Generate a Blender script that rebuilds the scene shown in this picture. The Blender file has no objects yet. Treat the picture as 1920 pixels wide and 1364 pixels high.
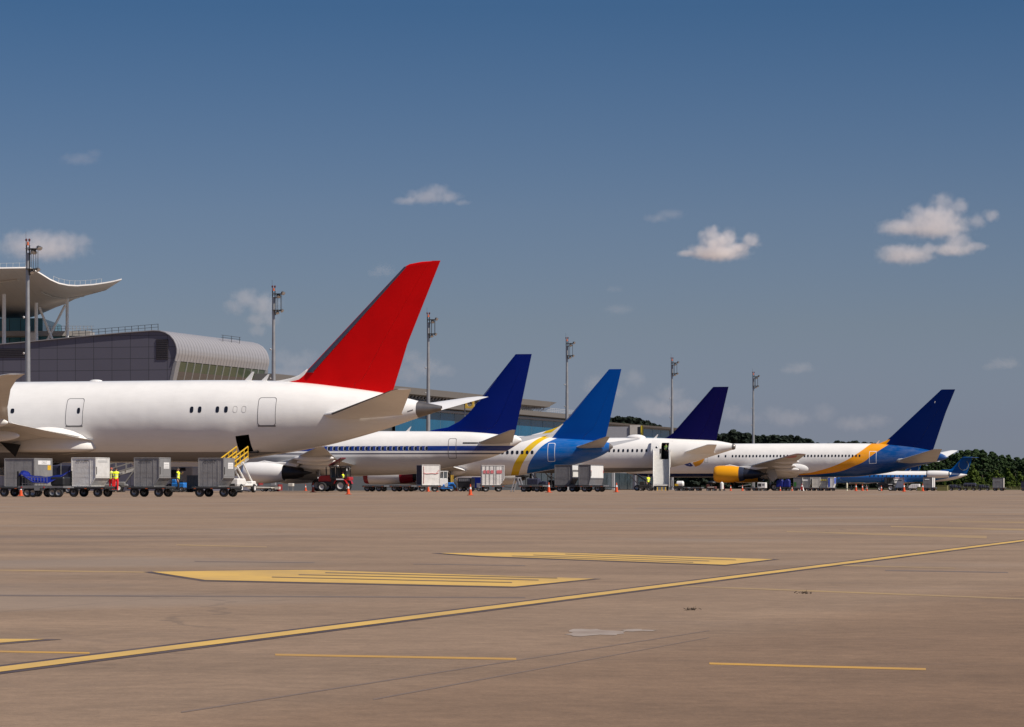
import bpy, bmesh, math, random
from mathutils import Vector, Matrix, noise as mnoise
R = math.radians
random.seed(7)
SC = bpy.context.scene
COL = SC.collection
# ------------------------------------------------------------------ camera, sky, sun, exposure
F = 6000.0          # focal length in pixels of the 1920 px wide frame
HZ = 914.5          # horizon row of that frame
CH = 0.55           # eye height
TH = math.atan(1660.0 / F)          # direction of the terminal front from the view axis
CT, ST = math.cos(TH), math.sin(TH)
cam = bpy.data.cameras.new("camera")
cam.sensor_width = 36.0
cam.lens = 36.0 * F / 1920.0
cam.shift_y = (HZ - 682.0) / 1920.0
cam.clip_start = 0.2
cam.clip_end = 60000.0
camo = bpy.data.objects.new("camera", cam)
COL.objects.link(camo)
camo.location = (0, 0, CH)
camo.rotation_euler = (R(90), 0, 0)
SC.camera = camo

SUN_EL = R(47)
_n = Vector((CT, -ST, 0))            # terminal front -> apron
_g = Vector((-ST, -CT, 0))           # side of the aircraft that faces the camera
_h = (_n * math.cos(R(14)) + _g * math.sin(R(14))).normalized()
SUN_DIR = Vector((_h.x * math.cos(SUN_EL), _h.y * math.cos(SUN_EL), math.sin(SUN_EL)))
sun = bpy.data.lights.new("sun", 'SUN')
sun.energy = 4.4
sun.angle = R(0.5)
sun.color = (1.0, 0.93, 0.84)
suno = bpy.data.objects.new("sun", sun)
COL.objects.link(suno)
suno.location = (60, -40, 80)
suno.rotation_euler = (-SUN_DIR).to_track_quat('-Z', 'Y').to_euler()

W = bpy.data.worlds.new("World")
SC.world = W
W.use_nodes = True
wn = W.node_tree
wn.nodes.clear()
sky = wn.nodes.new('ShaderNodeTexSky')
sky.sky_type = 'NISHITA'
sky.sun_disc = False
sky.sun_elevation = SUN_EL
sky.sun_rotation = math.atan2(SUN_DIR.x, SUN_DIR.y)
sky.altitude = 150
sky.air_density = 1.0
sky.dust_density = 0.6
sky.ozone_density = 2.0
# the clear, polarised air of the day: deeper blue a few degrees above the horizon
tc = wn.nodes.new('ShaderNodeTexCoord')
sp = wn.nodes.new('ShaderNodeSeparateXYZ')
wn.links.new(tc.outputs['Generated'], sp.inputs[0])
rp = wn.nodes.new('ShaderNodeValToRGB')
wn.links.new(sp.outputs['Z'], rp.inputs[0])
SKYRAMP = [(0.0, (0.2895, 0.3385, 0.5373)), (0.02, (0.2546, 0.2849, 0.4563)), (0.05, (0.2522, 0.2699, 0.3686)), (0.0857, (0.225, 0.2546, 0.3494)), (0.15, (0.1232, 0.2, 0.304)), (0.3, (0.22, 0.32, 0.46)), (0.6, (0.42, 0.47, 0.56))]
els = rp.color_ramp.elements
while len(els) < len(SKYRAMP): els.new(0.5)
for e, (p, c) in zip(els, SKYRAMP):
    e.position = p
    e.color = (*c, 1)
mx = wn.nodes.new('ShaderNodeMix')
mx.data_type = 'RGBA'
mx.blend_type = 'MULTIPLY'
mx.inputs[0].default_value = 1.0
wn.links.new(sky.outputs[0], mx.inputs[6])
wn.links.new(rp.outputs[0], mx.inputs[7])
bg = wn.nodes.new('ShaderNodeBackground')
bg.inputs[1].default_value = 0.12
wn.links.new(mx.outputs[2], bg.inputs[0])
wo = wn.nodes.new('ShaderNodeOutputWorld')
wn.links.new(bg.outputs[0], wo.inputs[0])

SC.view_settings.view_transform = 'Standard'
SC.view_settings.look = 'None'
SC.view_settings.exposure = 0.32
SC.view_settings.gamma = 1.0
SC.cycles.max_bounces = 6
SC.cycles.diffuse_bounces = 3
SC.cycles.glossy_bounces = 3
SC.cycles.transparent_max_bounces = 8
SC.cycles.volume_bounces = 8
SC.cycles.volume_max_steps = 64

# ------------------------------------------------------------------ helpers
def P(px, py, Y):
    """the point at depth Y metres seen at a pixel of the photograph"""
    return Vector(((px - 960.0) / F * Y, Y, CH + (HZ - py) / F * Y))

def gh(Y):
    """height of the apron: a low crown under the nearer stands"""
    def sm(a, b, v):
        t = min(max((v - a) / (b - a), 0), 1); return t * t * (3 - 2 * t)
    return .20 * sm(192, 224, Y) * (1 - sm(330, 470, Y))

def G(px, py, z=0.0):
    """the ground point seen at a pixel"""
    Y = F * (CH - z) / (py - HZ)
    return Vector(((px - 960.0) / F * Y, Y, z))

def lin(v):
    v /= 255.0
    return v / 12.92 if v <= 0.04045 else ((v + 0.055) / 1.055) ** 2.4

def S(r, g, b):
    return (lin(r), lin(g), lin(b))

MATS = {}
def mat(name, col, rough=0.5, metal=0.0, var=0.08, scale=3.0, bump=0.0, bscale=30.0, coat=0.0, spec=0.5, dirt=0.0, dirtc=(.08, .065, .05)):
    """a procedural paint / rubber / concrete material: two noises vary tone, dirt and relief"""
    if name in MATS: return MATS[name]
    m = bpy.data.materials.new(name)
    MATS[name] = m
    m.use_nodes = True
    nt = m.node_tree
    b = nt.nodes['Principled BSDF']
    b.inputs['Roughness'].default_value = rough
    b.inputs['Metallic'].default_value = metal
    b.inputs['Coat Weight'].default_value = coat
    b.inputs['Coat Roughness'].default_value = 0.08
    b.inputs['Specular IOR Level'].default_value = spec
    tcn = nt.nodes.new('ShaderNodeTexCoord')
    nz = nt.nodes.new('ShaderNodeTexNoise')
    nz.inputs['Scale'].default_value = scale
    nz.inputs['Detail'].default_value = 5
    nt.links.new(tcn.outputs['Object'], nz.inputs['Vector'])
    rm = nt.nodes.new('ShaderNodeMapRange')
    rm.inputs[1].default_value = 0.3; rm.inputs[2].default_value = 0.7
    rm.inputs[3].default_value = 1 - var; rm.inputs[4].default_value = 1 + var
    nt.links.new(nz.outputs[0], rm.inputs[0])
    vm = nt.nodes.new('ShaderNodeVectorMath'); vm.operation = 'SCALE'
    vm.inputs[0].default_value = col
    nt.links.new(rm.outputs[0], vm.inputs['Scale'])
    out = vm.outputs[0]
    if dirt > 0:
        n2 = nt.nodes.new('ShaderNodeTexNoise')
        n2.inputs['Scale'].default_value = scale * 0.37; n2.inputs['Detail'].default_value = 8; n2.inputs['Roughness'].default_value = .7
        nt.links.new(tcn.outputs['Object'], n2.inputs['Vector'])
        r2 = nt.nodes.new('ShaderNodeMapRange')
        r2.inputs[1].default_value = .5; r2.inputs[2].default_value = .75; r2.inputs[3].default_value = 0; r2.inputs[4].default_value = dirt
        nt.links.new(n2.outputs[0], r2.inputs[0])
        mxx = nt.nodes.new('ShaderNodeMix'); mxx.data_type = 'RGBA'
        nt.links.new(r2.outputs[0], mxx.inputs[0])
        nt.links.new(out, mxx.inputs[6]); mxx.inputs[7].default_value = (*dirtc, 1)
        out = mxx.outputs[2]
    nt.links.new(out, b.inputs['Base Color'])
    if bump > 0:
        nb = nt.nodes.new('ShaderNodeTexNoise'); nb.inputs['Scale'].default_value = bscale; nb.inputs['Detail'].default_value = 3
        nt.links.new(tcn.outputs['Object'], nb.inputs['Vector'])
        bp = nt.nodes.new('ShaderNodeBump'); bp.inputs['Strength'].default_value = bump; bp.inputs['Distance'].default_value = 0.05
        nt.links.new(nb.outputs[0], bp.inputs['Height']); nt.links.new(bp.outputs[0], b.inputs['Normal'])
    return m

class NX:
    """tiny node-expression helper for painted patterns that live on the surface (object coordinates)"""
    def __init__(s, m):
        s.m = m; s.nt = m.node_tree; s.b = s.nt.nodes['Principled BSDF']
        t = s.nt.nodes.new('ShaderNodeTexCoord'); s.tc = t
        q = s.nt.nodes.new('ShaderNodeSeparateXYZ'); s.nt.links.new(t.outputs['Object'], q.inputs[0])
        s.x, s.y, s.z = q.outputs
    def _set(s, sock, v):
        if isinstance(v, (int, float)): sock.default_value = v
        else: s.nt.links.new(v, sock)
    def op(s, o, a, b=0.0, clamp=False):
        n = s.nt.nodes.new('ShaderNodeMath'); n.operation = o; n.use_clamp = clamp
        s._set(n.inputs[0], a); s._set(n.inputs[1], b)
        return n.outputs[0]
    def gt(s, a, b, soft=0.02):
        d = s.op('SUBTRACT', a, b)
        return s.op('ADD', s.op('DIVIDE', d, soft), 0.5, True)
    def AND(s, a, b): return s.op('MULTIPLY', a, b)
    def noise(s, scale, detail=4, vec=None, rough=.5):
        n = s.nt.nodes.new('ShaderNodeTexNoise'); n.inputs['Scale'].default_value = scale; n.inputs['Detail'].default_value = detail
        n.inputs['Roughness'].default_value = rough
        s.nt.links.new(vec or s.tc.outputs['Object'], n.inputs['Vector']); return n.outputs[0]
    def curve(s, v, pts):
        """piecewise-smooth function through pts [(in, out)]"""
        a0, a1 = min(p[0] for p in pts), max(p[0] for p in pts)
        b0, b1 = min(p[1] for p in pts), max(p[1] for p in pts)
        t = s.op('DIVIDE', s.op('SUBTRACT', v, a0), a1 - a0)
        n = s.nt.nodes.new('ShaderNodeFloatCurve')
        c = n.mapping.curves[0]
        q = sorted(((p[0] - a0) / (a1 - a0), (p[1] - b0) / (b1 - b0)) for p in pts)
        c.points[0].location = q[0]; c.points[-1].location = q[-1]
        for w in q[1:-1]: c.points.new(*w)
        n.mapping.extend = 'EXTRAPOLATED'
        n.mapping.update()
        s._set(n.inputs['Value'], t)
        return s.op('ADD', s.op('MULTIPLY', n.outputs[0], b1 - b0), b0)
    def mix(s, f, a, b):
        n = s.nt.nodes.new('ShaderNodeMix'); n.data_type = 'RGBA'
        s._set(n.inputs[0], f)
        for k, v in ((6, a), (7, b)):
            if isinstance(v, tuple): n.inputs[k].default_value = (*v, 1)
            else: s.nt.links.new(v, n.inputs[k])
        return n.outputs[2]
    def out(s, c): s.nt.links.new(c, s.b.inputs['Base Color'])
    def bump(s, h, strength, dist):
        bp = s.nt.nodes.new('ShaderNodeBump'); bp.inputs['Strength'].default_value = strength; bp.inputs['Distance'].default_value = dist
        s.nt.links.new(h, bp.inputs['Height']); s.nt.links.new(bp.outputs[0], s.b.inputs['Normal'])

def newmat(name, rough=.4, metal=0, coat=0.0, spec=.3):
    m = bpy.data.materials.new(name); MATS[name] = m; m.use_nodes = True
    b = m.node_tree.nodes['Principled BSDF']
    b.inputs['Roughness'].default_value = rough; b.inputs['Metallic'].default_value = metal
    b.inputs['Coat Weight'].default_value = coat; b.inputs['Coat Roughness'].default_value = .06
    b.inputs['Specular IOR Level'].default_value = spec
    return m

class MB:
    """collects shapes and links them as ONE mesh object"""
    def __init__(s): s.v = []; s.f = []; s.mi = []; s.k = 0
    def m(s, k): s.k = k; return s
    def add(s, vs, fs):
        o = len(s.v); s.v += [tuple(v) for v in vs]
        s.f += [tuple(i + o for i in f) for f in fs]; s.mi += [s.k] * len(fs); return s
    def box(s, cx, cy, cz, sx, sy, sz, M=None):
        vs = [Vector((x * sx / 2, y * sy / 2, z * sz / 2)) for x in (-1, 1) for y in (-1, 1) for z in (-1, 1)]
        if M: vs = [M @ v for v in vs]
        vs = [v + Vector((cx, cy, cz)) for v in vs]
        return s.add(vs, [(0, 1, 3, 2), (4, 6, 7, 5), (0, 4, 5, 1), (2, 3, 7, 6), (0, 2, 6, 4), (1, 5, 7, 3)])
    def b2(s, x0, x1, y0, y1, z0, z1): return s.box((x0 + x1) / 2, (y0 + y1) / 2, (z0 + z1) / 2, x1 - x0, y1 - y0, z1 - z0)
    def tube(s, a, b, r, r2=None, n=10, cap=True):
        a = Vector(a); b = Vector(b); r2 = r if r2 is None else r2
        q = (b - a).to_track_quat('Z', 'Y')
        vs = []
        for (c, rr) in ((a, r), (b, r2)):
            for i in range(n):
                t = 2 * math.pi * i / n
                vs.append(c + q @ Vector((rr * math.cos(t), rr * math.sin(t), 0)))
        fs = [(i, (i + 1) % n, n + (i + 1) % n, n + i) for i in range(n)]
        if cap: fs += [tuple(range(n - 1, -1, -1)), tuple(range(n, 2 * n))]
        return s.add(vs, fs)
    def path(s, pts, r, n=8):
        for a, b in zip(pts[:-1], pts[1:]): s.tube(a, b, r, n=n)
        return s
    def bar(s, a, b, w, h):
        """square bar between two points"""
        a = Vector(a); b = Vector(b); d = b - a
        q = d.to_track_quat('X', 'Z')
        M = q.to_matrix()
        c = (a + b) / 2
        return s.box(c.x, c.y, c.z, d.length, w, h, M)
    def rings(s, rs, close=True, cap=True):
        n = len(rs[0]); vs = [p for r in rs for p in r]; fs = []
        m = n if close else n - 1
        for k in range(len(rs) - 1):
            for i in range(m):
                j = (i + 1) % n
                fs.append((k * n + i, k * n + j, (k + 1) * n + j, (k + 1) * n + i))
        if cap and close: fs += [tuple(range(n - 1, -1, -1)), tuple((len(rs) - 1) * n + i for i in range(n))]
        return s.add(vs, fs)
    def lathe(s, o, axis, prof, n=24, cap=False):
        """prof [(along, radius)] turned about an axis"""
        o = Vector(o); q = Vector(axis).to_track_quat('Z', 'Y'); rs = []
        for (t, r) in prof:
            rs.append([o + q @ Vector((r * math.cos(2 * math.pi * i / n), r * math.sin(2 * math.pi * i / n), t)) for i in range(n)])
        return s.rings(rs, True, cap)
    def prism(s, poly, a, b):
        """poly: list of Vector; extruded by vector from offset a to offset b"""
        a = Vector(a); b = Vector(b); n = len(poly)
        vs = [Vector(p) + a for p in poly] + [Vector(p) + b for p in poly]
        return s.add(vs, [tuple(range(n - 1, -1, -1)), tuple(range(n, 2 * n))] + [(i, (i + 1) % n, n + (i + 1) % n, n + i) for i in range(n)])
    def grid(s, g):
        h = len(g); w = len(g[0])
        return s.add([p for r in g for p in r], [(j * w + i, j * w + i + 1, (j + 1) * w + i + 1, (j + 1) * w + i) for j in range(h - 1) for i in range(w - 1)])
    def ell(s, c, rx, ry, rz, nu=16, nv=10):
        rs = []
        for j in range(nv + 1):
            ph = math.pi * (j / nv) - math.pi / 2; cr = max(math.cos(ph), 1e-3)
            rs.append([(c[0] + rx * cr * math.cos(2 * math.pi * i / nu), c[1] + ry * cr * math.sin(2 * math.pi * i / nu), c[2] + rz * math.sin(ph)) for i in range(nu)])
        return s.rings(rs)
    def build(s, name, mats, parent=None, smooth=True, bevel=0.0, angle=35):
        me = bpy.data.meshes.new(name)
        me.from_pydata(s.v, [], s.f); 
        if not isinstance(mats, (list, tuple)): mats = [mats]
        for m in mats: me.materials.append(m)
        if len(mats) > 1: me.polygons.foreach_set('material_index', s.mi)
        bm = bmesh.new(); bm.from_mesh(me)
        bmesh.ops.recalc_face_normals(bm, faces=bm.faces)
        if bevel > 0:
            es = [e for e in bm.edges if len(e.link_faces) == 2 and e.calc_face_angle(0) > R(40)]
            bmesh.ops.bevel(bm, geom=es, offset=bevel, segments=1, affect='EDGES', clamp_overlap=True)
        if smooth:
            for f in bm.faces: f.smooth = True
            for e in bm.edges:
                if len(e.link_faces) == 2 and e.calc_face_angle(0) > R(angle): e.smooth = False
        bm.to_mesh(me); bm.free()
        o = bpy.data.objects.new(name, me); COL.objects.link(o)
        if parent is not None: o.parent = parent
        return o

def tag(o, label=None, cat=None, group=None, kind=None):
    if label: o['label'] = label
    if cat: o['category'] = cat
    if group: o['group'] = group
    if kind: o['kind'] = kind
    return o

def thing(name, label, cat, loc=(0, 0, 0), rz=0.0, group=None):
    o = bpy.data.objects.new(name, None); COL.objects.link(o)
    o.empty_display_size = 0.3
    o.location = loc; o.rotation_euler = (0, 0, rz)
    return tag(o, label, cat, group)

def dup(root, loc, rz=None, label=None, group=None, scale=None):
    r = root.copy(); COL.objects.link(r); r.location = loc
    if rz is not None: r.rotation_euler = (0, 0, rz)
    if scale is not None: r.scale = scale if isinstance(scale, (tuple, list)) else (scale,) * 3
    if label: r['label'] = label
    if group: r['group'] = group
    for ch in list(root.children):
        c = ch.copy(); COL.objects.link(c); c.parent = r
        for g in list(ch.children):
            d = g.copy(); COL.objects.link(d); d.parent = c
    return r

YAW = -TH     # things squared up with the stands
# ------------------------------------------------------------------ materials shared by many things
RUBBER = mat('tyre_rubber', (.018, .017, .017), .85, var=.2, scale=8)
STEEL = mat('galvanised_steel', S(150, 148, 146), .5, .6, var=.12, scale=5)
DARKST = mat('dark_frame_steel', (.035, .034, .034), .6, .2, var=.25, scale=4, dirt=.4)
ALU = mat('worn_aluminium_sheet', (.27, .263, .255), .45, .35, var=.12, scale=2.2, bump=.35, bscale=2.2, dirt=.4, dirtc=(.12, .11, .10))
ALUD = mat('dull_aluminium_sheet', (.20, .198, .20), .55, .25, var=.12, scale=2.2, bump=.4, bscale=3.1, dirt=.5, dirtc=(.09, .085, .085))
WHITEP = mat('white_enamel', (.72, .70, .66), .4, var=.06, scale=3, dirt=.25, dirtc=(.35, .31, .26))
BLACKP = mat('black_plastic', (.012, .012, .013), .5, var=.2)
REDP = mat('red_enamel', (.38, .012, .014), .35, var=.12, scale=4, coat=.3)
YELP = mat('yellow_enamel', (.68, .40, .012), .4, var=.1, scale=4)
BLUEP = mat('blue_enamel', (.015, .16, .50), .4, var=.12, scale=4, dirt=.2)
ORANGE = mat('orange_cone_plastic', (.64, .080, .012), .5, var=.08)
CONEW = mat('white_cone_band', (.78, .75, .72), .35, var=.05)
GLASSD = mat('dark_glass', (.010, .011, .014), .08, var=.1, spec=.6)
CHROME = mat('polished_lip', (.62, .62, .62), .25, .9, var=.05)
# ------------------------------------------------------------------ ground, markings, clouds
def build_ground():
    m = newmat('apron_concrete', .82)
    x = NX(m)
    geo = x.nt.nodes.new('ShaderNodeNewGeometry')
    mp = x.nt.nodes.new('ShaderNodeMapping'); mp.inputs['Rotation'].default_value = (0, 0, TH)
    x.nt.links.new(geo.outputs['Position'], mp.inputs['Vector'])
    v = mp.outputs[0]
    q = x.nt.nodes.new('ShaderNodeSeparateXYZ'); x.nt.links.new(v, q.inputs[0])
    big = x.noise(.05, 6, v, .6)
    med = x.noise(.6, 6, v, .65)
    fine = x.noise(9.0, 5, v, .7)
    grain = x.noise(60.0, 2, v, .6)
    st = x.nt.nodes.new('ShaderNodeMapping'); st.inputs['Scale'].default_value = (.045, .9, 1); x.nt.links.new(v, st.inputs['Vector'])
    streak = x.noise(1.0, 5, st.outputs[0], .6)
    c = x.mix(x.op('MULTIPLY_ADD', x.op('SUBTRACT', big, .5), 2.2, False), (.205, .150, .116), (.235, .172, .128))
    n = c.node if hasattr(c, 'node') else None
    def tone(c, s, lo, hi, a, b):
        r = x.nt.nodes.new('ShaderNodeMapRange'); r.inputs[1].default_value = lo; r.inputs[2].default_value = hi; r.inputs[3].default_value = a; r.inputs[4].default_value = b
        x.nt.links.new(s, r.inputs[0])
        vm = x.nt.nodes.new('ShaderNodeVectorMath'); vm.operation = 'SCALE'
        x.nt.links.new(c, vm.inputs[0]); x.nt.links.new(r.outputs[0], vm.inputs['Scale']); return vm.outputs[0]
    bigf = x.op('ADD', x.op('MULTIPLY', x.op('SUBTRACT', big, .5), 2.6), .5, True)
    c = x.mix(bigf, (.209, .138, .088), (.258, .177, .112))
    c = tone(c, med, .32, .68, .86, 1.13)
    c = tone(c, streak, .32, .68, .90, 1.09)
    c = tone(c, fine, .3, .7, .84, 1.16)
    c = tone(c, grain, .3, .7, .90, 1.10)
    # old oil and tyre stains with their own shapes
    s1 = x.noise(.11, 7, v, .72)
    stain = x.gt(s1, .60, .16)
    c = x.mix(x.op('MULTIPLY', stain, .60), c, (.115, .090, .076))
    # greyer cement repairs
    s2 = x.noise(.17, 3, v, .4)
    c = x.mix(x.op('MULTIPLY', x.gt(s2, .60, .08), .45), c, (.250, .195, .150))
    # browner, darker paving on the near side of the foreground joint, deepening further right
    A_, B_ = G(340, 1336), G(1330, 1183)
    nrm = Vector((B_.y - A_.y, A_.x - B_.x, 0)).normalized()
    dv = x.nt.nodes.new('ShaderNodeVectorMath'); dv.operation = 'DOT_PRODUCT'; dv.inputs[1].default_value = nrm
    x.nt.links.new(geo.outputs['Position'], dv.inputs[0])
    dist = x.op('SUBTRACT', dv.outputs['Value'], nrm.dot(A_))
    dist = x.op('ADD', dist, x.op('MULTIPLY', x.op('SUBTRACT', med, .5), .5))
    near1 = x.gt(dist, .1, .5); near2 = x.gt(dist, 1.3, 2.2)
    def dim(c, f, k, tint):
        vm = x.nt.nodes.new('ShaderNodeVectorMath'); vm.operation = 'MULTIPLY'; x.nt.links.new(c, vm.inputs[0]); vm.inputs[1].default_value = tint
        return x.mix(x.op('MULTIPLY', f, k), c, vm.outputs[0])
    c = dim(c, near1, 1.0, (.90, .86, .82)); c = dim(c, near2, 1.0, (.74, .69, .64))
    # slab joints every 7.5 m along and across the stands, filled with dark sealant
    def joint(comp, off, w):
        a = x.op('ADD', comp, off); a = x.op('DIVIDE', a, 7.5)
        fr = x.op('ABSOLUTE', x.op('SUBTRACT', x.op('FRACT', a), .5))
        return x.gt(w / 7.5, fr, .002)
    jy = joint(q.outputs[1], 1.3, .0036)
    jx = joint(q.outputs[0], 2.2, .0036)
    j = x.op('MAXIMUM', jy, jx)
    c = x.mix(x.op('MULTIPLY', j, .55), c, (.06, .05, .045))
    # hairline cracks
    vo = x.nt.nodes.new('ShaderNodeTexVoronoi'); vo.feature = 'DISTANCE_TO_EDGE'; vo.inputs['Scale'].default_value = .16
    wv = x.nt.nodes.new('ShaderNodeVectorMath'); wv.operation = 'ADD'
    nn = x.nt.nodes.new('ShaderNodeTexNoise'); nn.inputs['Scale'].default_value = .8; nn.inputs['Detail'].default_value = 4
    x.nt.links.new(v, nn.inputs['Vector'])
    x.nt.links.new(v, wv.inputs[0]); x.nt.links.new(nn.outputs[1], wv.inputs[1]); x.nt.links.new(wv.outputs[0], vo.inputs['Vector'])
    cr = x.AND(x.gt(.0035, vo.outputs[0], .002), x.gt(x.noise(.2, 2, v), .53, .1))
    c = x.mix(x.op('MULTIPLY', cr, .3), c, (.07, .055, .045))
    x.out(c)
    x.bump(x.op('ADD', fine, x.op('MULTIPLY', grain, .5)), .25, .01)
    b = MB()
    # denser strips near the eye, reaching past the horizon
    xs = [-40000, -6000, -800, -200, -60, 0, 60, 200, 800, 6000, 40000]
    ys = [-2000, -50, 0, 5, 10, 20, 40, 80, 160] + [192 + 2.5 * k for k in range(15)] + [260, 300, 330] + [335 + 9 * k for k in range(16)] + [640, 1300, 3000, 9000, 40000]
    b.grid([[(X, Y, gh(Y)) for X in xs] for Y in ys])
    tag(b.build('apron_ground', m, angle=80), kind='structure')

def marking(name, quads, col, wear, z=0.0012, scale=.9):
    m = MATS.get('road_paint_%s' % name)
    if m is None:
        m = newmat('road_paint_%s' % name, .7)
        x = NX(m)
        a = x.noise(scale, 7, None, .75); b_ = x.noise(14, 4)
        f = x.op('ADD', x.op('MULTIPLY', x.op('SUBTRACT', a, .5), 1.6), wear, True)
        f = x.op('ADD', f, x.op('MULTIPLY', x.op('SUBTRACT', b_, .5), .25), True)
        x.out(x.mix(f, col, (.19, .135, .10)))
    b = MB()
    for qd in quads:
        b.add([(p.x, p.y, z) for p in qd], [tuple(range(len(qd)))])
    return tag(b.build(name, m, smooth=False), kind='structure')

def build_markings():
    YEL = (.58, .36, .09)
    DRK = (.062, .045, .047)
    def strip(x0, y0, x1, y1, h0, h1):
        return [G(x0, y0 - h0 / 2), G(x1, y1 - h1 / 2), G(x1, y1 + h1 / 2), G(x0, y0 + h0 / 2)]
    # main taxi line: the edges meet at the vanishing point of the stands
    def line_y(x): return 1256.5 + (1014 - 1256.5) * x / 1920.0
    def th(x, a, b): return a + (b - a) * x / 1920.0
    q1, q2 = [], []
    X0, X1 = -600, 2350
    xs = [X0 + (X1 - X0) * i / 12 for i in range(13)]
    for a, b in zip(xs[:-1], xs[1:]):
        q1.append(strip(a, line_y(a), b, line_y(b), th(a, 17, 5.6), th(b, 17, 5.6)))
        q2.append(strip(a, line_y(a), b, line_y(b), th(a, 9.3, 2.9), th(b, 9.3, 2.9)))
    marking('taxi_line_border', q1, DRK, .12, .0012)
    marking('taxi_line', q2, YEL, .16, .0024)
    g = lambda pts: [G(*p) for p in pts]
    p1 = [(285, 1073), (400, 1071), (580, 1069.5), (1115, 1086), (965, 1101), (385, 1088.5)]
    marking('stand_marking_border', [g([(268, 1073), (400, 1070), (580, 1068.6), (1128, 1086), (965, 1103), (380, 1090.5)]),
        g([(808, 1038), (1020, 1035.2), (1462, 1049.5), (1360, 1061.5), (895, 1044.6)]),
        g([(-300, 1196), (118, 1199.5), (-300, 1234)])], DRK, .16, .0012)
    marking('stand_marking', [g(p1), g([(825, 1038), (1020, 1036), (1450, 1049.5), (1360, 1060), (900, 1043.2)]),
        g([(-300, 1197.5), (85, 1199.8), (-300, 1231)])], YEL, .15, .0024)
    bars = []
    for (a, b, c, d) in ((510, 1083.3, 960, 1093.5), (560, 1078.8, 1010, 1089.0), (610, 1075.0, 1045, 1085.2)):
        bars.append(strip(a, b, c, d, 1.5, 1.5))
    for (a, b, c, d) in ((1000, 1041.6, 1330, 1053.0), (1060, 1040.0, 1380, 1051.0), (960, 1043.4, 1300, 1055.6)):
        bars.append(strip(a, b, c, d, 1.0, 1.0))
    marking('stand_marking_gaps', bars, (.17, .11, .05), .45, .0036)
    marking('lane_line', [strip(516, 1228.3, 742, 1232.2, 3.6, 3.6), strip(742, 1232.2, 968, 1236.2, 3.6, 3.8),
        strip(1330, 1244.6, 1530, 1250.4, 3.6, 3.7), strip(1530, 1250.4, 1736, 1255.4, 3.7, 3.8), strip(-300, 1217, 168, 1225, 4, 3.0)], (.52, .28, .045), .22, .0007)
    marking('faded_lane_line', [strip(1475, 997, 1850, 1007.5, 2.0, 5.0), strip(1670, 987.5, 2300, 1003, 2.0, 5.0),
        strip(-200, 1067, 278, 1073.4, 3, 2.0), strip(1240, 1098, 2200, 1134, 2.2, 2.6), strip(1555, 1060, 1790, 1066, 1.8, 1.8),
        strip(330, 1022, 500, 1026, 2, 2), strip(1780, 978, 2000, 981, 1.6, 1.6)], (.42, .27, .10), .50, .0007)
    marking('joint_sealant', [strip(-200, 1116, 985, 1121, 2.6, 1.6), strip(365, 1053, 590, 1055.5, 1.6, 1.4), strip(775, 1058, 985, 1061, 1.4, 1.4),
        strip(1660, 1070, 1890, 1074, 2, 1.6), strip(1190, 953.3, 1500, 954.2, .9, .9)], (.125, .098, .085), .50, .0007)
    marking('tyre_marks', [strip(340, 1336, 1330, 1183, 2.5, 1.2), strip(700, 1312, 1330, 1196, 2.4, 1.0)], (.155, .110, .085), .36, .0007)
    # rough-edged spill of light cement
    random.seed(3)
    def blob(cx, cy, rx, ry, n=26):
        out = []
        for i in range(n):
            t = 2 * math.pi * i / n
            k = 1 + .35 * math.sin(3 * t + 1) * random.random() + random.uniform(-.18, .18)
            out.append(G(cx + rx * k * math.cos(t), cy + ry * k * math.sin(t)))
        return out
    marking('cement_spill', [blob(1112, 1187, 52, 6.5), blob(1192, 1182.6, 30, 2.2)], (.44, .37, .31), .60, .0012, 2.4)

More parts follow.
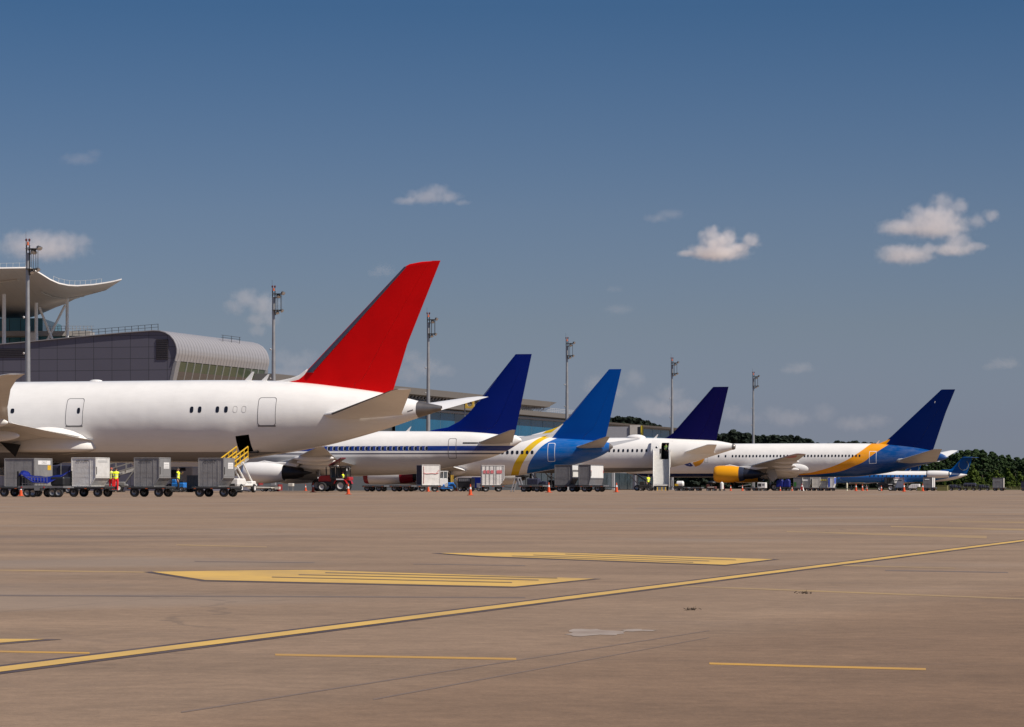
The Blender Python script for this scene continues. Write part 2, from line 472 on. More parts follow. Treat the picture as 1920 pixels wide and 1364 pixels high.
def build_clouds():
    """soft puffs of vapour: density is a sum of blobs eaten away by noise, inside a loose hull"""
    def cmat(blobs, dens, seed, nscale=.13, amp=1.2):
        m = bpy.data.materials.new('cloud_vapour'); m.use_nodes = True
        nt = m.node_tree; nt.nodes.clear()
        N = lambda t: nt.nodes.new('ShaderNode' + t)
        o = N('OutputMaterial'); v = N('VolumePrincipled')
        v.inputs['Color'].default_value = (1.0, .95, .92, 1); v.inputs['Anisotropy'].default_value = 0.1
        tcn = N('TexCoord'); tot = None
        for (c, r) in blobs:
            a = N('VectorMath'); a.operation = 'SUBTRACT'; nt.links.new(tcn.outputs['Object'], a.inputs[0]); a.inputs[1].default_value = c
            k = N('VectorMath'); k.operation = 'DIVIDE'; nt.links.new(a.outputs[0], k.inputs[0]); k.inputs[1].default_value = r
            l = N('VectorMath'); l.operation = 'LENGTH'; nt.links.new(k.outputs[0], l.inputs[0])
            f = N('MapRange'); f.interpolation_type = 'SMOOTHSTEP'; f.inputs[1].default_value = 0.0; f.inputs[2].default_value = 1.55; f.inputs[3].default_value = 1; f.inputs[4].default_value = 0
            nt.links.new(l.outputs['Value'], f.inputs[0])
            if tot is None: tot = f.outputs[0]
            else:
                s_ = N('Math'); s_.operation = 'SMOOTH_MAX'; nt.links.new(tot, s_.inputs[0]); nt.links.new(f.outputs[0], s_.inputs[1]); s_.inputs[2].default_value = .15; tot = s_.outputs[0]
        nz = N('TexNoise'); nz.inputs['Scale'].default_value = nscale; nz.inputs['Detail'].default_value = 4; nz.inputs['Roughness'].default_value = .6
        sh = N('VectorMath'); sh.operation = 'ADD'; nt.links.new(tcn.outputs['Object'], sh.inputs[0]); sh.inputs[1].default_value = (seed * 17.3, seed * 5.1, 0)
        nt.links.new(sh.outputs[0], nz.inputs['Vector'])
        q = N('Math'); q.operation = 'MULTIPLY_ADD'; nt.links.new(nz.outputs[0], q.inputs[0]); q.inputs[1].default_value = amp; q.inputs[2].default_value = -.5 * amp
        w = N('Math'); w.operation = 'ADD'; nt.links.new(tot, w.inputs[0]); nt.links.new(q.outputs[0], w.inputs[1])
        g = N('MapRange'); g.interpolation_type = 'SMOOTHSTEP'; g.inputs[1].default_value = .34; g.inputs[2].default_value = 1.0; g.inputs[3].default_value = 0; g.inputs[4].default_value = dens
        nt.links.new(w.outputs[0], g.inputs[0]); nt.links.new(g.outputs[0], v.inputs['Density']); nt.links.new(v.outputs[0], o.inputs['Volume'])
        return m
    D = 3000.0
    dense, mid, soft, thin = .075, .038, .019, .008
    cl = [
      ('bright white puffy cloud with two lobes, right of the sky centre', dense, [(1336, 438, 20, 17), (1367, 440, 15, 16), (1409, 451, 20, 16), (1318, 440, 11, 11), (1346, 456, 38, 22), (1346, 473, 60, 10), (1290, 475, 24, 7), (1386, 464, 28, 11)]),
      ('tall cumulus cloud heaped up at the right of the sky', mid, [(1766, 381, 26, 23), (1798, 389, 22, 19), (1720, 394, 18, 16), (1752, 410, 62, 26), (1695, 428, 56, 16), (1750, 428, 72, 16), (1725, 418, 40, 20), (1834, 415, 18, 18), (1858, 404, 20, 13)]),
      ('flatter cloud lying just under the tall cumulus at the right', mid, [(1797, 450, 30, 18), (1742, 466, 26, 13), (1786, 468, 48, 12), (1682, 470, 38, 12), (1700, 478, 60, 8), (1830, 462, 24, 10)]),
      ('small soft cloud alone above the middle of the sky', soft, [(818, 358, 32, 16), (800, 368, 48, 15), (760, 378, 28, 9), (838, 370, 32, 13), (868, 380, 20, 5)]),
      ('faint wisp of cloud up and left of the bright puffy cloud', thin, [(1258, 402, 32, 11), (1230, 410, 30, 9)]),
      ('long low pinkish cloud behind the leftmost floodlight mast', soft, [(28, 450, 30, 20), (72, 448, 44, 19), (112, 449, 40, 18), (150, 451, 28, 16), (80, 464, 90, 14)]),
      ('pinkish cloud reaching down beside the second floodlight mast', soft, [(462, 560, 32, 22), (495, 572, 36, 28), (440, 575, 24, 18), (505, 597, 22, 20), (482, 600, 26, 18), (482, 620, 20, 14)]),
      ('tiny pale cloud just left of the red tail fin', thin, [(720, 508, 26, 14), (704, 513, 18, 8)]),
      ('low pinkish cloud behind the grey roof left of the red tail fin', thin, [(530, 672, 26, 22), (556, 682, 40, 22), (582, 670, 24, 18), (545, 700, 46, 16)]),
      ('low pinkish cloud between the red tail fin and the third mast', thin, [(772, 672, 28, 20), (797, 690, 40, 24), (834, 696, 26, 14), (765, 702, 30, 24)]),
      ('small pale cloud alone above the trees at the right', thin, [(1500, 690, 34, 13), (1480, 694, 22, 9)]),
      ('small pale cloud near the right edge of the sky', thin, [(1884, 682, 34, 13), (1862, 687, 22, 9)]),
      ('faint pinkish cloud behind the tip of the sky blue tail fin', thin, [(1118, 722, 30, 24), (1190, 710, 26, 20), (1150, 735, 28, 16)]),
      ('faint pinkish cloud behind the fifth floodlight mast', thin, [(1215, 758, 36, 18), (1258, 742, 34, 24), (1285, 762, 36, 18), (1245, 767, 56, 14)]),
      ('barely visible pinkish streak of cloud high on the left', thin * .6, [(150, 299, 44, 11), (178, 288, 20, 10)]),
      ('thin pinkish cloud streak in the middle of the sky', thin * .6, [(1160, 580, 34, 10), (1152, 543, 20, 8)]),
      ('faint cloud low on the horizon right of the indigo tail fin', thin * .7, [(1370, 775, 34, 20), (1400, 785, 34, 16)]),
      ('faint hazy cloud low above the far trees', thin * .7, [(1480, 785, 50, 20), (1450, 775, 28, 16), (1545, 775, 28, 22)]),
      ('dim cloud bank low above the white and yellow airliner', thin * .7, [(1600, 795, 46, 18), (1640, 790, 34, 16)]),
    ]
    random.seed(4)
    for k, (lab, dn, bl) in enumerate(cl):
        cx = sum(b[0] for b in bl) / len(bl); cy = sum(b[1] for b in bl) / len(bl)
        Dk = D + 40 * k; o0 = P(cx, cy, Dk); s = Dk / F
        bm = bmesh.new(); fld = []
        for (px, py, rx, ry) in bl:
            ry = max(ry, .33 * rx)
            c = P(px, py, Dk) - o0 + Vector((0, random.uniform(-.3, .3) * rx * s, 0)); r = Vector((rx * s * 1.15, rx * s * .85, ry * s * 1.15))
            fld.append((c, r))
            bmesh.ops.create_icosphere(bm, subdivisions=3, radius=1.0, matrix=Matrix.Translation(c) @ Matrix.Diagonal((*(r * 1.6), 1)))
        me = bpy.data.meshes.new('cloud'); bm.to_mesh(me); bm.free()
        o = bpy.data.objects.new('cloud', me); COL.objects.link(o); o.location = o0
        md = o.modifiers.new('r', 'REMESH'); md.mode = 'VOXEL'; md.voxel_size = 2.0
        dg = bpy.context.evaluated_depsgraph_get()
        me2 = bpy.data.meshes.new_from_object(o.evaluated_get(dg))
        o.modifiers.clear(); o.data = me2; bpy.data.meshes.remove(me); me2.name = 'cloud'
        me2.materials.clear(); me2.materials.append(cmat(fld, dn, k))
        tag(o, lab, 'cloud', 'clouds in the sky')

build_ground()
build_markings()
build_clouds()
# ------------------------------------------------------------------ aircraft
def interp(pts, x):
    """monotone cubic through sorted (x, y)"""
    n = len(pts)
    if x <= pts[0][0]: return pts[0][1]
    if x >= pts[-1][0]: return pts[-1][1]
    d = [(pts[i + 1][1] - pts[i][1]) / (pts[i + 1][0] - pts[i][0]) for i in range(n - 1)]
    m = [d[0]] + [0 if d[i - 1] * d[i] <= 0 else 2 * d[i - 1] * d[i] / (d[i - 1] + d[i]) for i in range(1, n - 1)] + [d[-1]]
    for i in range(n - 1):
        if pts[i][0] <= x <= pts[i + 1][0]:
            h = pts[i + 1][0] - pts[i][0]; t = (x - pts[i][0]) / h
            return ((2 * t ** 3 - 3 * t ** 2 + 1) * pts[i][1] + (t ** 3 - 2 * t ** 2 + t) * h * m[i]
                    + (-2 * t ** 3 + 3 * t ** 2) * pts[i + 1][1] + (t ** 3 - t ** 2) * h * m[i + 1])

def lerp(pts, x):
    if x <= pts[0][0]: return pts[0][1]
    for (a, b), (c, d) in zip(pts[:-1], pts[1:]):
        if x <= c: return b + (d - b) * (x - a) / max(c - a, 1e-9)
    return pts[-1][1]

class Plane:
    """an airliner frame: x runs tailward, -y towards the camera, z up; origin on the ground under the fin tip"""
    def __init__(s, name, label, px, scale, yaw=TH, ground=0.0):
        s.Y0 = F / scale; s.X0 = (px - 960.0) / F * s.Y0
        s.c, s.s = math.cos(yaw), math.sin(yaw)
        ground = gh(s.Y0 + 5)
        s.root = thing(name, label, 'airliner', (s.X0, s.Y0, ground), -yaw)
        s.g = ground
    def loc(s, px, py, y=0.0):
        u = (px - 960.0) / F
        x = (u * (s.Y0 + s.c * y) - s.X0 - s.s * y) / (s.c + u * s.s)
        Y = s.Y0 - s.s * x + s.c * y
        return x, CH + (HZ - py) / F * Y - s.g
    def X(s, px, y=0.0): return s.loc(px, 900, y)[0]
    def Z(s, px, py, y=0.0): return s.loc(px, py, y)[1]
    # ---- fuselage
    def profile(s, tops, bots, length, wmul=1.0, tailw=None):
        T = [s.loc(*p) for p in tops]; B = [s.loc(*p) for p in bots]
        s.ztop0, s.zbot0 = T[0][1], B[0][1]
        s.D = s.ztop0 - s.zbot0
        s.xend = T[-1][0]; s.xnose = s.xend - length
        ln = s.D * 1.45
        zc = (s.ztop0 + s.zbot0) / 2 - s.D * .14
        def top(x):
            if x < s.xnose + ln * 1.15:
                t = max((x - s.xnose) / (ln * 1.15), 0); return zc + (s.ztop0 - zc) * math.sqrt(max(1 - (1 - t) ** 2, 0)) ** 1.15
            return interp(T, x) if x > T[0][0] else s.ztop0
        def bot(x):
            if x < s.xnose + ln * .9:
                t = max((x - s.xnose) / (ln * .9), 0); return zc - (zc - s.zbot0) * math.sqrt(max(1 - (1 - t) ** 2, 0))
            return interp(B, x) if x > B[0][0] else s.zbot0
        def hw(x):
            h = (top(x) - bot(x)) / 2
            w = h * wmul
            if x < s.xnose + ln:
                t = max((x - s.xnose) / ln, 0); w = min(w, s.D / 2 * wmul * math.sqrt(max(1 - (1 - t) ** 2, 0)))
            if tailw and x > T[0][0]:
                w = min(w, lerp(tailw, x))
            return w
        s.top, s.bot, s.hw = top, bot, hw
    def surf(s, x, z, side=-1, off=0.006):
        t, b = s.top(x), s.bot(x); h = (t - b) / 2; c = (t + b) / 2
        k = max(min((z - c) / h, .999), -.999)
        w = s.hw(x)
        y = w * math.sqrt(1 - k * k)
        n = Vector((0, y / max(w * w, 1e-6), (z - c) / (h * h))).normalized()
        return Vector((x, side * (y + off * n.y), z + off * n.z))
    def fuselage(s, mats, holes=(), n=72, step=.45):
        xs = []
        x = s.xnose
        while x < s.xend:
            xs.append(x); x += .12 if x < s.xnose + 1.0 else step
        xs.append(s.xend)
        ang = [2 * math.pi * i / n for i in range(n)]
        for (x0, x1, z0, z1) in holes:
            xs = [q for q in xs if min(abs(q - x0), abs(q - x1)) > .1] + [x0, x1]
            xm = (x0 + x1) / 2; c = (s.top(xm) + s.bot(xm)) / 2; h = (s.top(xm) - s.bot(xm)) / 2
            for z in (z0, z1):
                a = math.pi - math.asin(max(min((z - c) / h, 1), -1))
                k = min(range(len(ang)), key=lambda i: abs(ang[i] - a)); ang[k] = a
        xs.sort(); ang.sort()
        b = MB(); rs = []
        for x in xs:
            t, bb = s.top(x), s.bot(x); c = (t + bb) / 2; h = max((t - bb) / 2, .01); w = max(s.hw(x), .01)
            rs.append([(x, w * math.cos(a), c + h * math.sin(a)) for a in ang])
        b.rings(rs, True, True)
        if holes:
            keep = []
            for f in b.f:
                cx = sum(b.v[i][0] for i in f) / len(f); cy = sum(b.v[i][1] for i in f) / len(f); cz = sum(b.v[i][2] for i in f) / len(f)
                if len(f) == 4 and cy < 0 and any(x0 < cx < x1 and z0 < cz < z1 for (x0, x1, z0, z1) in holes): continue
                keep.append(f)
            b.f = keep; b.mi = [0] * len(keep)
        o = b.build('fuselage', mats, s.root, angle=50)
        for (x0, x1, z0, z1) in holes:
            d = MB(); w = s.hw((x0 + x1) / 2)
            e = .35
            d.b2(x0 - e, x1 + e, -w * .55, w * .5, z0 - .05, z1 + e * .6)
            d.f = [f for f in d.f if not all(d.v[i][1] < 0 for i in f)]; d.mi = [0] * len(d.f)
            d.build('cabin_interior', BLACKP, s.root, smooth=False)
        return o
    def outline(s, name, x0, x1, z0, z1, w, m, slant=0.0, r=.18, panel=None, side=-1, off=.008, parent=None, arc=6):
        """a rounded-rectangle gasket lying on the skin, with its door panel if a material is given"""
        def pts(i):
            a = []
            for (cx, cz, t0) in ((x1 - r, z1 - r, 0), (x0 + r, z1 - r, 90), (x0 + r, z0 + r, 180), (x1 - r, z0 + r, 270)):
                for k in range(arc + 1):
                    t = R(t0 + 90 * k / arc)
                    a.append((cx + (r - i) * math.cos(t), cz + (r - i) * math.sin(t)))
            out = []
            for q, (ax, az) in enumerate(a):    # subdivide the long straights so they follow the curve
                bx, bz = a[(q + 1) % len(a)]
                k = max(1, int(math.hypot(bx - ax, bz - az) / .15))
                out += [(ax + (bx - ax) * j / k, az + (bz - az) * j / k) for j in range(k)]
            return out
        A = pts(0)
        cx, cz = (x0 + x1) / 2, (z0 + z1) / 2
        sx, sz = (x1 - x0 - 2 * w) / (x1 - x0), (z1 - z0 - 2 * w) / (z1 - z0)
        B = [(cx + (p[0] - cx) * sx, cz + (p[1] - cz) * sz) for p in A]
        b = MB()
        n = len(A)
        vs = [s.surf(*p, side, off) for p in A] + [s.surf(*p, side, off) for p in B]
        b.add(vs, [(i, (i + 1) % n, n + (i + 1) % n, n + i) for i in range(n)])
        if panel is None: return b.build(name, m, parent or s.root)
        d = MB()
        nx, nz = 8, 14
        d.grid([[s.surf(x0 + w + (x1 - x0 - 2 * w) * i / nx, z0 + w + (z1 - z0 - 2 * w) * j / nz, side, off * .7) for i in range(nx + 1)] for j in range(nz + 1)])
        o = d.build(name, panel, parent or s.root)
        b.build('door_seal', m, o)
        return o
    def pane(s, name, x, z, w, h, m, side=-1, off=.012, parent=None, pw=3.0):
        vs = [s.surf(x, z, side, off)]
        n = 20
        for i in range(n):
            t = 2 * math.pi * i / n
            cx, cz = math.cos(t), math.sin(t)
            px = math.copysign(abs(cx) ** (2 / pw), cx) * w / 2; pz = math.copysign(abs(cz) ** (2 / pw), cz) * h / 2
            vs.append(s.surf(x + px, z + pz, side, off))
        b = MB(); b.add(vs, [(0, 1 + i, 1 + (i + 1) % n) for i in range(n)])
        return b.build(name, m, parent or s.root)
    def panes(s, xs, z, w, h, m):
        """a row of equal windows: one is built, the rest are copies slid along the skin"""
        o0 = s.pane('window', xs[0], z, w, h, m)
        for x in xs[1:]:
            if abs(s.top(x) - s.top(xs[0])) + abs(s.bot(x) - s.bot(xs[0])) + abs(s.hw(x) - s.hw(xs[0])) < .01:
                o = o0.copy(); COL.objects.link(o); o.parent = s.root; o.location.x = x - xs[0]
            else: s.pane('window', x, z, w, h, m)
    # ---- lifting surfaces
    AF = [(0, 0), (.012, .32), (.05, .62), (.12, .86), (.25, 1.0), (.42, .95), (.6, .72), (.8, .38), (1.0, .02)]
    def section(s, x0, ch, tc, f0=0.0, f1=1.0, gain=1.0):
        """(x, half thickness) over part of the chord"""
        out = []
        fr = sorted({f0, f1} | {a for a, _ in s.AF if f0 < a < f1})
        for f in fr:
            t = lerp(s.AF, f) * tc * ch / 2 * gain
            out.append((x0 + f * ch, t))
        return out
    def fin(s, name, LE, TE, m, tc=.10, f0=0.0, f1=1.0, gain=1.0, parent=None, zmin=None, zmax=None, levels=26):
        """LE, TE: pixel polylines of the fin edges on the centre plane"""
        le = sorted((s.loc(*p)[::-1]) for p in LE); te = sorted((s.loc(*p)[::-1]) for p in TE)
        z0 = min(le[0][0], te[0][0]) if zmin is None else zmin
        z1 = max(le[-1][0], te[-1][0]) if zmax is None else zmax
        zs = sorted({z0 + (z1 - z0) * i / levels for i in range(levels + 1)} | {q[0] for q in le + te if z0 < q[0] < z1})
        rs = []
        for z in zs:
            a, b_ = lerp(le, z), lerp(te, z); ch = max(b_ - a, .05)
            cc = min(ch, (lerp(te, z1) - lerp(le, z1)) * 3.2)
            sec = s.section(a, ch, tc * cc / ch, f0, f1, gain)
            rs.append([(x, t, z) for x, t in sec] + [(x, -t, z) for x, t in sec[::-1]])
        b = MB(); b.rings(rs, True, True)
        return b.build(name, m, parent or s.root, angle=40)
    def wing(s, name, st, m, mirror=False, tcs=None, parent=None, camber=0.0, nsub=3):
        """st: [(y, x of leading edge, chord, z, thickness ratio)]"""
        q = []
        for a, b_ in zip(st[:-1], st[1:]):
            for k in range(nsub): q.append(tuple(u + (v - u) * k / nsub for u, v in zip(a, b_)))
        q.append(st[-1])
        rs = []
        for (y, x0, ch, z, tc) in q:
            yy = -y if mirror else y
            sec = s.section(x0, ch, tc)
            def cam_(x): f = (x - x0) / ch; return camber * ch * 4 * f * (1 - f)
            rs.append([(x, yy, z + t + cam_(x)) for x, t in sec] + [(x, yy, z - t * .85 + cam_(x)) for x, t in sec[::-1]])
        b = MB(); b.rings(rs, True, True)
        return b.build(name, m, parent or s.root, angle=40)
    # ---- engine
    def engine(s, x0, x1, y, z, r, mats, core=None, lip=CHROME, tail=1.0, pylon=None, coremat=DARKST):
        """nacelle from x0 to x1; core exhaust reaches core metres further"""
        L = x1 - x0
        e = MB(); e.lathe((x0, y, z), (1, 0, 0), [(.0 * L, r * .86), (.03 * L, r * .93), (.12 * L, r * .985), (.35 * L, r), (.6 * L, r * .97), (.85 * L, r * .87), (L, r * .76), (L * .99, r * .70), (L * .8, r * .70)], 36)
        o = e.build('engine', mats, s.root, angle=40)
        l = MB(); l.lathe((x0, y, z), (1, 0, 0), [(.03 * L, r * .931), (.008 * L, r * .90), (-.012 * L, r * .85), (-.004 * L, r * .80), (.05 * L, r * .775), (.3 * L, r * .77)], 36)
        l.build('intake_lip', lip, o)
        f = MB(); f.lathe((x0, y, z), (1, 0, 0), [(.14 * L, .02), (.24 * L, r * .22), (.26 * L, r * .765)], 24)
        f.build('fan', BLACKP, o)
        if core:
            c = MB(); c.lathe((x0, y, z), (1, 0, 0), [(L * .82, r * .62), (L + core * .35, r * .55), (L + core * .72, r * .40), (L + core * .71, r * .34), (L + core * .6, r * .3)], 28)
            c.build('exhaust_core', coremat, o)
            k = MB(); k.lathe((x0, y, z), (1, 0, 0), [(L + core * .55, r * .27), (L + core * .8, r * .2), (L + core * 1.08, r * .03)], 20, True)
            k.build('exhaust_plug', DARKST, o)
        if pylon:
            p = MB(); (xa, xb, zt) = pylon
            p.prism([Vector((x0 + .25 * L, 0, z + r * .93)), Vector((x0 + .5 * L, 0, z + r * 1.12)), Vector((xa, 0, zt)), Vector((xb, 0, zt)), Vector((xb, 0, zt - .25)), Vector((L + x0 + (core or 0) * .5, 0, z + r * .5)), Vector((x0 + L * .9, 0, z + r * .75))], (0, y - .2, 0), (0, y + .2, 0))
            p.build('pylon', MATS.get('paint_white') or WHITEP, s.root, bevel=.05)
        return o
    def wheel(s, parent, x, y, z, r, w):
        b = MB(); b.lathe((x, y - w / 2, z), (0, 1, 0), [(0, r * .55), (0, r * .86), (w * .14, r * .97), (w * .35, r), (w * .65, r), (w * .86, r * .97), (w, r * .86), (w, r * .55)], 24)
        b.build('tyre', RUBBER, parent)
        h = MB(); h.lathe((x, y - w / 2, z), (0, 1, 0), [(w * .25, .02), (w * .15, r * .25), (w * .05, r * .5), (w * .1, r * .56), (w * .5, r * .56), (w * .9, r * .56), (w * .95, r * .5), (w * .85, r * .25), (w * .75, .02)], 20)
        h.build('wheel_hub', STEEL, parent)
    def gear(s, name, x, y, ztop, r, w=.4, pair=True, bogie=0.0, strut=.14, doors=None):
        b = MB(); b.tube((x, y, r), (x, y, ztop), strut, n=12)
        b.tube((x, y, r), (x, y, r + (ztop - r) * .45), strut * .72, n=12)
        b.tube((x, y, ztop * .45 + r * .3), (x - 1.0, y + (.9 if y < 0 else -.9), ztop), strut * .5)
        b.tube((x + strut, y, r + .2), (x + strut * 3, y, r + .2 + (ztop - r) * .25), .04)
        b.tube((x + strut * 3, y, r + .2 + (ztop - r) * .25), (x + strut, y, r + (ztop - r) * .5), .04)
        xs = [x] if not bogie else [x - bogie / 2, x + bogie / 2]
        if bogie: b.bar((x - bogie / 2 - .2, y, r), (x + bogie / 2 + .2, y, r), .26, .26)
        d = w * .78 + .12
        for q in xs: b.tube((q, y - d, r), (q, y + d, r), .09)
        o = b.build(name, STEEL, s.root)
        for q in xs:
            for k in (-1, 1): s.wheel(o, q, y + k * d * .85, r, r, w)
        return o
    def lobe(s, name, c, rx, ry, rz, m, parent=None, nu=28, nv=16, low=1.0):
        b = MB(); b.ell(c, rx, ry, rz, nu, nv)
        b.v = [(x, y, z if z >= c[2] else c[2] + (z - c[2]) * low) for x, y, z in b.v]
        return b.build(name, m, parent or s.root, angle=60)
    def blade(s, name, px, h=.45, ch=.4, m=None, sweep=.25):
        x = s.X(px); z = s.top(x)
        b = MB(); b.prism([Vector((x - ch / 2, 0, z - .08)), Vector((x + ch / 2, 0, z - .08)), Vector((x + ch / 2 + sweep, 0, z + h)), Vector((x + ch / 4 + sweep, 0, z + h))], (0, -.025, 0), (0, .025, 0))
        return b.build(name, m or MATS['paint_white'], s.root, smooth=False)

def seams(x, c, step, zc, zstep, amt=.10, w=.012):
    """thin skin joints round and along a fuselage"""
    a = x.op('ABSOLUTE', x.op('SUBTRACT', x.op('FRACT', x.op('DIVIDE', x.x, step)), .5))
    s1 = x.gt(w / step, a, .004)
    d = x.op('ABSOLUTE', x.op('SUBTRACT', x.op('FRACT', x.op('DIVIDE', x.op('SUBTRACT', x.z, zc), zstep)), .5))
    s2 = x.gt(w / zstep, d, .004)
    s_ = x.op('MULTIPLY', x.op('MAXIMUM', s1, s2), amt)
    c = x.mix(s_, c, (.16, .15, .14))
    n = x.noise(.55, 6, None, .65)
    st = x.nt.nodes.new('ShaderNodeMapping'); st.inputs['Scale'].default_value = (.35, .35, 1.6); x.nt.links.new(x.tc.outputs['Object'], st.inputs['Vector'])
    g = x.noise(1.2, 6, st.outputs[0], .7)
    c = x.mix(x.op('MULTIPLY', x.gt(g, .58, .3), .14), c, (.45, .42, .38))
    x.bump(x.noise(.38, 2), .22, .3)
    return c

def paint(name, col, rough=.28, coat=.12, **k): return mat(name, col, rough, 0, k.pop('var', .03), k.pop('scale', 1.2), coat=coat, **k)
PW = paint('paint_white', (.78, .75, .71), dirt=.12, dirtc=(.45, .41, .36))
PGREY = paint('wing_grey_paint', (.42, .405, .385), rough=.4, coat=.1, var=.06, dirt=.25, dirtc=(.2, .18, .16))
WHITE = (.80, .768, .720)
WINDOW = mat('cabin_window_glass', (.012, .013, .018), .12, spec=.6)
SEAL = mat('door_gasket', (.14, .13, .13), .6)
SEALW = mat('white_door_outline', (.72, .74, .78), .5)
TITAN = mat('tailcone_titanium', (.20, .18, .165), .42, .75, var=.12, scale=2)
EXH = mat('exhaust_metal', (.035, .03, .03), .5, .5, var=.2, scale=3)

PLT = paint('pale_wing_paint', (.66, .63, .59), rough=.4, var=.05, dirt=.2, dirtc=(.35, .32, .28))

def airliner_red():
    p = Plane('airliner', 'white airliner with a red tail fin and an open hold door, largest and nearest', 826, 26.1)
    tops = [(380, 713.2), (480, 713.5), (560, 717.3), (652, 727.5), (710, 735.5), (762, 746.5), (785, 752.2)]
    bots = [(380, 867.5), (450, 865), (469, 860.5), (551, 847.5), (602, 838), (710, 809), (785, 783.8)]
    p.profile(tops, bots, 56.0, .965)
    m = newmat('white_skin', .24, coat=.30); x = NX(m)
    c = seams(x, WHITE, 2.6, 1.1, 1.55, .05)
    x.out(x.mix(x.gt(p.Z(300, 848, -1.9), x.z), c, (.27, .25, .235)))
    hold = (p.X(440.5, -2.6), p.X(465, -2.6), p.Z(450, 848, -2.2), p.Z(450, 816.5, -2.6))
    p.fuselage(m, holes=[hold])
    # tail cone
    b = MB(); rs = []
    for (px, t, bt) in ((784, 752.0, 784.0), (800, 755.6, 778.9), (818, 759.3, 773.2), (828, 761.3, 770.0), (827, 762.3, 769.0), (815, 763, 768)):
        xx, zt = p.loc(px, t); _, zb = p.loc(px, bt); c_ = (zt + zb) / 2; h = (zt - zb) / 2
        rs.append([(xx, h * .98 * math.cos(2 * math.pi * i / 36), c_ + h * math.sin(2 * math.pi * i / 36)) for i in range(36)])
    b.rings(rs, True, True).build('tail_cone', TITAN, p.root, angle=40)
    # fin
    RED = paint('red_fin_paint', (.62, .0015, .002), rough=.4, coat=0, spec=.12, var=.08, scale=.5)
    LE = [(520, 720), (556, 712), (575, 696), (757, 501.5), (768, 495.5), (790, 491.2), (810, 489.8)]
    TE = [(736, 742), (738, 730), (752, 685), (764, 645), (826, 489)]
    p.fin('fin', LE, TE, RED, .085, 0, .66)
    p.fin('rudder', LE, TE, RED, .085, .663, 1.0)
    p.fin('leading_edge', [(575, 697.5), (758, 500.5)], [(575 + 158, 697.5), (758 + 62, 500.5)], mat('bare_leading_edge', (.09, .09, .12), .45, .3, var=.1), .0875, 0, .086, 1.06)
    p.fin('fin_fillet', [(500, 716), (525, 713.7), (545, 709.5), (560, 704), (575, 692.5)], [(577, 716), (577, 692)], PW, .4, 0, 1.0)
    # wings
    y0 = -2.75
    st = []
    for (yy, pxt, py, ch, tc) in ((-2.2, 168, 822, 12.6, .13), (-6.5, 62, 803, 10.0, .12), (-10.5, 16, 792, 7.8, .11), (-17, 14, 764, 5.9, .10), (-23.5, 20, 730, 4.2, .095), (-27, 31, 712, 2.9, .09), (-29.4, 47, 701.5, 1.2, .08)):
        xx, zz = p.loc(pxt, py, yy); st.append((yy, xx - ch, ch, zz, tc))
    p.wing('wing', st, PLT)
    p.wing('wing', st, PLT, mirror=True)
    # flap and its root fairing, lit from above
    f = MB(); rs = []
    for (yy, px, py, ch, t) in ((-2.6, 176, 826, 3.3, .42), (-4.2, 132, 818, 3.1, .40), (-6.5, 78, 806, 2.8, .35), (-10.2, 22, 794, 2.2, .28)):
        xx, zz = p.loc(px, py, yy)
        sec = p.section(xx - ch, ch, t / ch)
        rs.append([(q, yy, zz + .16 * (1 - (q - xx + ch) / ch) * ch * .5 + h) for q, h in sec] + [(q, yy, zz + .16 * (1 - (q - xx + ch) / ch) * ch * .5 - h) for q, h in sec[::-1]])
    f.rings(rs, True, True).build('flap', PW, p.root, angle=40)
    xa, za = p.loc(86, 841, -3.2)
    for sd in (-1, 1): p.lobe('wing_fairing', (xa, 2.2 * sd, za), 3.55, 1.55, 1.75, m, low=.28)
    p.lobe('belly_fairing', (p.X(-60), 0, p.zbot0 + .9), 9.5, 2.75, 1.35, m)
    for (yy, px, py) in ((-8.2, 20, 815), (-14.0, -2, 790)):
        xx, zz = p.loc(px, py, yy)
        p.lobe('flap_fairing', (xx - 1.6, yy, zz - .1), 2.3, .28, .42, PW)
    e = p.engine(p.X(-230, -9.8), p.X(-125, -9.8), -9.8, 3.0, 1.75, PW, 2.2, pylon=(p.X(-125, -9.8), p.X(-60, -9.8), 5.0), coremat=EXH)
    p.engine(p.X(-230, -9.8), p.X(-125, -9.8), 9.8, 3.0, 1.75, PW, 2.2, coremat=EXH)
    # tailplane
    st = []
    for (yy, pl, yl, pt, yt, tc) in ((-1.6, 597, 777, 756, 781, .10), (-2.7, 622, 773.5, 753, 778, .10), (-9.3, 732, 732.5, 770, 733.5, .09), (-9.75, 745, 729.5, 770.5, 730.5, .07)):
        xl, zl = p.loc(pl, yl, yy); xt, zt = p.loc(pt, yt, yy); st.append((yy, xl, xt - xl, (zl + zt) / 2, tc))
    p.wing('tailplane', st, PW); p.wing('tailplane', st, PW, mirror=True)
    sl = [(y, x_ - .03, c_ * .10, z_, tc * 3.4) for (y, x_, c_, z_, tc) in st[1:]]
    p.wing('tailplane_edge', sl, mat('dull_edge_metal', (.10, .09, .085), .45, .4))
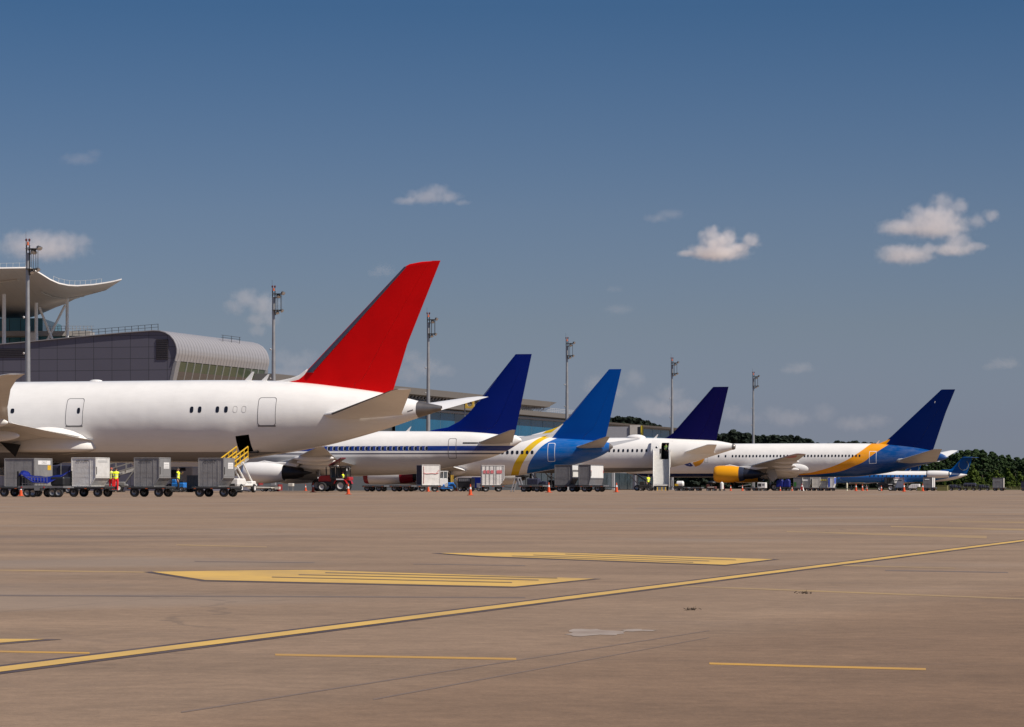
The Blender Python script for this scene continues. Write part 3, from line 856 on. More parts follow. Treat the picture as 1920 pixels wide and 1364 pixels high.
    # doors and windows
    for (a, b_, t, bt, win) in ((123.5, 156, 747.5, 799.5, True), (481, 514, 745.5, 798.5, False)):
        x0 = p.X(a, -2.8); x1 = p.X(b_, -2.8)
        d = p.outline('door', x0, x1, p.Z(a, bt, -2.7), p.Z(a, t, -2.4), .04, SEAL, panel=PW, r=.2)
        if win: p.pane('door_window', p.X(147.5, -2.8), p.Z(147, 770.5, -2.85), .24, .44, WINDOW, parent=d, off=.016)
        h = MB(); xm = (x0 + x1) / 2; zz = p.Z(a, bt, -2.7)
        h.add([p.surf(x0 + .02 + (x1 - x0 - .04) * i / 6, zz + dz, -1, .016) for dz in (-.08, .04) for i in range(7)], [(i, i + 1, i + 8, i + 7) for i in range(6)]); h.build('door_sill', SEAL, d)
    zw = p.Z(390, 768.3, -2.85)
    for px in (359, 374, 407, 423): p.pane('window', p.X(px, -2.85), zw, .27, .46, WINDOW)
    for px in (439.5, 455.5):
        xx = p.X(px, -2.85); p.outline('window_plug', xx - .16, xx + .16, zw - .24, zw + .24, .022, mat('window_plug_edge', (.33, .31, .29), .5), r=.14)
    p.pane('window', p.X(23, -2.85), p.Z(22, 771, -2.85), .3, .36, WINDOW)
    # antennas and roof fairing
    p.blade('antenna', 464, .62, .55); p.blade('antenna', 493.5, .45, .45)
    p.lobe('roof_fairing', (p.X(180), 0, p.ztop0), .5, .3, .12, PW)
    t = MB(); t.add([p.surf(p.X(px, -1.2), p.Z(px, py, -1.3), -1, .01) for (px, py) in ((760, 770.8), (770, 767.5), (770.4, 769.6), (760.6, 772.8))], [(0, 1, 2, 3)]); t.build('drain_mast', SEAL, p.root)
    for yy in (-5.2, 5.2): p.gear('main_gear', p.X(-45, yy), yy, 4.2, .66, .5, bogie=1.5, strut=.2)
    g = MB(); xg, zg = p.loc(22, 838, -3.6)
    g.prism([Vector((xg - .9, 0, zg + .35)), Vector((xg + .75, 0, zg + .15)), Vector((xg + .35, 0, zg - .75))], (0, -3.75, 0), (0, -3.68, 0)); g.build('gear_door', BLACKP, p.root)
    p.gear('nose_gear', p.xnose + 6, 0, 3.0, .5, .36)
    return p

def airliner_stripe():
    p = Plane('airliner', 'white airliner with a blue window stripe, dark blue tail fin and grey belly', 997, 20.7)
    tops = [(720, 808.8), (865, 809.6), (905, 811.8), (945, 815.6), (966, 816.3), (974, 819.5), (977.5, 824)]
    bots = [(660, 892.6), (720, 891.6), (780, 888.6), (853, 875.2), (906, 862.5), (941, 850.5), (966, 836.5), (977.5, 828)]
    p.profile(tops, bots, 38.0, .94, tailw=[(p.X(720), 1.9), (p.X(905), 1.15), (p.X(960), .5), (p.X(978), .12)])
    m = newmat('blue_stripe_livery', .26, coat=.14); x = NX(m)
    zb = lambda py: p.Z(800, py, -1.85)
    c = x.mix(x.gt(zb(856.5), x.z), WHITE, (.50, .48, .45))
    c = x.mix(x.AND(x.gt(x.z, zb(845.8)), x.gt(zb(836.4), x.z)), c, (.001, .028, .21))
    c = x.mix(x.AND(x.gt(x.z, zb(852.2)), x.gt(zb(849.6), x.z)), c, (.06, .06, .10))
    c = seams(x, c, 2.4, .9, 1.5, .06)
    x.out(c)
    p.fuselage(m)
    BL = paint('dark_blue_fin_paint', (.0006, .010, .145), rough=.35, coat=0, spec=.15, var=.06, scale=.5)
    LE = [(792, 812), (812, 806.5), (840, 801.5), (862, 790), (880, 774), (895, 755), (966, 665.5), (967, 664.5)]
    TE = [(965, 816), (967, 808), (997, 664.5)]
    p.fin('fin', LE, TE, BL, .09, 0, .66); p.fin('rudder', LE, TE, BL, .09, .664, 1.0)
    p.fin('leading_edge', [(896, 754), (966.5, 665.5)], [(977, 754), (997, 665.5)], mat('pale_edge_metal', (.30, .31, .36), .4, .5), .092, 0, .035, 1.08)
    st = []
    for (yy, pl, yl, pt, yt, tc) in ((-.5, 884, 829, 962, 832, .10), (-1.2, 899, 828, 961, 831.5, .10), (-6.9, 954.5, 807, 966, 808.5, .14), (-7.15, 959, 806, 966.5, 807, .10)):
        xl, zl = p.loc(pl, yl, yy); xt, zt = p.loc(pt, yt, yy); st.append((yy, xl, xt - xl, (zl + zt) / 2, tc))
    p.wing('tailplane', st, PGREY); p.wing('tailplane', st, PGREY, mirror=True)
    sl = MB(); sl.grid([[p.surf(p.X(px, -1.0), p.Z(px, py, -1.0), -1, .012) for px in (869, 880, 892, 904, 914)] for py in (832.4, 829.8)]); sl.build('tailplane_shadow_line', BLACKP, p.root)  # black strip laid on the skin as the tailplane's painted shadow line
    st = []
    for (yy, pl, yl, pt, yt, tc) in ((-1.5, 512, 872, 668, 874, .13), (-5.4, 541, 862, 634, 866, .115), (-16.6, 590, 840, 609, 842, .10), (-17.1, 596, 838, 608, 839, .07)):
        xl, zl = p.loc(pl, yl, yy); xt, zt = p.loc(pt, yt, yy); st.append((yy, xl, xt - xl, (zl + zt) / 2, tc))
    p.wing('wing', st, PGREY); p.wing('wing', st, PGREY, mirror=True)
    p.lobe('wing_fairing', (p.X(585), 0, p.zbot0 + .75), 5.2, 1.95, 1.15, m)
    for (yy, px, py) in ((-4.6, 622, 872), (-7.5, 618, 864), (-10.2, 612, 857)):
        xx, zz = p.loc(px, py, yy); p.lobe('flap_fairing', (xx - 1.2, yy, zz - .12), 1.9, .24, .30, PW)
    xx, zz = p.loc(640, 879, -2.3); p.lobe('flap_fairing', (xx - 1.5, -2.2, zz), 2.4, .5, .55, PW)
    def nac(side):
        y = 4.9 * side
        x0 = p.X(459, -4.9); x1 = p.X(533, -4.9)
        p.engine(x0, x1, y, p.Z(480, 887.0, -4.9), .99, PW, 2.5, pylon=(p.X(515, -4.9), p.X(560, -4.9), p.Z(540, 867, -4.9)), coremat=EXH)
    nac(-1); nac(1)
    zw = p.Z(700, 841.3, -1.85)
    xs = [p.X(606 + 10.05 * k, -1.87) for k in range(20)]
    frame = mat('window_surround', (.40, .40, .43), .4, .1)
    for xx in xs:
        o = p.pane('window', xx, zw, .30, .42, frame, off=.010)
        p.pane('glass', xx + .045, zw, .21, .34, WINDOW, off=.016, parent=o)
    p.outline('door', p.X(837.5, -1.8), p.X(852.5, -1.8), p.Z(845, 860.5, -1.7), p.Z(845, 822.3, -1.3), .045, SEAL, panel=m, r=.14)
    p.blade('antenna', 763, .42, .35)
    for yy in (-2.9, 2.9): p.gear('main_gear', p.X(598, yy), yy, 2.6, .56, .4)
    p.gear('nose_gear', p.xnose + 4, 0, 2.2, .35, .25)
    return p

def airliner_yellow_stripe():
    p = Plane('airliner', 'white airliner with bright blue tail, yellow diagonal band and blue rear door', 1165, 19.2)
    tops = [(960, 817.5), (1010, 819), (1040, 821.5), (1104, 825.5), (1130, 828.5), (1146, 831.5), (1149, 836)]
    bots = [(900, 893.5), (960, 892.6), (1000, 887.5), (1040, 880), (1086, 869.5), (1120, 858.5), (1141, 847), (1149, 840)]
    p.profile(tops, bots, 33.0, .94, tailw=[(p.X(960), 1.9), (p.X(1090), 1.05), (p.X(1135), .42), (p.X(1149), .1)])
    m = newmat('yellow_band_livery', .26, coat=.14); x = NX(m)
    def crv(pts): return x.curve(x.z, [(p.Z(px, py, -1.8), p.X(px, -1.8)) for (px, py) in pts])
    BLU = (.0006, .105, .38)
    yl = crv([(944, 896), (950.5, 892), (965, 867), (983, 842), (1002, 824), (1013, 817), (1030, 804)])
    yr = crv([(958, 896), (964, 892), (980, 867), (997, 842), (1016, 824), (1027, 817), (1044, 804)])
    be = crv([(974, 896), (980.5, 889), (990, 870), (1001, 853), (1016, 835), (1034, 823), (1054, 812)])
    # the blue ends along a line that climbs towards the tail; below it the belly stays grey
    bb = x.curve(x.x, [(p.X(px, -1), p.Z(px, py, -1)) for (px, py) in ((960, 893), (980, 890), (1038, 880.5), (1086, 870.5), (1150, 846))])
    c = x.mix(x.AND(x.gt(x.x, yl), x.gt(yr, x.x)), WHITE, (.72, .46, .006))
    c = x.mix(x.AND(x.gt(x.x, be), x.gt(x.z, bb)), c, BLU)
    c = x.mix(x.gt(x.x, p.X(1143)), c, (.15, .13, .12))
    c = seams(x, c, 2.4, .9, 1.5, .05)
    x.out(c)
    p.fuselage(m)
    FB = newmat('bright_blue_fin_paint', .4, spec=.08); x = NX(FB)
    fe = x.curve(x.z, [(p.Z(px, py), p.X(px)) for (px, py) in ((1034, 824), (1056, 796), (1064, 786))])
    y1 = x.curve(x.z, [(p.Z(px, py), p.X(px)) for (px, py) in ((1013, 817), (1030, 804))])
    y2 = x.curve(x.z, [(p.Z(px, py), p.X(px)) for (px, py) in ((1027, 817), (1044, 804))])
    c = x.mix(x.AND(x.gt(x.x, y1), x.gt(y2, x.x)), WHITE, (.72, .46, .006))
    c = x.mix(x.op('MAXIMUM', x.gt(x.x, fe), x.gt(x.z, p.Z(1056, 795))), c, (.0008, .064, .31))
    x.out(c)
    LE = [(985, 822), (998, 815.5), (1020, 809.5), (1036, 805), (1048, 800), (1060, 790), (1141.5, 693.4), (1142.5, 692.6)]
    TE = [(1134, 834), (1137, 816), (1165, 692.8)]
    p.fin('fin', LE, TE, FB, .09, 0, .72); p.fin('rudder', LE, TE, FB, .09, .724, 1.0)
    p.fin('leading_edge', [(1062, 788), (1141.8, 693.4)], [(1143, 788), (1165, 693.4)], MATS['pale_edge_metal'], .092, 0, .03, 1.08)
    st = []
    for (yy, pl, yl_, pt, yt, tc) in ((-.5, 1070, 838, 1135, 840, .10), (-1.1, 1083, 837, 1132, 839, .10), (-6.2, 1131.5, 820, 1143, 821.5, .14), (-6.5, 1136, 818.5, 1142.5, 819.5, .10)):
        xl, zl = p.loc(pl, yl_, yy); xt, zt = p.loc(pt, yt, yy); st.append((yy, xl, xt - xl, (zl + zt) / 2, tc))
    p.wing('tailplane', st, PGREY); p.wing('tailplane', st, PGREY, mirror=True)
    ch = [(-1.5, 7.2), (-5.2, 4.7), (-14.2, 1.6)]
    st = []
    for (yy, c_), (pt, yt) in zip(ch, ((876, 884), (850, 876), (842, 856))):
        xt, zt = p.loc(pt, yt, yy); st.append((yy, xt - c_, c_, zt, .12))
    p.wing('wing', st, PGREY); p.wing('wing', st, PGREY, mirror=True)
    xx, zz = p.loc(840, 884, -2.0); p.lobe('wing_fairing', (xx - 1.5, -1.5, zz), 3.2, .95, .62, PW); p.lobe('wing_fairing', (xx - 1.5, 1.5, zz), 3.2, .95, .62, PW)
    nm = newmat('red_ended_nacelle', .3, coat=.3); x = NX(nm)
    x0 = p.X(686, -4.8); x1 = p.X(777, -4.8)
    c = x.mix(x.op('MAXIMUM', x.gt(p.X(691.5, -5.2), x.x), x.gt(x.x, p.X(750, -5.2))), (.66, .63, .60), (.22, .008, .018))
    x.out(c)
    for sd in (-1, 1):
        p.engine(x0, x1, 4.8 * sd, p.Z(730, 892.5, -4.8), .86, nm, 1.6, lip=mat('red_intake', (.2, .01, .02), .4), coremat=EXH, pylon=(p.X(745, -4.8), p.X(790, -4.8), p.Z(780, 877, -4.8)))
    zw = p.Z(975, 848.6, -1.85)
    p.panes([p.X(987.4 - 9.05 * k, -1.87) for k in range(-1, 12)], zw, .27, .36, WINDOW)
    p.outline('door', p.X(1025.5, -1.6), p.X(1039, -1.6), p.Z(1032, 866, -1.5), p.Z(1032, 831, -1.2), .05, SEALW, panel=m, r=.14)
    for yy in (-2.7, 2.7): p.gear('main_gear', p.X(846, yy), yy, 2.4, .52, .38)
    p.gear('nose_gear', p.xnose + 4, 0, 2.1, .35, .25)
    return p

def airliner_indigo():
    p = Plane('airliner', 'plain white airliner with indigo tail fin and passenger stairs at its open rear door', 1366, 16.5)
    tops = [(1200, 821), (1240, 822), (1290, 824), (1343, 826.8), (1362, 830), (1376, 832.8)]
    bots = [(1130, 887.4), (1170, 886.6), (1220, 883.5), (1258, 877), (1310, 863.5), (1350, 851), (1376, 843)]
    p.profile(tops, bots, 43.0, .955)
    m = newmat('plain_white_skin', .24, coat=.14); x = NX(m)
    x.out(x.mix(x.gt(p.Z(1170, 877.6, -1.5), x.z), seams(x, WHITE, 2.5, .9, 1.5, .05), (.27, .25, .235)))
    dx0, dx1 = p.X(1238.5, -1.9), p.X(1252, -1.9)
    dz0, dz1 = p.Z(1245, 861.8, -1.9), p.Z(1245, 830.5, -1.6)
    p.door = (dx0, dx1, dz0, dz1)
    p.fuselage(m, holes=[(dx0, dx1, dz0, dz1)])
    b = MB(); rs = []
    for (px, t, bt) in ((1373.5, 832.2, 843.9), (1376.6, 832.7, 843.6), (1378.6, 834, 842), (1377.5, 835.5, 840.5)):
        xx, zt = p.loc(px, t); _, zb = p.loc(px, bt); c_ = (zt + zb) / 2; h = (zt - zb) / 2
        rs.append([(xx, h * math.cos(2 * math.pi * i / 24), c_ + h * math.sin(2 * math.pi * i / 24)) for i in range(24)])
    b.rings(rs, True, True).build('tail_cone', TITAN, p.root)
    IN = paint('indigo_fin_paint', (.0022, .0015, .055), rough=.35, coat=0, spec=.15, var=.06, scale=.5)
    LE = [(1242, 824), (1250, 820.5), (1262, 812.5), (1336.5, 726.6), (1338, 725.8)]
    TE = [(1341.5, 832), (1343, 826), (1366, 725.8)]
    p.fin('fin', LE, TE, IN, .09, 0, .66); p.fin('rudder', LE, TE, IN, .09, .664, 1.0)
    st = []
    for (yy, pl, yl, pt, yt, tc) in ((-.6, 1270, 849, 1340, 853, .10), (-1.3, 1284, 844, 1338.5, 851.5, .10), (-6.0, 1321, 834.5, 1343.5, 837, .09), (-6.2, 1326, 833.5, 1343.5, 834.5, .07)):
        xl, zl = p.loc(pl, yl, yy); xt, zt = p.loc(pt, yt, yy); st.append((yy, xl, xt - xl, (zl + zt) / 2, tc))
    p.wing('tailplane', st, PW); p.wing('tailplane', st, PW, mirror=True)
    st = []
    for (yy, c_, pt, yt) in ((-1.5, 7.0, 1092, 876), (-6.0, 4.2, 1066, 869), (-16.8, 1.6, 1050, 850)):
        xt, zt = p.loc(pt, yt, yy); st.append((yy, xt - c_, c_, zt, .12))
    p.wing('wing', st, PGREY); p.wing('wing', st, PGREY, mirror=True)
    for sd in (-1, 1): p.engine(p.X(860, -5.7), p.X(920, -5.7), 5.7 * sd, 1.75, 1.12, PW, 1.4, coremat=EXH)
    zw = p.Z(1180, 845.2, -1.9)
    p.panes([p.X(1211.5 - 8.65 * k, -1.93) for k in range(0, 14)], zw, .24, .36, WINDOW)
    # plug door swung out and forward, standing off the skin
    w = dx1 - dx0
    d = MB(); g = []
    for j in range(13):
        z = dz0 - .05 + (dz1 - dz0 + .08) * j / 12
        g.append([p.surf(dx0 - .12 - (w + .12) * i / 6, z, -1, .42) for i in range(7)])
    h = [[v - Vector((0, -.12, 0)) for v in r] for r in g]
    d.grid(g); d.grid(h)
    for a_, b_ in ((0, 0), (0, -1)):
        pass
    loop = lambda q: [r[0] for r in q] + q[-1][1:] + [r[-1] for r in q[::-1]][1:] + q[0][::-1][1:-1]
    d.rings([loop(g), loop(h)], True, False)
    do = d.build('door', PW, p.root, angle=30)
    hb = MB(); zc = (dz0 + dz1) / 2; a_ = p.surf(dx0 - .3, zc, -1, .36); hb.bar(a_, p.surf(dx0 + .02, zc, -1, -.1), .12, .5); hb.build('door_hinge', DARKST, do)
    wn_ = MB(); wn_.ell(p.surf(dx0 - .45, zc + .25, -1, .425), .12, .02, .16); wn_.build('door_window', WINDOW, do)
    rad = p.lobe('antenna_dome', (p.X(1192.5), 0, p.top(p.X(1192)) - .05), 1.15, .62, .42, PW)
    p.blade('antenna', 1227.5, .42, .35)
    for yy, px in ((-3.8, 1003), (3.8, 1034)): p.gear('main_gear', p.X(px, yy), yy, 2.6, .63, .45)
    p.gear('nose_gear', p.xnose + 5, 0, 2.1, .4, .25)
    return p

def airliner_navy():
    p = Plane('airliner', 'white airliner with navy tail, broad orange swoosh and yellow engine, far right', 1791, 11.8)
    tops = [(1560, 831.6), (1640, 832), (1668, 834), (1720, 840), (1755, 847.5), (1771, 853.5), (1776, 857)]
    bots = [(1480, 895.2), (1540, 895.6), (1600, 894.5), (1655, 888.5), (1717, 875), (1755, 866), (1772, 862), (1776, 859)]
    p.profile(tops, bots, 54.0, .93, tailw=[(p.X(1600), 2.52), (p.X(1717), 1.4), (p.X(1765), .45), (p.X(1776), .12)])
    m = newmat('orange_swoosh_livery', .26, coat=.14); x = NX(m)
    # both swoosh edges: height of the edge at each station, walked from the belly up to the crown
    o1 = [(p.X(px, -2.3), p.Z(px, py, -2.3)) for (px, py) in ((1440, 891.5), (1507, 888.3), (1538, 882), (1575, 869.3), (1604, 853), (1629, 833), (1650, 812))]
    o2 = [(p.X(px, -2.3), p.Z(px, py, -2.3)) for (px, py) in ((1440, 892.2), (1507, 891), (1538, 889), (1575, 884), (1600, 875), (1620, 866), (1631, 857), (1663, 833.5), (1690, 812))]
    e1 = x.curve(x.x, o1); e2 = x.curve(x.x, o2)
    bz = p.Z(1300, 888.3, -1.6)
    NAVY = (.002, .010, .07)
    c = x.mix(x.gt(bz, x.z), WHITE, NAVY)
    c = x.mix(x.AND(x.gt(e1, x.z), x.gt(x.x, p.X(1460))), c, (.80, .31, .004))
    c = x.mix(x.AND(x.gt(e2, x.z), x.gt(x.x, p.X(1455))), c, (.0006, .055, .215))
    c = seams(x, c, 2.6, .9, 1.5, .04)
    x.out(c)
    p.fuselage(m)
    NV = newmat('navy_fin_paint', .4, spec=.08); x = NX(NV)
    fe = x.curve(x.z, [(p.Z(px, py), p.X(px)) for (px, py) in ((1660, 836), (1668, 826), (1672, 821))])
    x.out(x.mix(x.op('MAXIMUM', x.gt(x.x, fe), x.gt(x.z, p.Z(1669, 824.5))), (.80, .31, .004), (.0004, .0095, .082)))
    LE = [(1632, 836), (1648, 832), (1662, 826.5), (1672, 818), (1764.5, 731.4), (1766, 730.6)]
    TE = [(1747, 850), (1751, 840), (1766, 795), (1774, 772), (1791, 730.7)]
    p.fin('fin', LE, TE, NV, .09, 0, .68); p.fin('rudder', LE, TE, NV, .09, .684, 1.0)
    mk = MB(); mk.prism([Vector((p.X(px), 0, p.Z(px, py))) for (px, py) in ((1752.6, 756.5), (1753.4, 752.4), (1754.6, 752.8), (1754.0, 755.6))], (0, -.36, 0), (0, -.34, 0)); mk.build('fin_mark', WHITEP, p.root)
    st = []
    for (yy, pl, yl, pt, yt, tc) in ((-1.2, 1676, 865.5, 1757, 866, .10), (-2.0, 1684, 863, 1756.5, 864.5, .10), (-9.0, 1748, 843, 1766, 844.5, .09), (-9.3, 1752, 842, 1766, 843, .07)):
        xl, zl = p.loc(pl, yl, yy); xt, zt = p.loc(pt, yt, yy); st.append((yy, xl, xt - xl, (zl + zt) / 2, tc))
    p.wing('tailplane', st, PGREY); p.wing('tailplane', st, PW, mirror=True)
    nk = MB(); nk.lathe((st[1][1] - .25, -2.0, st[1][3]), (1, 0, 0), [(0, .05), (.3, .3), (.9, .36), (1.6, .2)], 14, True); nk.build('tailplane_root', PGREY, p.root)
    st = []
    for (yy, pl, yl, pt, yt, tc) in ((-2.0, 1383, 878, 1502, 882, .13), (-7.5, 1407, 872, 1483, 876, .115), (-22.8, 1484, 853, 1509, 854.5, .10), (-23.6, 1490, 851.5, 1511, 852.5, .08)):
        xl, zl = p.loc(pl, yl, yy); xt, zt = p.loc(pt, yt, yy); st.append((yy, xl, xt - xl, (zl + zt) / 2, tc))
    wg = p.wing('wing', st, PGREY); p.wing('wing', st, PGREY, mirror=True)
    tp = [(y, x_, c_, z_ + .02, tc * 1.25) for (y, x_, c_, z_, tc) in (tuple(a + (b - a) * .83 for a, b in zip(st[1], st[2])), st[2], st[3])]
    p.wing('wing_tip', tp, mat('red_wing_tip', (.35, .02, .03), .4), parent=wg)
    p.lobe('wing_fairing', (p.X(1455), 0, p.zbot0 + 1.15), 6.0, 2.65, 1.4, MATS['paint_white'])
    xx, zz = p.loc(1497, 878.5, -2.6); p.lobe('wing_fairing', (xx - .4, -2.0, zz), 2.2, .75, .95, PW)
    for (yy, px, py) in ((-5.5, 1490, 879), (-9.5, 1485, 872), (-14.5, 1490, 864)):
        xx, zz = p.loc(px, py, yy); p.lobe('flap_fairing', (xx - 1.3, yy, zz - .15), 2.0, .28, .36, PW)
    YN = newmat('yellow_nacelle', .3, coat=.30); x = NX(YN)
    xa, xb = p.X(1341, -7.9), p.X(1396, -7.9)
    gx = x.op('ADD', p.X(1384.5, -9), x.op('MULTIPLY', x.op('SUBTRACT', x.z, 2.0), -.02))
    c = x.mix(x.gt(x.x, gx), (.78, .33, .004), (.03, .036, .06))
    x.out(c)
    for sd in (-1, 1): p.engine(xa, xb, 7.9 * sd, p.Z(1362, 889.4, -7.9), 1.37, YN, 3.6, lip=mat('yellow_intake', (.6, .27, .01), .4), coremat=mat('dark_blue_core', (.02, .022, .035), .4, .3), pylon=(p.X(1385, -7.9), p.X(1440, -7.9), p.Z(1410, 875, -7.9)))
    zw = p.Z(1400, 855.6, -2.5)
    xs = [p.X(px, -2.52) for px in (1347.3, 1360.3)] + [p.X(1373.4 + 6.43 * k, -2.52) for k in range(38)]
    p.panes(xs, zw, .27, .40, WINDOW)
    p.outline('door', p.X(1629.3, -2.3), p.X(1642.8, -2.3), p.Z(1636, 869.6, -2.3), p.Z(1636, 846.4, -2.2), .07, SEALW, panel=m, r=.1)
    p.outline('door', p.X(1321, -2.4), p.X(1327.5, -2.4), p.Z(1324, 868, -2.4), p.Z(1324, 858.5, -2.4), .03, SEAL, panel=m, r=.05)
    # emblem: a navy and an orange fan shape on the forward fuselage
    def decal(name, pts, mm):
        b = MB(); ctr = (sum(q[0] for q in pts) / len(pts), sum(q[1] for q in pts) / len(pts))
        dense = []
        for (a, b_) in zip(pts, pts[1:] + pts[:1]):
            dense += [(a[0] + (b_[0] - a[0]) * k / 4, a[1] + (b_[1] - a[1]) * k / 4) for k in range(4)]
        def sp(q, f): q = (ctr[0] + (q[0] - ctr[0]) * f, ctr[1] + (q[1] - ctr[1]) * f); return p.surf(p.X(q[0], -2.4), p.Z(q[0], q[1], -2.4), -1, .012)
        n = len(dense); vs = [sp(ctr, 0)] + [sp(q, .5) for q in dense] + [sp(q, 1) for q in dense]
        b.add(vs, [(0, 1 + i, 1 + (i + 1) % n) for i in range(n)] + [(1 + i, 1 + (i + 1) % n, 1 + n + (i + 1) % n, 1 + n + i) for i in range(n)])
        return b.build(name, mm, p.root)
    EB = mat('emblem_navy', (.012, .035, .20), .35); EO = mat('emblem_orange', (.70, .28, .01), .35)
    decal('emblem', [(1282.3, 870.8), (1288, 868.9), (1294.5, 867.8), (1297, 870.5), (1300, 874.3), (1294, 875.4), (1288, 874.2)], EB)
    decal('emblem', [(1298.6, 867.6), (1304, 866), (1316, 862), (1322.5, 858), (1318.5, 867), (1312, 872.8), (1303.5, 875.6)], EO)
    decal('emblem', [(1291.6, 871.2), (1292.6, 870.4), (1293.4, 871.3), (1292.5, 872.6)], SEALW)
    p.blade('antenna', 1644, .5, .4)
    for yy in (-4.65, 4.65): p.gear('main_gear', p.X(1458, 0) - .3, yy, 3.0, .62, .45, bogie=1.45, strut=.18)
    gd = MB(); xg, zg = p.loc(1448, 892, -5.3)
    gd.prism([Vector((xg - .75, 0, zg + 1.0)), Vector((xg + .55, 0, zg + .95)), Vector((xg + .9, 0, zg - .35)), Vector((xg + .1, 0, zg - 1.05)), Vector((xg - .9, 0, zg + .1))], (0, -5.45, 0), (0, -5.38, 0)); gd.build('gear_door', PGREY, p.root)
    p.gear('nose_gear', p.X(1195), 0, 2.4, .48, .3)
    return p

def regional_jet():
    p = Plane('regional_jet', 'small blue and white T-tailed jet with a white rear engine beside the trees', 1832, 9.1)
    p.root['category'] = 'jet'
    tops = [(1690, 883.6), (1740, 883.8), (1780, 885.5), (1800, 888), (1813, 890)]
    bots = [(1690, 905.0), (1712, 904.8), (1735, 904.2), (1765, 903), (1785, 900.3), (1800, 896.5), (1811, 892)]
    p.profile(tops, bots, 26.5, .97)
    m = newmat('blue_jet_livery', .28, coat=.4); x = NX(m)
    BL = (.008, .13, .42)
    e1 = x.curve(x.x, [(p.X(px, -1), p.Z(px, py, -1)) for (px, py) in ((1400, 886), (1600, 888.5), (1650, 890.6), (1760, 890.8), (1790, 890.6), (1802, 890.8))])
    e2 = x.curve(x.x, [(p.X(px, -1), p.Z(px, py, -1)) for (px, py) in ((1400, 908), (1730, 904), (1760, 900), (1785, 895), (1800, 890.5))])
    c = x.mix(x.AND(x.AND(x.gt(e1, x.z), x.gt(x.z, e2)), x.gt(p.X(1799), x.x)), WHITE, BL)
    x.out(c); x.bump(x.noise(.5, 2), .1, .2)
    p.fuselage(m, n=40)
    FB = paint('regional_fin_paint', (.001, .07, .26), rough=.32, coat=0, spec=.2, var=.05)
    LE = [(1752, 886), (1766, 881.5), (1782, 880.5), (1786, 877.5), (1805.5, 857)]
    TE = [(1812, 889.5), (1814, 886), (1824, 857)]
    p.fin('fin', LE, TE, FB, .11, 0, .70); p.fin('rudder', LE, TE, FB, .11, .704, 1.0)
    xl, zl = p.loc(1806, 857.5); xt, _ = p.loc(1824, 857.5)
    st = [(0, xl - .2, xt - xl + .5, zl - .12, .13), (-3.6, xl + 1.9, 1.05, zl - .08, .11), (-3.8, xl + 2.15, .75, zl - .08, .08)]
    p.wing('tailplane', st, FB); p.wing('tailplane', st, FB, mirror=True)
    # thin yellow ring on the fin
    xr, zr = p.loc(1807, 872.5); r = MB()
    for sd in (-1, 1):
        pts = [Vector((xr + 1.0 * math.cos(a), sd * .2, zr + 1.05 * math.sin(a))) for a in [R(150 + 12 * k) for k in range(23)]]
        r.path(pts, .035, 6)
    r.build('fin_ring', mat('fin_ring_paint', (.45, .42, .10), .5), p.root)
    for sd in (-1, 1):
        o = p.engine(p.X(1738, -1.9), p.X(1779, -1.9), 1.9 * sd, p.Z(1758, 890, -1.9), .80, PW, .25, lip=mat('dark_intake', (.05, .05, .06), .4))
        b = MB(); b.b2(p.X(1745, -1.3), p.X(1772, -1.3), *sorted((1.0 * sd, 1.45 * sd)), p.Z(1758, 891.5, -1.9), p.Z(1758, 889, -1.9)); b.build('engine_pylon', PW, o)
    st = []
    for (yy, c_, px, py) in ((-.6, 4.2, 1700, 905.5), (-9.5, 1.3, 1690, 901)):
        xt, zt = p.loc(px, py, yy); st.append((yy, xt - c_, c_, zt, .12))
    p.wing('wing', st, PGREY); p.wing('wing', st, PGREY, mirror=True)
    p.lobe('wing_fairing', (p.X(1690), 0, p.zbot0 + .35), 3.4, 1.05, .6, m)
    p.panes([p.X(1631 + 7.85 * k, -1.1) for k in range(0, 14)], p.Z(1700, 892.6, -1.1), .25, .34, WINDOW)
    p.outline('door', p.X(1679, -1.1), p.X(1685, -1.1), p.Z(1680, 897, -1.1), p.Z(1680, 886, -1.0), .03, SEALW, panel=m, r=.06)
    p.blade('antenna', 1705, .35, .25); 
    for yy in (-2.0, 2.0): p.gear('main_gear', p.X(1702, yy), yy, 1.2, .36, .25, strut=.08)
    p.gear('nose_gear', p.xnose + 2.5, 0, 1.0, .25, .18, strut=.07)
    return p

PL = {}
PL['red'] = airliner_red()
PL['stripe'] = airliner_stripe()
PL['yellow'] = airliner_yellow_stripe()
PL['indigo'] = airliner_indigo()
PL['navy'] = airliner_navy()
PL['jet'] = regional_jet()
_j = PL['jet'].root
dup(_j, (P(1737, 900, 760).x, 760, 0), -TH, 'small blue jet whose fin shows beneath the navy tailed airliner, left of its twin')
# ------------------------------------------------------------------ terminal, masts, trees
OFF = -178.0
def sx(px, off=OFF):
    u = (px - 960.0) / F
    return off * (-u * ST - CT) / (ST - u * CT)
def tz(px, py, off=OFF):
    s_ = sx(px, off); Y = -ST * off + CT * s_
    return CH + (HZ - py) / F * Y
def goff(px, s0):
    u = (px - 960.0) / F
    return s0 * (u * CT - ST) / (CT + u * ST)
def gz(px, py, s0):
    o = goff(px, s0); Y = -ST * o + CT * s0
    return CH + (HZ - py) / F * Y
def tpos(off, s): return Vector((CT * off + ST * s, -ST * off + CT * s, 0))
TROT = math.pi / 2 - TH      # local x runs along the terminal away from the camera, local y inland

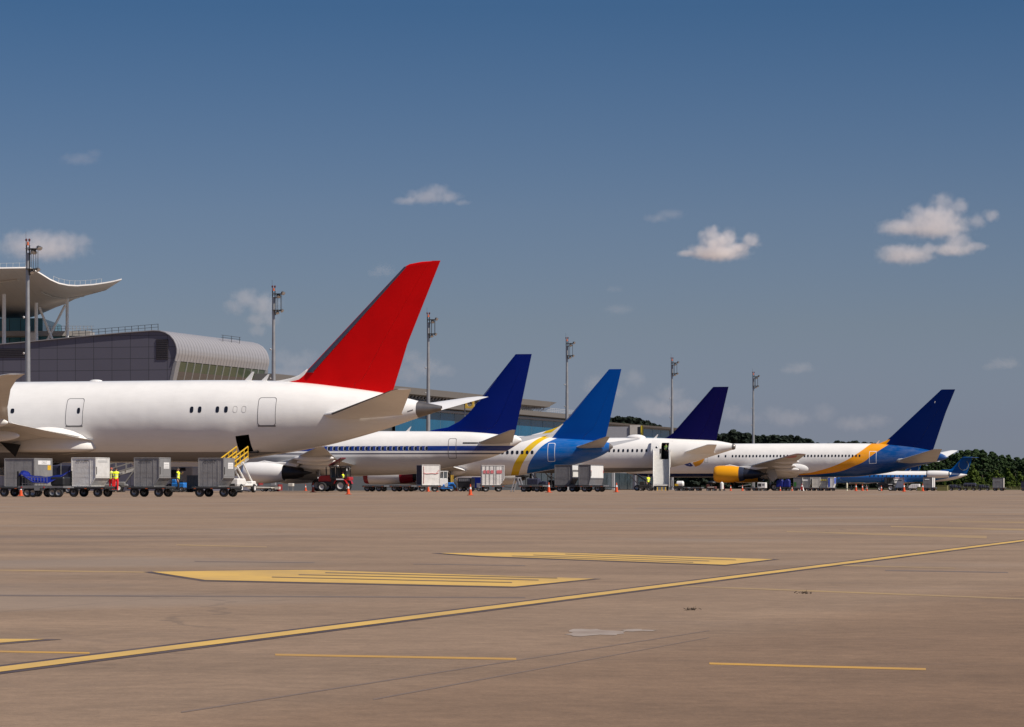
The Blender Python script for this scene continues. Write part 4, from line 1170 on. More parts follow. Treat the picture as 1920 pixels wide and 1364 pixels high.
def grid_panel_mat(name, col, sxp, szp, line, rough=.5, metal=.2, coordx='x', var=.06, linec=(.05, .05, .055)):
    m = newmat(name, rough, metal); x = NX(m)
    cx = getattr(x, coordx)
    def ln(c, st, w): return x.gt(w / st, x.op('ABSOLUTE', x.op('SUBTRACT', x.op('FRACT', x.op('DIVIDE', c, st)), .5)), .008)
    n = x.noise(.25, 4)
    pn = x.nt.nodes.new('ShaderNodeTexWhiteNoise'); pn.noise_dimensions = '2D'
    cb = x.nt.nodes.new('ShaderNodeCombineXYZ')
    x.nt.links.new(x.op('FLOOR', x.op('ADD', x.op('DIVIDE', cx, sxp), .5)), cb.inputs[0]); x.nt.links.new(x.op('FLOOR', x.op('ADD', x.op('DIVIDE', x.z, szp), .5)), cb.inputs[1])
    x.nt.links.new(cb.outputs[0], pn.inputs['Vector'])
    k = x.op('ADD', x.op('MULTIPLY', x.op('SUBTRACT', n, .5), var * 2), x.op('MULTIPLY', x.op('SUBTRACT', pn.outputs[0], .5), var))
    k = x.op('ADD', k, 1.0)
    vm = x.nt.nodes.new('ShaderNodeVectorMath'); vm.operation = 'SCALE'; vm.inputs[0].default_value = col; x.nt.links.new(k, vm.inputs['Scale'])
    x.out(x.mix(x.op('MAXIMUM', ln(cx, sxp, line), ln(x.z, szp, line)), vm.outputs[0], linec))
    return m

def build_gate_building():
    s0 = sx(331)
    s1 = sx(502)
    L = s1 - s0
    root = thing('gate_building', 'dark panelled gate building with a rounded metal end and slanted window band', 'building', tpos(OFF, s0), TROT)
    prof = [(-260, 684), (0, 645), (57, 640), (140, 631.8), (230, 623.6), (288, 619.4), (300, 620), (311, 623.2), (320, 628.8), (327, 637), (331, 645.5), (333.2, 655), (333, 663), (331, 671), (329.5, 677)]
    pr = [(-(goff(px, s0) - OFF), gz(px, py, s0)) for (px, py) in prof]
    foot = [(-(goff(321.5, s0) - OFF), gz(321.5, 713.5, s0)), (-(goff(318, s0) - OFF), gz(318, 727, s0))]
    base = [(foot[-1][0], 0.0), (pr[0][0], 0.0)]
    poly = pr + foot + base
    g = MB()
    gm = grid_panel_mat('gable_panels', (.135, .128, .158), 3.0, 1.75, .035, .45, .2, 'y')
    g.add([(0, y, z) for (y, z) in poly], [tuple(range(len(poly)))])
    g.add([(L, y, z) for (y, z) in poly], [tuple(range(len(poly)))])
    g.add([(q, *p) for p in (poly[-1], poly[0]) for q in (0, L)], [(0, 1, 3, 2)])
    g.build('gable_wall', gm, root, smooth=False)
    # ribbed metal roof turning down into the flank
    rm = newmat('ribbed_aluminium', .45, .35); x = NX(rm)
    fr = x.op('ABSOLUTE', x.op('SUBTRACT', x.op('FRACT', x.op('DIVIDE', x.x, 1.3)), .5))
    x.out(x.mix(x.gt(.12, fr, .08), (.37, .35, .345), (.26, .245, .245)))
    x.bump(x.gt(.12, fr, .10), .6, .06)
    r = MB(); n = 40
    e = .12
    dense = []
    for (a, b_) in zip(pr[:-1], pr[1:]): dense += [(a[0] + (b_[0] - a[0]) * k / 3, a[1] + (b_[1] - a[1]) * k / 3) for k in range(3)]
    dense.append(pr[-1])
    out = []
    for i, (y, z) in enumerate(dense):
        a = dense[max(i - 1, 0)]; b_ = dense[min(i + 1, len(dense) - 1)]
        t = Vector((b_[0] - a[0], b_[1] - a[1])).normalized(); nn = Vector((t.y, -t.x))
        nn = -nn
        out.append((y + nn.x * e, z + nn.y * e))
    for (q0, q1) in ((-.25, L + .25),):
        rs = []
        for q in (q0, q0 + .05, q1 - .05, q1):
            rs.append([(q, y, z) for (y, z) in out] + [(q, y, z) for (y, z) in dense[::-1]])
        r.rings(rs, True, True)
    r.build('rounded_roof', rm, root, angle=30)
    # slanted glass band
    top, bot = pr[-1], foot[0]
    bot2 = (bot[0], bot[1])
    fm = mat('grey_frame_metal', (.30, .29, .29), .45, .4)
    def band(a, b_, off0, off1, name, m, parent):
        t = MB(); t.add([(q, top[0] + (bot2[0] - top[0]) * f - o, top[1] + (bot2[1] - top[1]) * f) for f in (off0, off1) for (q, o) in ((a, .06), (b_, .06))], [(0, 1, 3, 2)])
        return t.build(name, m, parent, smooth=False)
    p0, p1 = 1.5, L - 1.2
    fr = MB()
    for (a, b_) in ((-.05, p0), (p1, L + .05)):
        vs = [(q, y - o, z) for (y, z) in (top, bot2) for q in (a, b_) for o in (.22, -.3)]
        fr.add(vs, [(0, 1, 3, 2), (4, 5, 7, 6), (0, 2, 6, 4), (1, 3, 7, 5), (0, 1, 5, 4), (2, 3, 7, 6)])
    fr.build('window_band_frame', fm, root, smooth=False)
    GM = mat('olive_window_glass', (.050, .066, .036), .14, var=.25, scale=.35, spec=.6)
    npan = 12; w = (p1 - p0) / npan
    mm = mat('mullion_metal', (.36, .35, .33), .5, .3)
    o0 = band(p0 + .08, p0 + w - .08, .03, .97, 'window', GM, root)
    mu = MB(); mu.bar((p0, top[0] - .12, top[1]), (p0, bot2[0] - .12, bot2[1]), .14, .14); m0 = mu.build('mullion', mm, o0, smooth=False)
    bl = MB(); bl.add([(q, top[0] + (bot2[0] - top[0]) * f - .09, top[1] + (bot2[1] - top[1]) * f) for f in (.52, .96) for q in (p0 + .1, p0 + w - .1)], [(0, 1, 3, 2)]); b0 = bl.build('window_reflection', mat('brown_reflection_paint', (.085, .066, .052), .7), o0, smooth=False)  # brown sheet over the lower glass: the ground's reflection painted as colour
    for k in range(1, npan):
        o = o0.copy(); COL.objects.link(o); o.parent = root; o.location.x = w * k
        for q in (m0, b0):
            c = q.copy(); COL.objects.link(c); c.parent = o
    wl = MB(); wl.add([(q, y - .02, z) for (y, z) in (foot[0], foot[1], (foot[1][0], 0)) for q in (0, L)], [(0, 1, 3, 2), (2, 3, 5, 4)]); wl.build('lower_wall', gm, root, smooth=False)
    # louvres in the gable
    def gw(px0, py0, px1, py1, name):
        ys = [-(goff(px, s0) - OFF) for px in (px0, px1)]; zs = [gz(px0, py, s0) for py in (py0, py1)]
        b = MB(); b.b2(-.06, -.02, min(ys), max(ys), min(zs), max(zs)); o = b.build(name, mat('louvre_void', (.035, .03, .033), .6), root, smooth=False)
        c = MB(); z = min(zs) + .1
        while z < max(zs) - .08: c.b2(-.12, -.065, min(ys) + .05, max(ys) - .05, z, z + .07); z += .28
        c.build('louvre_slats', mat('louvre_slat_paint', (.075, .065, .07), .5), o, smooth=False)
    gw(293, 636.5, 315.5, 674.5, 'louvre'); gw(-120, 656, 57.5, 672.5, 'louvre')
    # roof railings
    rl = MB(); pts = []
    for k in range(14):
        px = 132 + (293 - 132) * k / 13; py = 632.4 + (619.2 - 632.4) * k / 13
        y = -(goff(px, s0) - OFF); z = gz(px, py, s0)
        pts.append((.8, y, z)); rl.tube((.8, y, z - .1), (.95, y + .1, z + .95), .045, n=6)
    for dz in (.5, .95): rl.path([(q[0] + .07, q[1], q[2] + dz) for q in pts], .03, 5)
    rl.build('roof_railing', DARKST, root)
    rl = MB()
    for px, py in ((428, 637), (444, 639), (459, 641)):
        q = sx(px) - s0; z = tz(px, py); rl.tube((q, .9, z - .3), (q, .9, z + .75), .04, n=6)
    q0, q1 = sx(425) - s0, sx(461) - s0
    for d in (.35, .7): rl.tube((q0, .9, tz(428, 637) + d), (q1, .9, tz(459, 641) + d), .03, n=5)
    rl.build('roof_railing', DARKST, root)

def build_hall():
    Yn, Yf = 545.0, 612.0
    o = P(60, 640, 575)
    root = thing('terminal_hall', 'terminal hall under a swooping grey saddle roof on white columns', 'building', (o.x, o.y, 0))
    L = lambda v: v - Vector((o.x, o.y, 0))
    near = [(-420, 498), (-200, 500), (0, 504), (52, 503.2), (62, 506), (78, 515.5), (94, 525.5), (110, 532.6), (128, 536.3), (145, 537.2), (175, 535), (200, 531.3), (214, 528.6), (228, 525)]
    far = [(-420, 586), (-200, 592), (0, 596), (20, 599), (48, 598.3), (66, 593.5), (84, 586), (104, 577), (121, 571), (140, 561.5), (160, 555), (180, 549.8), (198, 545), (228, 525.6)]
    # resample both edges
    def res(pts, n):
        d = [0]
        for a, b in zip(pts[:-1], pts[1:]): d.append(d[-1] + math.hypot(b[0] - a[0], b[1] - a[1]))
        out = []
        for k in range(n + 1):
            t = d[-1] * k / n
            for i in range(len(pts) - 1):
                if t <= d[i + 1] + 1e-9:
                    f = (t - d[i]) / (d[i + 1] - d[i]); out.append((pts[i][0] + (pts[i + 1][0] - pts[i][0]) * f, pts[i][1] + (pts[i + 1][1] - pts[i][1]) * f)); break
        return out
    A, B = near, far
    N = 10
    und, top = [], []
    for j in range(N + 1):
        f = j / N
        row, rt = [], []
        for a, b in zip(A, B):
            tip = min(max((228 - a[0]) / 60, 0.02), 1)
            Y = Yn + (Yf - Yn) * f * tip
            p = P(a[0] + (b[0] - a[0]) * f, a[1] + (b[1] - a[1]) * (f + .10 * math.sin(math.pi * f)), Y)
            row.append(L(p)); rt.append(L(p) + Vector((0, .15, .22)))
        und.append(row); top.append(rt)
    m = grid_panel_mat('grey_roof_membrane', (.66, .615, .57), 2.2, 50, .02, .6, 0, 'x', .05, (.52, .485, .45))
    b = MB(); b.grid(und); b.grid(top)
    for k in (0, -1):
        b.rings([und[k], top[k]], False, False)
    b.rings([[r[-1] for r in und], [r[-1] for r in top]], False, False); b.rings([[r[0] for r in und], [r[0] for r in top]], False, False)
    b.build('saddle_roof', m, root, angle=50)
    def onroof(px, f):
        for i in range(len(A) - 1):
            if A[i][0] <= px <= A[i + 1][0]:
                w_ = (px - A[i][0]) / (A[i + 1][0] - A[i][0]); g_ = f * N; j = min(int(g_), N - 1); h_ = g_ - j
                p0 = und[j][i].lerp(und[j][i + 1], w_); p1 = und[j + 1][i].lerp(und[j + 1][i + 1], w_)
                return p0.lerp(p1, h_) + Vector((0, -.25, -.15))
    for pts_, r_ in ((((80, .30), (90, .34), (100, .40), (110, .46), (120, .52), (130, .60), (142, .68), (155, .76), (168, .84)), .16), (((-300, .28), (-100, .24), (0, .20), (38, .165)), .2)):
        t = MB(); t.path([onroof(px, f) for (px, f) in pts_], r_, 6); t.build('light_trough', mat('pale_trough', (.55, .52, .47), .5), root)
    # roof edge railings
    for (p0, p1, n_) in (((-60, 502.5), (48, 502), 9), ((100, 528), (190, 530.5), 9)):
        rl = MB(); prev = None
        for k in range(n_ + 1):
            px = p0[0] + (p1[0] - p0[0]) * k / n_
            for i in range(len(A) - 1):
                if A[i][0] <= px <= A[i + 1][0]: py = A[i][1] + (A[i + 1][1] - A[i][1]) * (px - A[i][0]) / (A[i + 1][0] - A[i][0])
            q = L(P(px, py, Yn + 1.0)) + Vector((0, 0, .15)); rl.tube(q, q + Vector((.05, 0, .8)), .025, n=5)
            if prev is not None: rl.tube(prev + Vector((0, 0, .75)), q + Vector((0, 0, .75)), .018, n=5)
            prev = q
        rl.build('roof_railing', MATS['pale_trough'], root)
    CW = mat('white_column_paint', (.84, .82, .78), .45)
    for (px, y0, y1, Y, r) in ((7.5, 552, 700, 560, .34), (68, 568, 700, 566, .30), (126, 560, 690, 572, .28), (-80, 552, 700, 560, .34)):
        b = MB(); b.tube(L(P(px, 760, Y)).xy.to_3d() , L(P(px, y0, Y)), r * 1.05, r, n=14); b.build('column', CW, root)
    for (a, c, Y) in (((74, 577), (99.5, 640), 570), ((122.5, 572), (88, 640), 570.8)):
        b = MB(); b.tube(L(P(*a, Y)), L(P(*c, Y)), .22, n=10); b.build('column_brace', CW, root)
    # blue glass storey under the roof
    GB = grid_panel_mat('hall_blue_glass', (.06, .19, .24), 2.1, 3.4, .06, .12, 0, 'x', .5, (.03, .035, .04))
    b = MB(); x0 = L(P(-420, 0, 596)).x; x1 = L(P(80, 0, 596)).x; y = 596 - o.y
    b.b2(x0, x1, y, y + 25, 0, P(0, 597, 596).z); b.build('glass_wall', GB, root, smooth=False)
    b = MB(); x1 = L(P(172, 0, 590)).x; zz = P(0, 622, 590).z; b.b2(x0, x1, 588 - o.y, 594 - o.y, zz - .9, zz); 
    b.build('terrace_slab', mat('terrace_concrete', (.32, .30, .28), .6), root, smooth=False)
    b = MB(); b.b2(L(P(60, 0, 590)).x, L(P(160, 0, 590)).x, 590 - o.y, 593 - o.y, 0, zz - .9); b.build('terrace_wall', GB, root, smooth=False)
    b = MB()
    for k in range(13):
        q = L(P(88 + k * 7, 622, 589)); b.tube(q, q + Vector((-.1, 0, 1.0)), .05, n=5)
    for d in (.5, 1.0): b.tube(L(P(84, 622, 589)) + Vector((0, 0, d)), L(P(176, 622, 589)) + Vector((0, 0, d)), .035, n=5)
    b.build('terrace_railing', STEEL, root)
    b = MB(); q = L(P(60, 636, 586)); b.b2(q.x - .9, q.x + .9, q.y, q.y + 2, q.z - 1.2, q.z + 1.2); b.build('plant_cabinet', WHITEP, root, bevel=.05)

def build_concourse():
    sA, sB, sC = sx(480), sx(1009), sx(1266)
    root = thing('terminal_concourse', 'long low terminal concourse with blue glass front and grey overhanging roof', 'building', tpos(OFF, sA), TROT)
    l = lambda px: sx(px) - sA
    ROOF = mat('grey_roof_fascia', (.175, .165, .155), .55, var=.05)
    SILV = mat('silver_cladding', (.30, .295, .31), .45, .3, var=.06)
    zt = tz(770, 730)
    b = MB(); LU = l(1009)
    sec = [(-3.0, zt), (-2.6, zt - 1.15), (-.2, zt - 1.45), (0, zt - 1.5), (40, zt - 1.3), (40, zt + .1)]
    b.rings([[(q, y, z) for (y, z) in sec] for q in (0, LU)], True, True)
    tipq = l(1023)
    b.rings([[(q, -3.0 + d, zt - .02 - h), (q, 12, zt - .02 - h), (q, 12, zt - .25 - h2), (q, -2.6 + d, zt - .25 - h2)] for (q, d, h, h2) in ((LU + .02, 0, 0, .7), (tipq, .5, -.02, -.1))], True, True)
    b.build('upper_roof', ROOF, root, smooth=False)
    b = MB(); b.b2(0, LU - .5, 1.2, 1.4, zt - 4.3, zt - 1.4); b.build('clerestory_wall', SILV, root, smooth=False)
    k = 0
    s0 = MB(); s0.bar((0, -1.8, zt - 1.3), (0, 1.2, zt - 3.9), .12, .12); s0.tube((0, -1.6, zt - 1.2), (0, -1.6, zt - 1.9), .05, n=6)
    o0 = s0.build('roof_strut', mat('pale_strut_paint', (.55, .54, .55), .5), root); 
    q = l(690); qs = []
    while q < LU - 1: qs.append(q); q += 2.2
    o0.location.x = qs[0]
    for q in qs[1:]:
        c = o0.copy(); COL.objects.link(c); c.parent = root; c.location.x = q
    # lower roof, falling slightly with distance
    z0, z1, z2 = tz(830, 759), tz(972, 770), tz(1142, 792.5)
    b = MB(); LC = sC - sA
    for (qa, za, qb, zb) in ((0, z0, l(972), z1), (l(972), z1, l(1090), tz(1090, 781)), (l(1090) + .01, z2 - .1, LC, z2 - .15)):
        th_ = .95 if qa < l(1090) else .42
        b.rings([[(q_, -2.2, z), (q_, -1.9, z - th_), (q_, 1.0, z - th_ - .1), (q_, 1.0, z)] for (q_, z) in ((qa, za), (qb, zb))], True, True)
    b.build('lower_roof', ROOF, root, smooth=False)
    b = MB(); b.b2(0, LC, .22, .6, z1 - 1.38, z1 - .95); b.build('fascia_strip', mat('dark_facade_glass', (.012, .020, .028), .1), root, smooth=False)
    b = MB(); b.b2(0, LC, -.5, .2, z1 - 1.72, z1 - 1.38); b.build('fascia_band', SILV, root, smooth=False)
    b = MB(); b.b2(0, LC - .2, .75, 30, 0, z1 - 1.2); b.build('core_wall', mat('dark_core_wall', (.05, .055, .06), .6), root, smooth=False)
    TEAL = mat('teal_facade_glass', (.001, .075, .150), .18, var=.15, scale=.2, spec=.4)
    DGL = mat('dark_facade_glass', (.012, .020, .028), .1, var=.3, scale=.3, spec=.7)
    MU = mat('facade_mullion', (.12, .20, .26), .5, .3)
    zg1, zg0 = z1 - 1.73, 4.6
    w = 9.6
    def pane(m):
        g = MB(); g.b2(.06, w - .06, .08, .12, zg0, zg1); o = g.build('window', m, None, smooth=False)
        u = MB(); u.b2(-.07, .07, .05, .08, zg0, zg1); c = u.build('mullion', MU, o, smooth=False)
        u = MB(); u.b2(.08, w - .08, .062, .078, (zg0 + zg1) / 2 - .04, (zg0 + zg1) / 2 + .04); d = u.build('transom', MU, o, smooth=False)
        return o, (c, d)
    protos = {0: pane(TEAL), 1: pane(DGL)}
    used = set(); q = l(742); dark = ((847, 868), (1156, 1180), (1262, 1275))
    n = 0
    while q < LC - w and n < 92:
        px = None
        kk = 1 if any(l(a) <= q + w / 2 <= l(b_) for a, b_ in dark) else 0
        o, ch = protos[kk]
        if kk in used:
            o2 = o.copy(); COL.objects.link(o2)
            for c in ch: e = c.copy(); COL.objects.link(e); e.parent = o2
            o = o2
        used.add(kk); o.parent = root; o.location.x = q; q += w; n += 1
    # ground floor: columns, doors and dark glazing
    b = MB(); b.b2(0, LC - .2, .3, .7, 4.0, 4.6); b.build('first_floor_band', SILV, root, smooth=False)
    g = MB(); g.b2(.1, 23.9, .3, .34, .15, 4.0); g.b2(7.9, 8.1, .2, .3, .15, 4.0); g.b2(15.9, 16.1, .2, .3, .15, 4.0)
    g0 = g.build('ground_floor_window', mat('ground_floor_glass', (.03, .045, .055), .15, var=.4, scale=.4, spec=.6), root, smooth=False)
    u = MB(); u.b2(-.3, .3, -.4, .25, 0, 4.0); c0 = u.build('pier', mat('pale_pier', (.42, .42, .43), .6), g0, smooth=False)
    q = l(1000); g0.location.x = q; q += 24; n = 0
    while q < LC - 24:
        o = g0.copy(); COL.objects.link(o); o.parent = root; o.location.x = q
        c = c0.copy(); COL.objects.link(c); c.parent = o; q += 24
    # roof railing
    b = MB(); q = l(830)
    while q < l(1090):
        b.tube((q, -1.8, z1 - .1), (q, -1.8, z1 + 1.0), .035, n=5); q += 1.6
    for d in (.35, .65, 1.0): b.tube((l(830), -1.8, z0 + d), (l(1090), -1.8, tz(1090, 781) + d), .03, n=5)
    b.build('roof_railing', mat('pale_rail_paint', (.5, .49, .47), .5), root)
    # annex under the far trees
    # gate sign: yellow ring board on a post
    Y = 598
    p = P(880.5, 757.5, Y); r = thing('gate_sign', 'square yellow gate board with a round opening, beside the dark blue fin', 'sign', (p.x, p.y, 0), YAW)
    h = .86; b = MB(); nn = 32
    outer = []
    for i in range(nn):
        a = 2 * math.pi * i / nn; c, s_ = math.cos(a), math.sin(a); k = h / max(abs(c), abs(s_)); outer.append((c * k, s_ * k))
    for y in (-.12, .12):
        vs = [(x_, y, p.z + z_) for (x_, z_) in outer] + [(.52 * math.cos(2 * math.pi * i / nn), y, p.z + .52 * math.sin(2 * math.pi * i / nn)) for i in range(nn)]
        b.add(vs, [(i, (i + 1) % nn, nn + (i + 1) % nn, nn + i) for i in range(nn)])
    b.rings([[(x_, y, p.z + z_) for (x_, z_) in outer] for y in (-.12, .12)], True, False)
    b.rings([[(.52 * math.cos(2 * math.pi * i / nn), y, p.z + .52 * math.sin(2 * math.pi * i / nn)) for i in range(nn)] for y in (-.12, .12)], True, False)
    b.build('sign_board', mat('yellow_sign_paint', (.72, .46, .07), .5), r, smooth=False)
    b = MB(); b.tube((-1.0, .25, 0), (-1.0, .25, p.z + .6), .12, n=10); b.bar((-1.0, .25, p.z), (0, .16, p.z), .1, .1); b.bar((-1.0, .25, p.z + .5), (0, .16, p.z + .5), .1, .1); b.build('post', STEEL, r)
    # pale jet bridge with a yellow end
    Y = 735; p = P(1181, 808, Y)
    r = thing('jet_bridge', 'pale boarding bridge with a yellow end panel behind the indigo tailed airliner', 'jet bridge', (p.x, p.y, 0), 0)
    x1 = P(1201.5, 808, Y).x - p.x; zb, ztp = P(0, 826, Y).z, P(0, 797.5, Y).z
    b = MB(); b.b2(0, x1, 0, 3.0, zb, ztp); 
    b.build('cab', mat('bridge_cladding', (.40, .37, .33), .55, var=.08, scale=.8, dirt=.3), r, smooth=False)
    b = MB(); b.b2(x1 * .72, x1 * .96, -.06, -.02, zb + .3, ztp - .4); b.build('cab_window', WINDOW, r, smooth=False)
    b = MB(); b.b2(x1 + .01, x1 + .55, -.15, 3.1, zb + .4, ztp - .1); b.build('yellow_end', mat('yellow_bridge_paint', (.66, .50, .02), .5), r, smooth=False)
    b = MB(); b.b2(-16, -.02, .4, 2.8, zb + .3, ztp - .35); b.build('tunnel', SILV, r, smooth=False)
    b = MB(); b.tube((x1 * .4, 1.5, 0), (x1 * .4, 1.5, zb), .35, n=12); b.tube((-14, 1.5, 0), (-14, 1.5, zb + .3), .4, n=12); b.build('leg', SILV, r)
    b = MB(); b.tube((-6.2, -.4, 0), (-6.2, -.4, ztp + 3.2), .06, n=6); b.build('lightning_rod', STEEL, r)

def build_masts():
    tops = [(52, 447, 'leftmost'), (513, 535, ''), (803, 585.5, ''), (1063, 632, ''), (1260, 670, ''), (1412.5, 697, '')]
    labs = ['tall floodlight mast in front of the saddle roof, with an orange beacon', 'tall floodlight mast between the rounded metal building and the red fin',
            'tall floodlight mast just right of the red tail fin', 'tall floodlight mast between the dark blue and bright blue tail fins',
            'tall floodlight mast just left of the indigo tail fin', 'tall floodlight mast between the indigo tail and the navy tail, farthest']
    H = 30.0
    MP = mat('mast_galvanised', (.36, .355, .35), .4, .55, var=.10, scale=1.5)
    def make():
        t = thing('floodlight_mast', 'x', 'light mast', (0, 0, 0), 0, 'floodlight masts along the stands')
        b = MB(); b.tube((0, 0, 0), (0, 0, 9.9), .42, .36, n=16); b.tube((0, 0, 9.9), (0, 0, 19.9), .35, .28, n=16); b.tube((0, 0, 19.9), (0, 0, 28.6), .27, .19, n=14); b.build('pole', MP, t)
        b = MB()
        for (x, y) in ((-.16, 0), (.22, .0)): b.tube((x, y, 25.9), (x, y, 29.5), .075, n=6)
        for k in range(9): b.tube((-.16, 0, 26.2 + .38 * k), (.22, 0, 26.2 + .38 * k), .03, n=5)
        for z in (29.0, 26.6):
            b.b2(-.1, 1.25, -.75, .75, z, z + .09)
            b.bar((.1, 0, z - .75), (.95, 0, z), .09, .09)
        for x in (.55, 1.12):
            for y in (-.5, .5): b.tube((x, y, 26.6), (x, y, 29.0), .035, n=5)
        b.build('lamp_frame', DARKST, t)
        LH = mat('floodlight_housing', (.12, .12, .12), .4, .4); LG = mat('floodlight_glass', (.62, .60, .58), .12, .3, var=.05)
        for (x, y, z, dx) in ((.7, -.45, 28.72, .2), (.75, .35, 28.72, .2), (1.38, -.3, 29.2, .5), (1.38, .4, 29.2, .5), (.62, -.4, 26.3, .2), (1.2, .1, 26.62, .5)):
            b = MB(); b.lathe((x, y, z), (dx, -.35, -.55), [(-.22, .05), (-.15, .2), (.1, .27), (.16, .28)], 12, True); o = b.build('floodlight', LH, t)
            b = MB(); b.lathe((x, y, z), (dx, -.35, -.55), [(.165, .26), (.18, .15), (.185, .01)], 12); b.build('lens', LG, o)
        b = MB(); b.lathe((.02, 0, 29.5), (0, 0, 1), [(0, .16), (.08, .16), (.1, .12), (.40, .11), (.45, .04)], 12, True); b.build('beacon', mat('orange_beacon', (.60, .13, .035), .4), t)
        b = MB(); 
        for x in (-.18, .2): b.lathe((x, 0, 29.95), (0, 0, 1), [(0, .04), (.1, .13), (.28, .13), (.36, .03)], 10, True); b.tube((x, 0, 29.5), (x, 0, 30.0), .03, n=5)
        b.build('beacon_lamp', mat('dark_red_lamp', (.10, .02, .02), .35), t)
        b = MB(); b.tube((-.22, 0, 29.4), (-.22, 0, 31.1), .018, n=5); b.build('lightning_rod', DARKST, t)
        for z in (20.9, 16.6):
            b = MB(); b.lathe((-.42, -.1, z), (-.6, -.5, -.2), [(-.1, .04), (-.05, .13), (.1, .15)], 10, True); b.build('marker_lamp', MATS['floodlight_glass'], t)
        b = MB(); b.b2(-.3, .3, -.62, -.38, .8, 2.2); b.build('service_box', STEEL, t, bevel=.02)
        return t
    p0 = make()
    for k, ((px, py, _), lab) in enumerate(zip(tops, labs)):
        sc_ = (HZ - py) / (H + .35 - CH); Y = F / sc_
        loc = ((px - 960.0) / F * Y, Y, 0)
        if k == 0: p0.location = loc; p0['label'] = lab; p0.rotation_euler = (0, 0, -.1)
        else: dup(p0, loc, -.1 + .02 * k, lab)

def build_trees():
    random.seed(11)
    def leafmat(name, a, b):
        m = newmat(name, .8); x = NX(m)
        m.node_tree.nodes['Principled BSDF'].inputs['Specular IOR Level'].default_value = .15
        ob = x.nt.nodes.new('ShaderNodeObjectInfo')
        n = x.noise(.55, 4)
        f = x.op('ADD', x.op('MULTIPLY', x.op('SUBTRACT', n, .5), 1.9), x.op('ADD', .25, x.op('MULTIPLY', ob.outputs['Random'], .5)), True)
        x.out(x.mix(f, a, b)); return m
    DK = leafmat('dark_woodland_leaves', (.016, .029, .010), (.036, .062, .019))
    BK = leafmat('far_woodland_leaves', (.011, .017, .012), (.020, .029, .018))
    LT = leafmat('light_shrub_leaves', (.035, .058, .008), (.085, .115, .016))
    BARK = mat('bark', (.05, .04, .03), .9, var=.3, scale=2)
    def crown(h, w, base, n, leaf, seed, shape):
        rnd = random.Random(seed)
        cl = []
        for i in range(48):
            f = rnd.uniform(0, 1)
            z = base + (h - base) * (f ** .85)
            if shape == 'cone': rr = w * (1 - f) ** .75 + .15
            elif shape == 'col': rr = w * math.sin(math.pi * min(f * .8 + .17, 1)) ** .6
            else: rr = w * math.sqrt(max(1 - (2 * f - .85) ** 2 * .8, .06))
            a = rnd.uniform(0, 6.28); q = rnd.uniform(.15, .85) * rr
            cl.append((q * math.cos(a), q * math.sin(a), z, rnd.uniform(.14, .36) * w * (1.1 - .5 * f)))
        cl.append((0, 0, h * .96, w * .22))
        b = MB()
        for i in range(n):
            c = rnd.choice(cl)
            d = Vector((rnd.gauss(0, 1), rnd.gauss(0, 1), rnd.gauss(0, 1))).normalized()
            r = c[3] * rnd.uniform(.55, 1.12)
            p = Vector((c[0] + d.x * r, c[1] + d.y * r, c[2] + d.z * r * .8))
            nrm = (d + Vector((rnd.uniform(-.6, .6), rnd.uniform(-.6, .6), rnd.uniform(-.2, .8)))).normalized()
            q = nrm.to_track_quat('Z', 'Y'); s_ = leaf * rnd.uniform(.6, 1.4)
            b.add([p + q @ Vector((s_ * math.cos(t + .3), s_ * .7 * math.sin(t + .3), 0)) for t in (0, 1.25, 2.5, 3.77, 5.0)], [(0, 1, 2, 3, 4)])
        return b
    def tree(h, w, base, n, leaf, seed, shape, m, name):
        t = thing(name, 'x', 'tree')
        crown(h, w, base, n, leaf, seed, shape).build('crown', m, t, smooth=False)
        b = MB(); rnd = random.Random(seed + 5)
        b.tube((0, 0, 0), (0, 0, h * .5), h * .022, h * .014, n=8); b.tube((0, 0, h * .5), (.1, 0, h * .88), h * .014, h * .004, n=7)
        for k in range(7):
            z = base * .8 + (h * .75 - base * .8) * k / 6; a = rnd.uniform(0, 6.28); b.tube((0, 0, z), (w * .55 * math.cos(a), w * .55 * math.sin(a), z + h * .12), h * .008, h * .003, n=5)
        b.build('trunk', BARK, t)
        return t
    used = set()
    def place(protos, px, Y, h, lab, group, rnd, name=None):
        k = rnd.randrange(len(protos)); t, h0 = protos[k]
        x = (px - 960.0) / F * Y; s_ = h / h0
        if id(t) not in used:
            used.add(id(t)); t.location = (x, Y, 0); t.rotation_euler = (0, 0, rnd.uniform(0, 6)); t.scale = (s_ * rnd.uniform(.9, 1.1), s_ * rnd.uniform(.9, 1.1), s_); t['label'] = lab; t['group'] = group
            return
        dup(t, (x, Y, 0), rnd.uniform(0, 6), lab, group, (s_ * rnd.uniform(.9, 1.15), s_ * rnd.uniform(.9, 1.15), s_))
    rnd = random.Random(5)
    # wood behind the small jet
    wp = [(tree(13, 3.3, 2.0, 3600, .36, 21, 'round', DK, 'woodland_tree'), 13), (tree(13, 2.9, 1.5, 3400, .36, 22, 'round', DK, 'woodland_tree'), 13), (tree(13, 2.6, 1.0, 3300, .34, 23, 'col', DK, 'woodland_tree'), 13)]
    def prof(px): return lerp([(1690, 868), (1730, 862), (1775, 857), (1783, 851), (1805, 846), (1838, 843), (1858, 848.5), (1873, 853), (1900, 857), (1935, 858), (2100, 858)], px)
    for row, (Y, dy) in enumerate(((1010, 10), (985, 14), (1035, -2), (1060, -1.5))):
        px = 1700 + row * 5
        while px < 1990:
            h = (HZ - prof(px) - max(dy, 0) * rnd.uniform(.3, 1.6) + rnd.uniform(-3.5, 2.0)) / F * Y + CH
            place(wp, px, Y + rnd.uniform(-8, 8), h, 'dark green tree of the wood behind the small jet', 'trees of the wood at the right', rnd)
            px += rnd.uniform(11, 19)
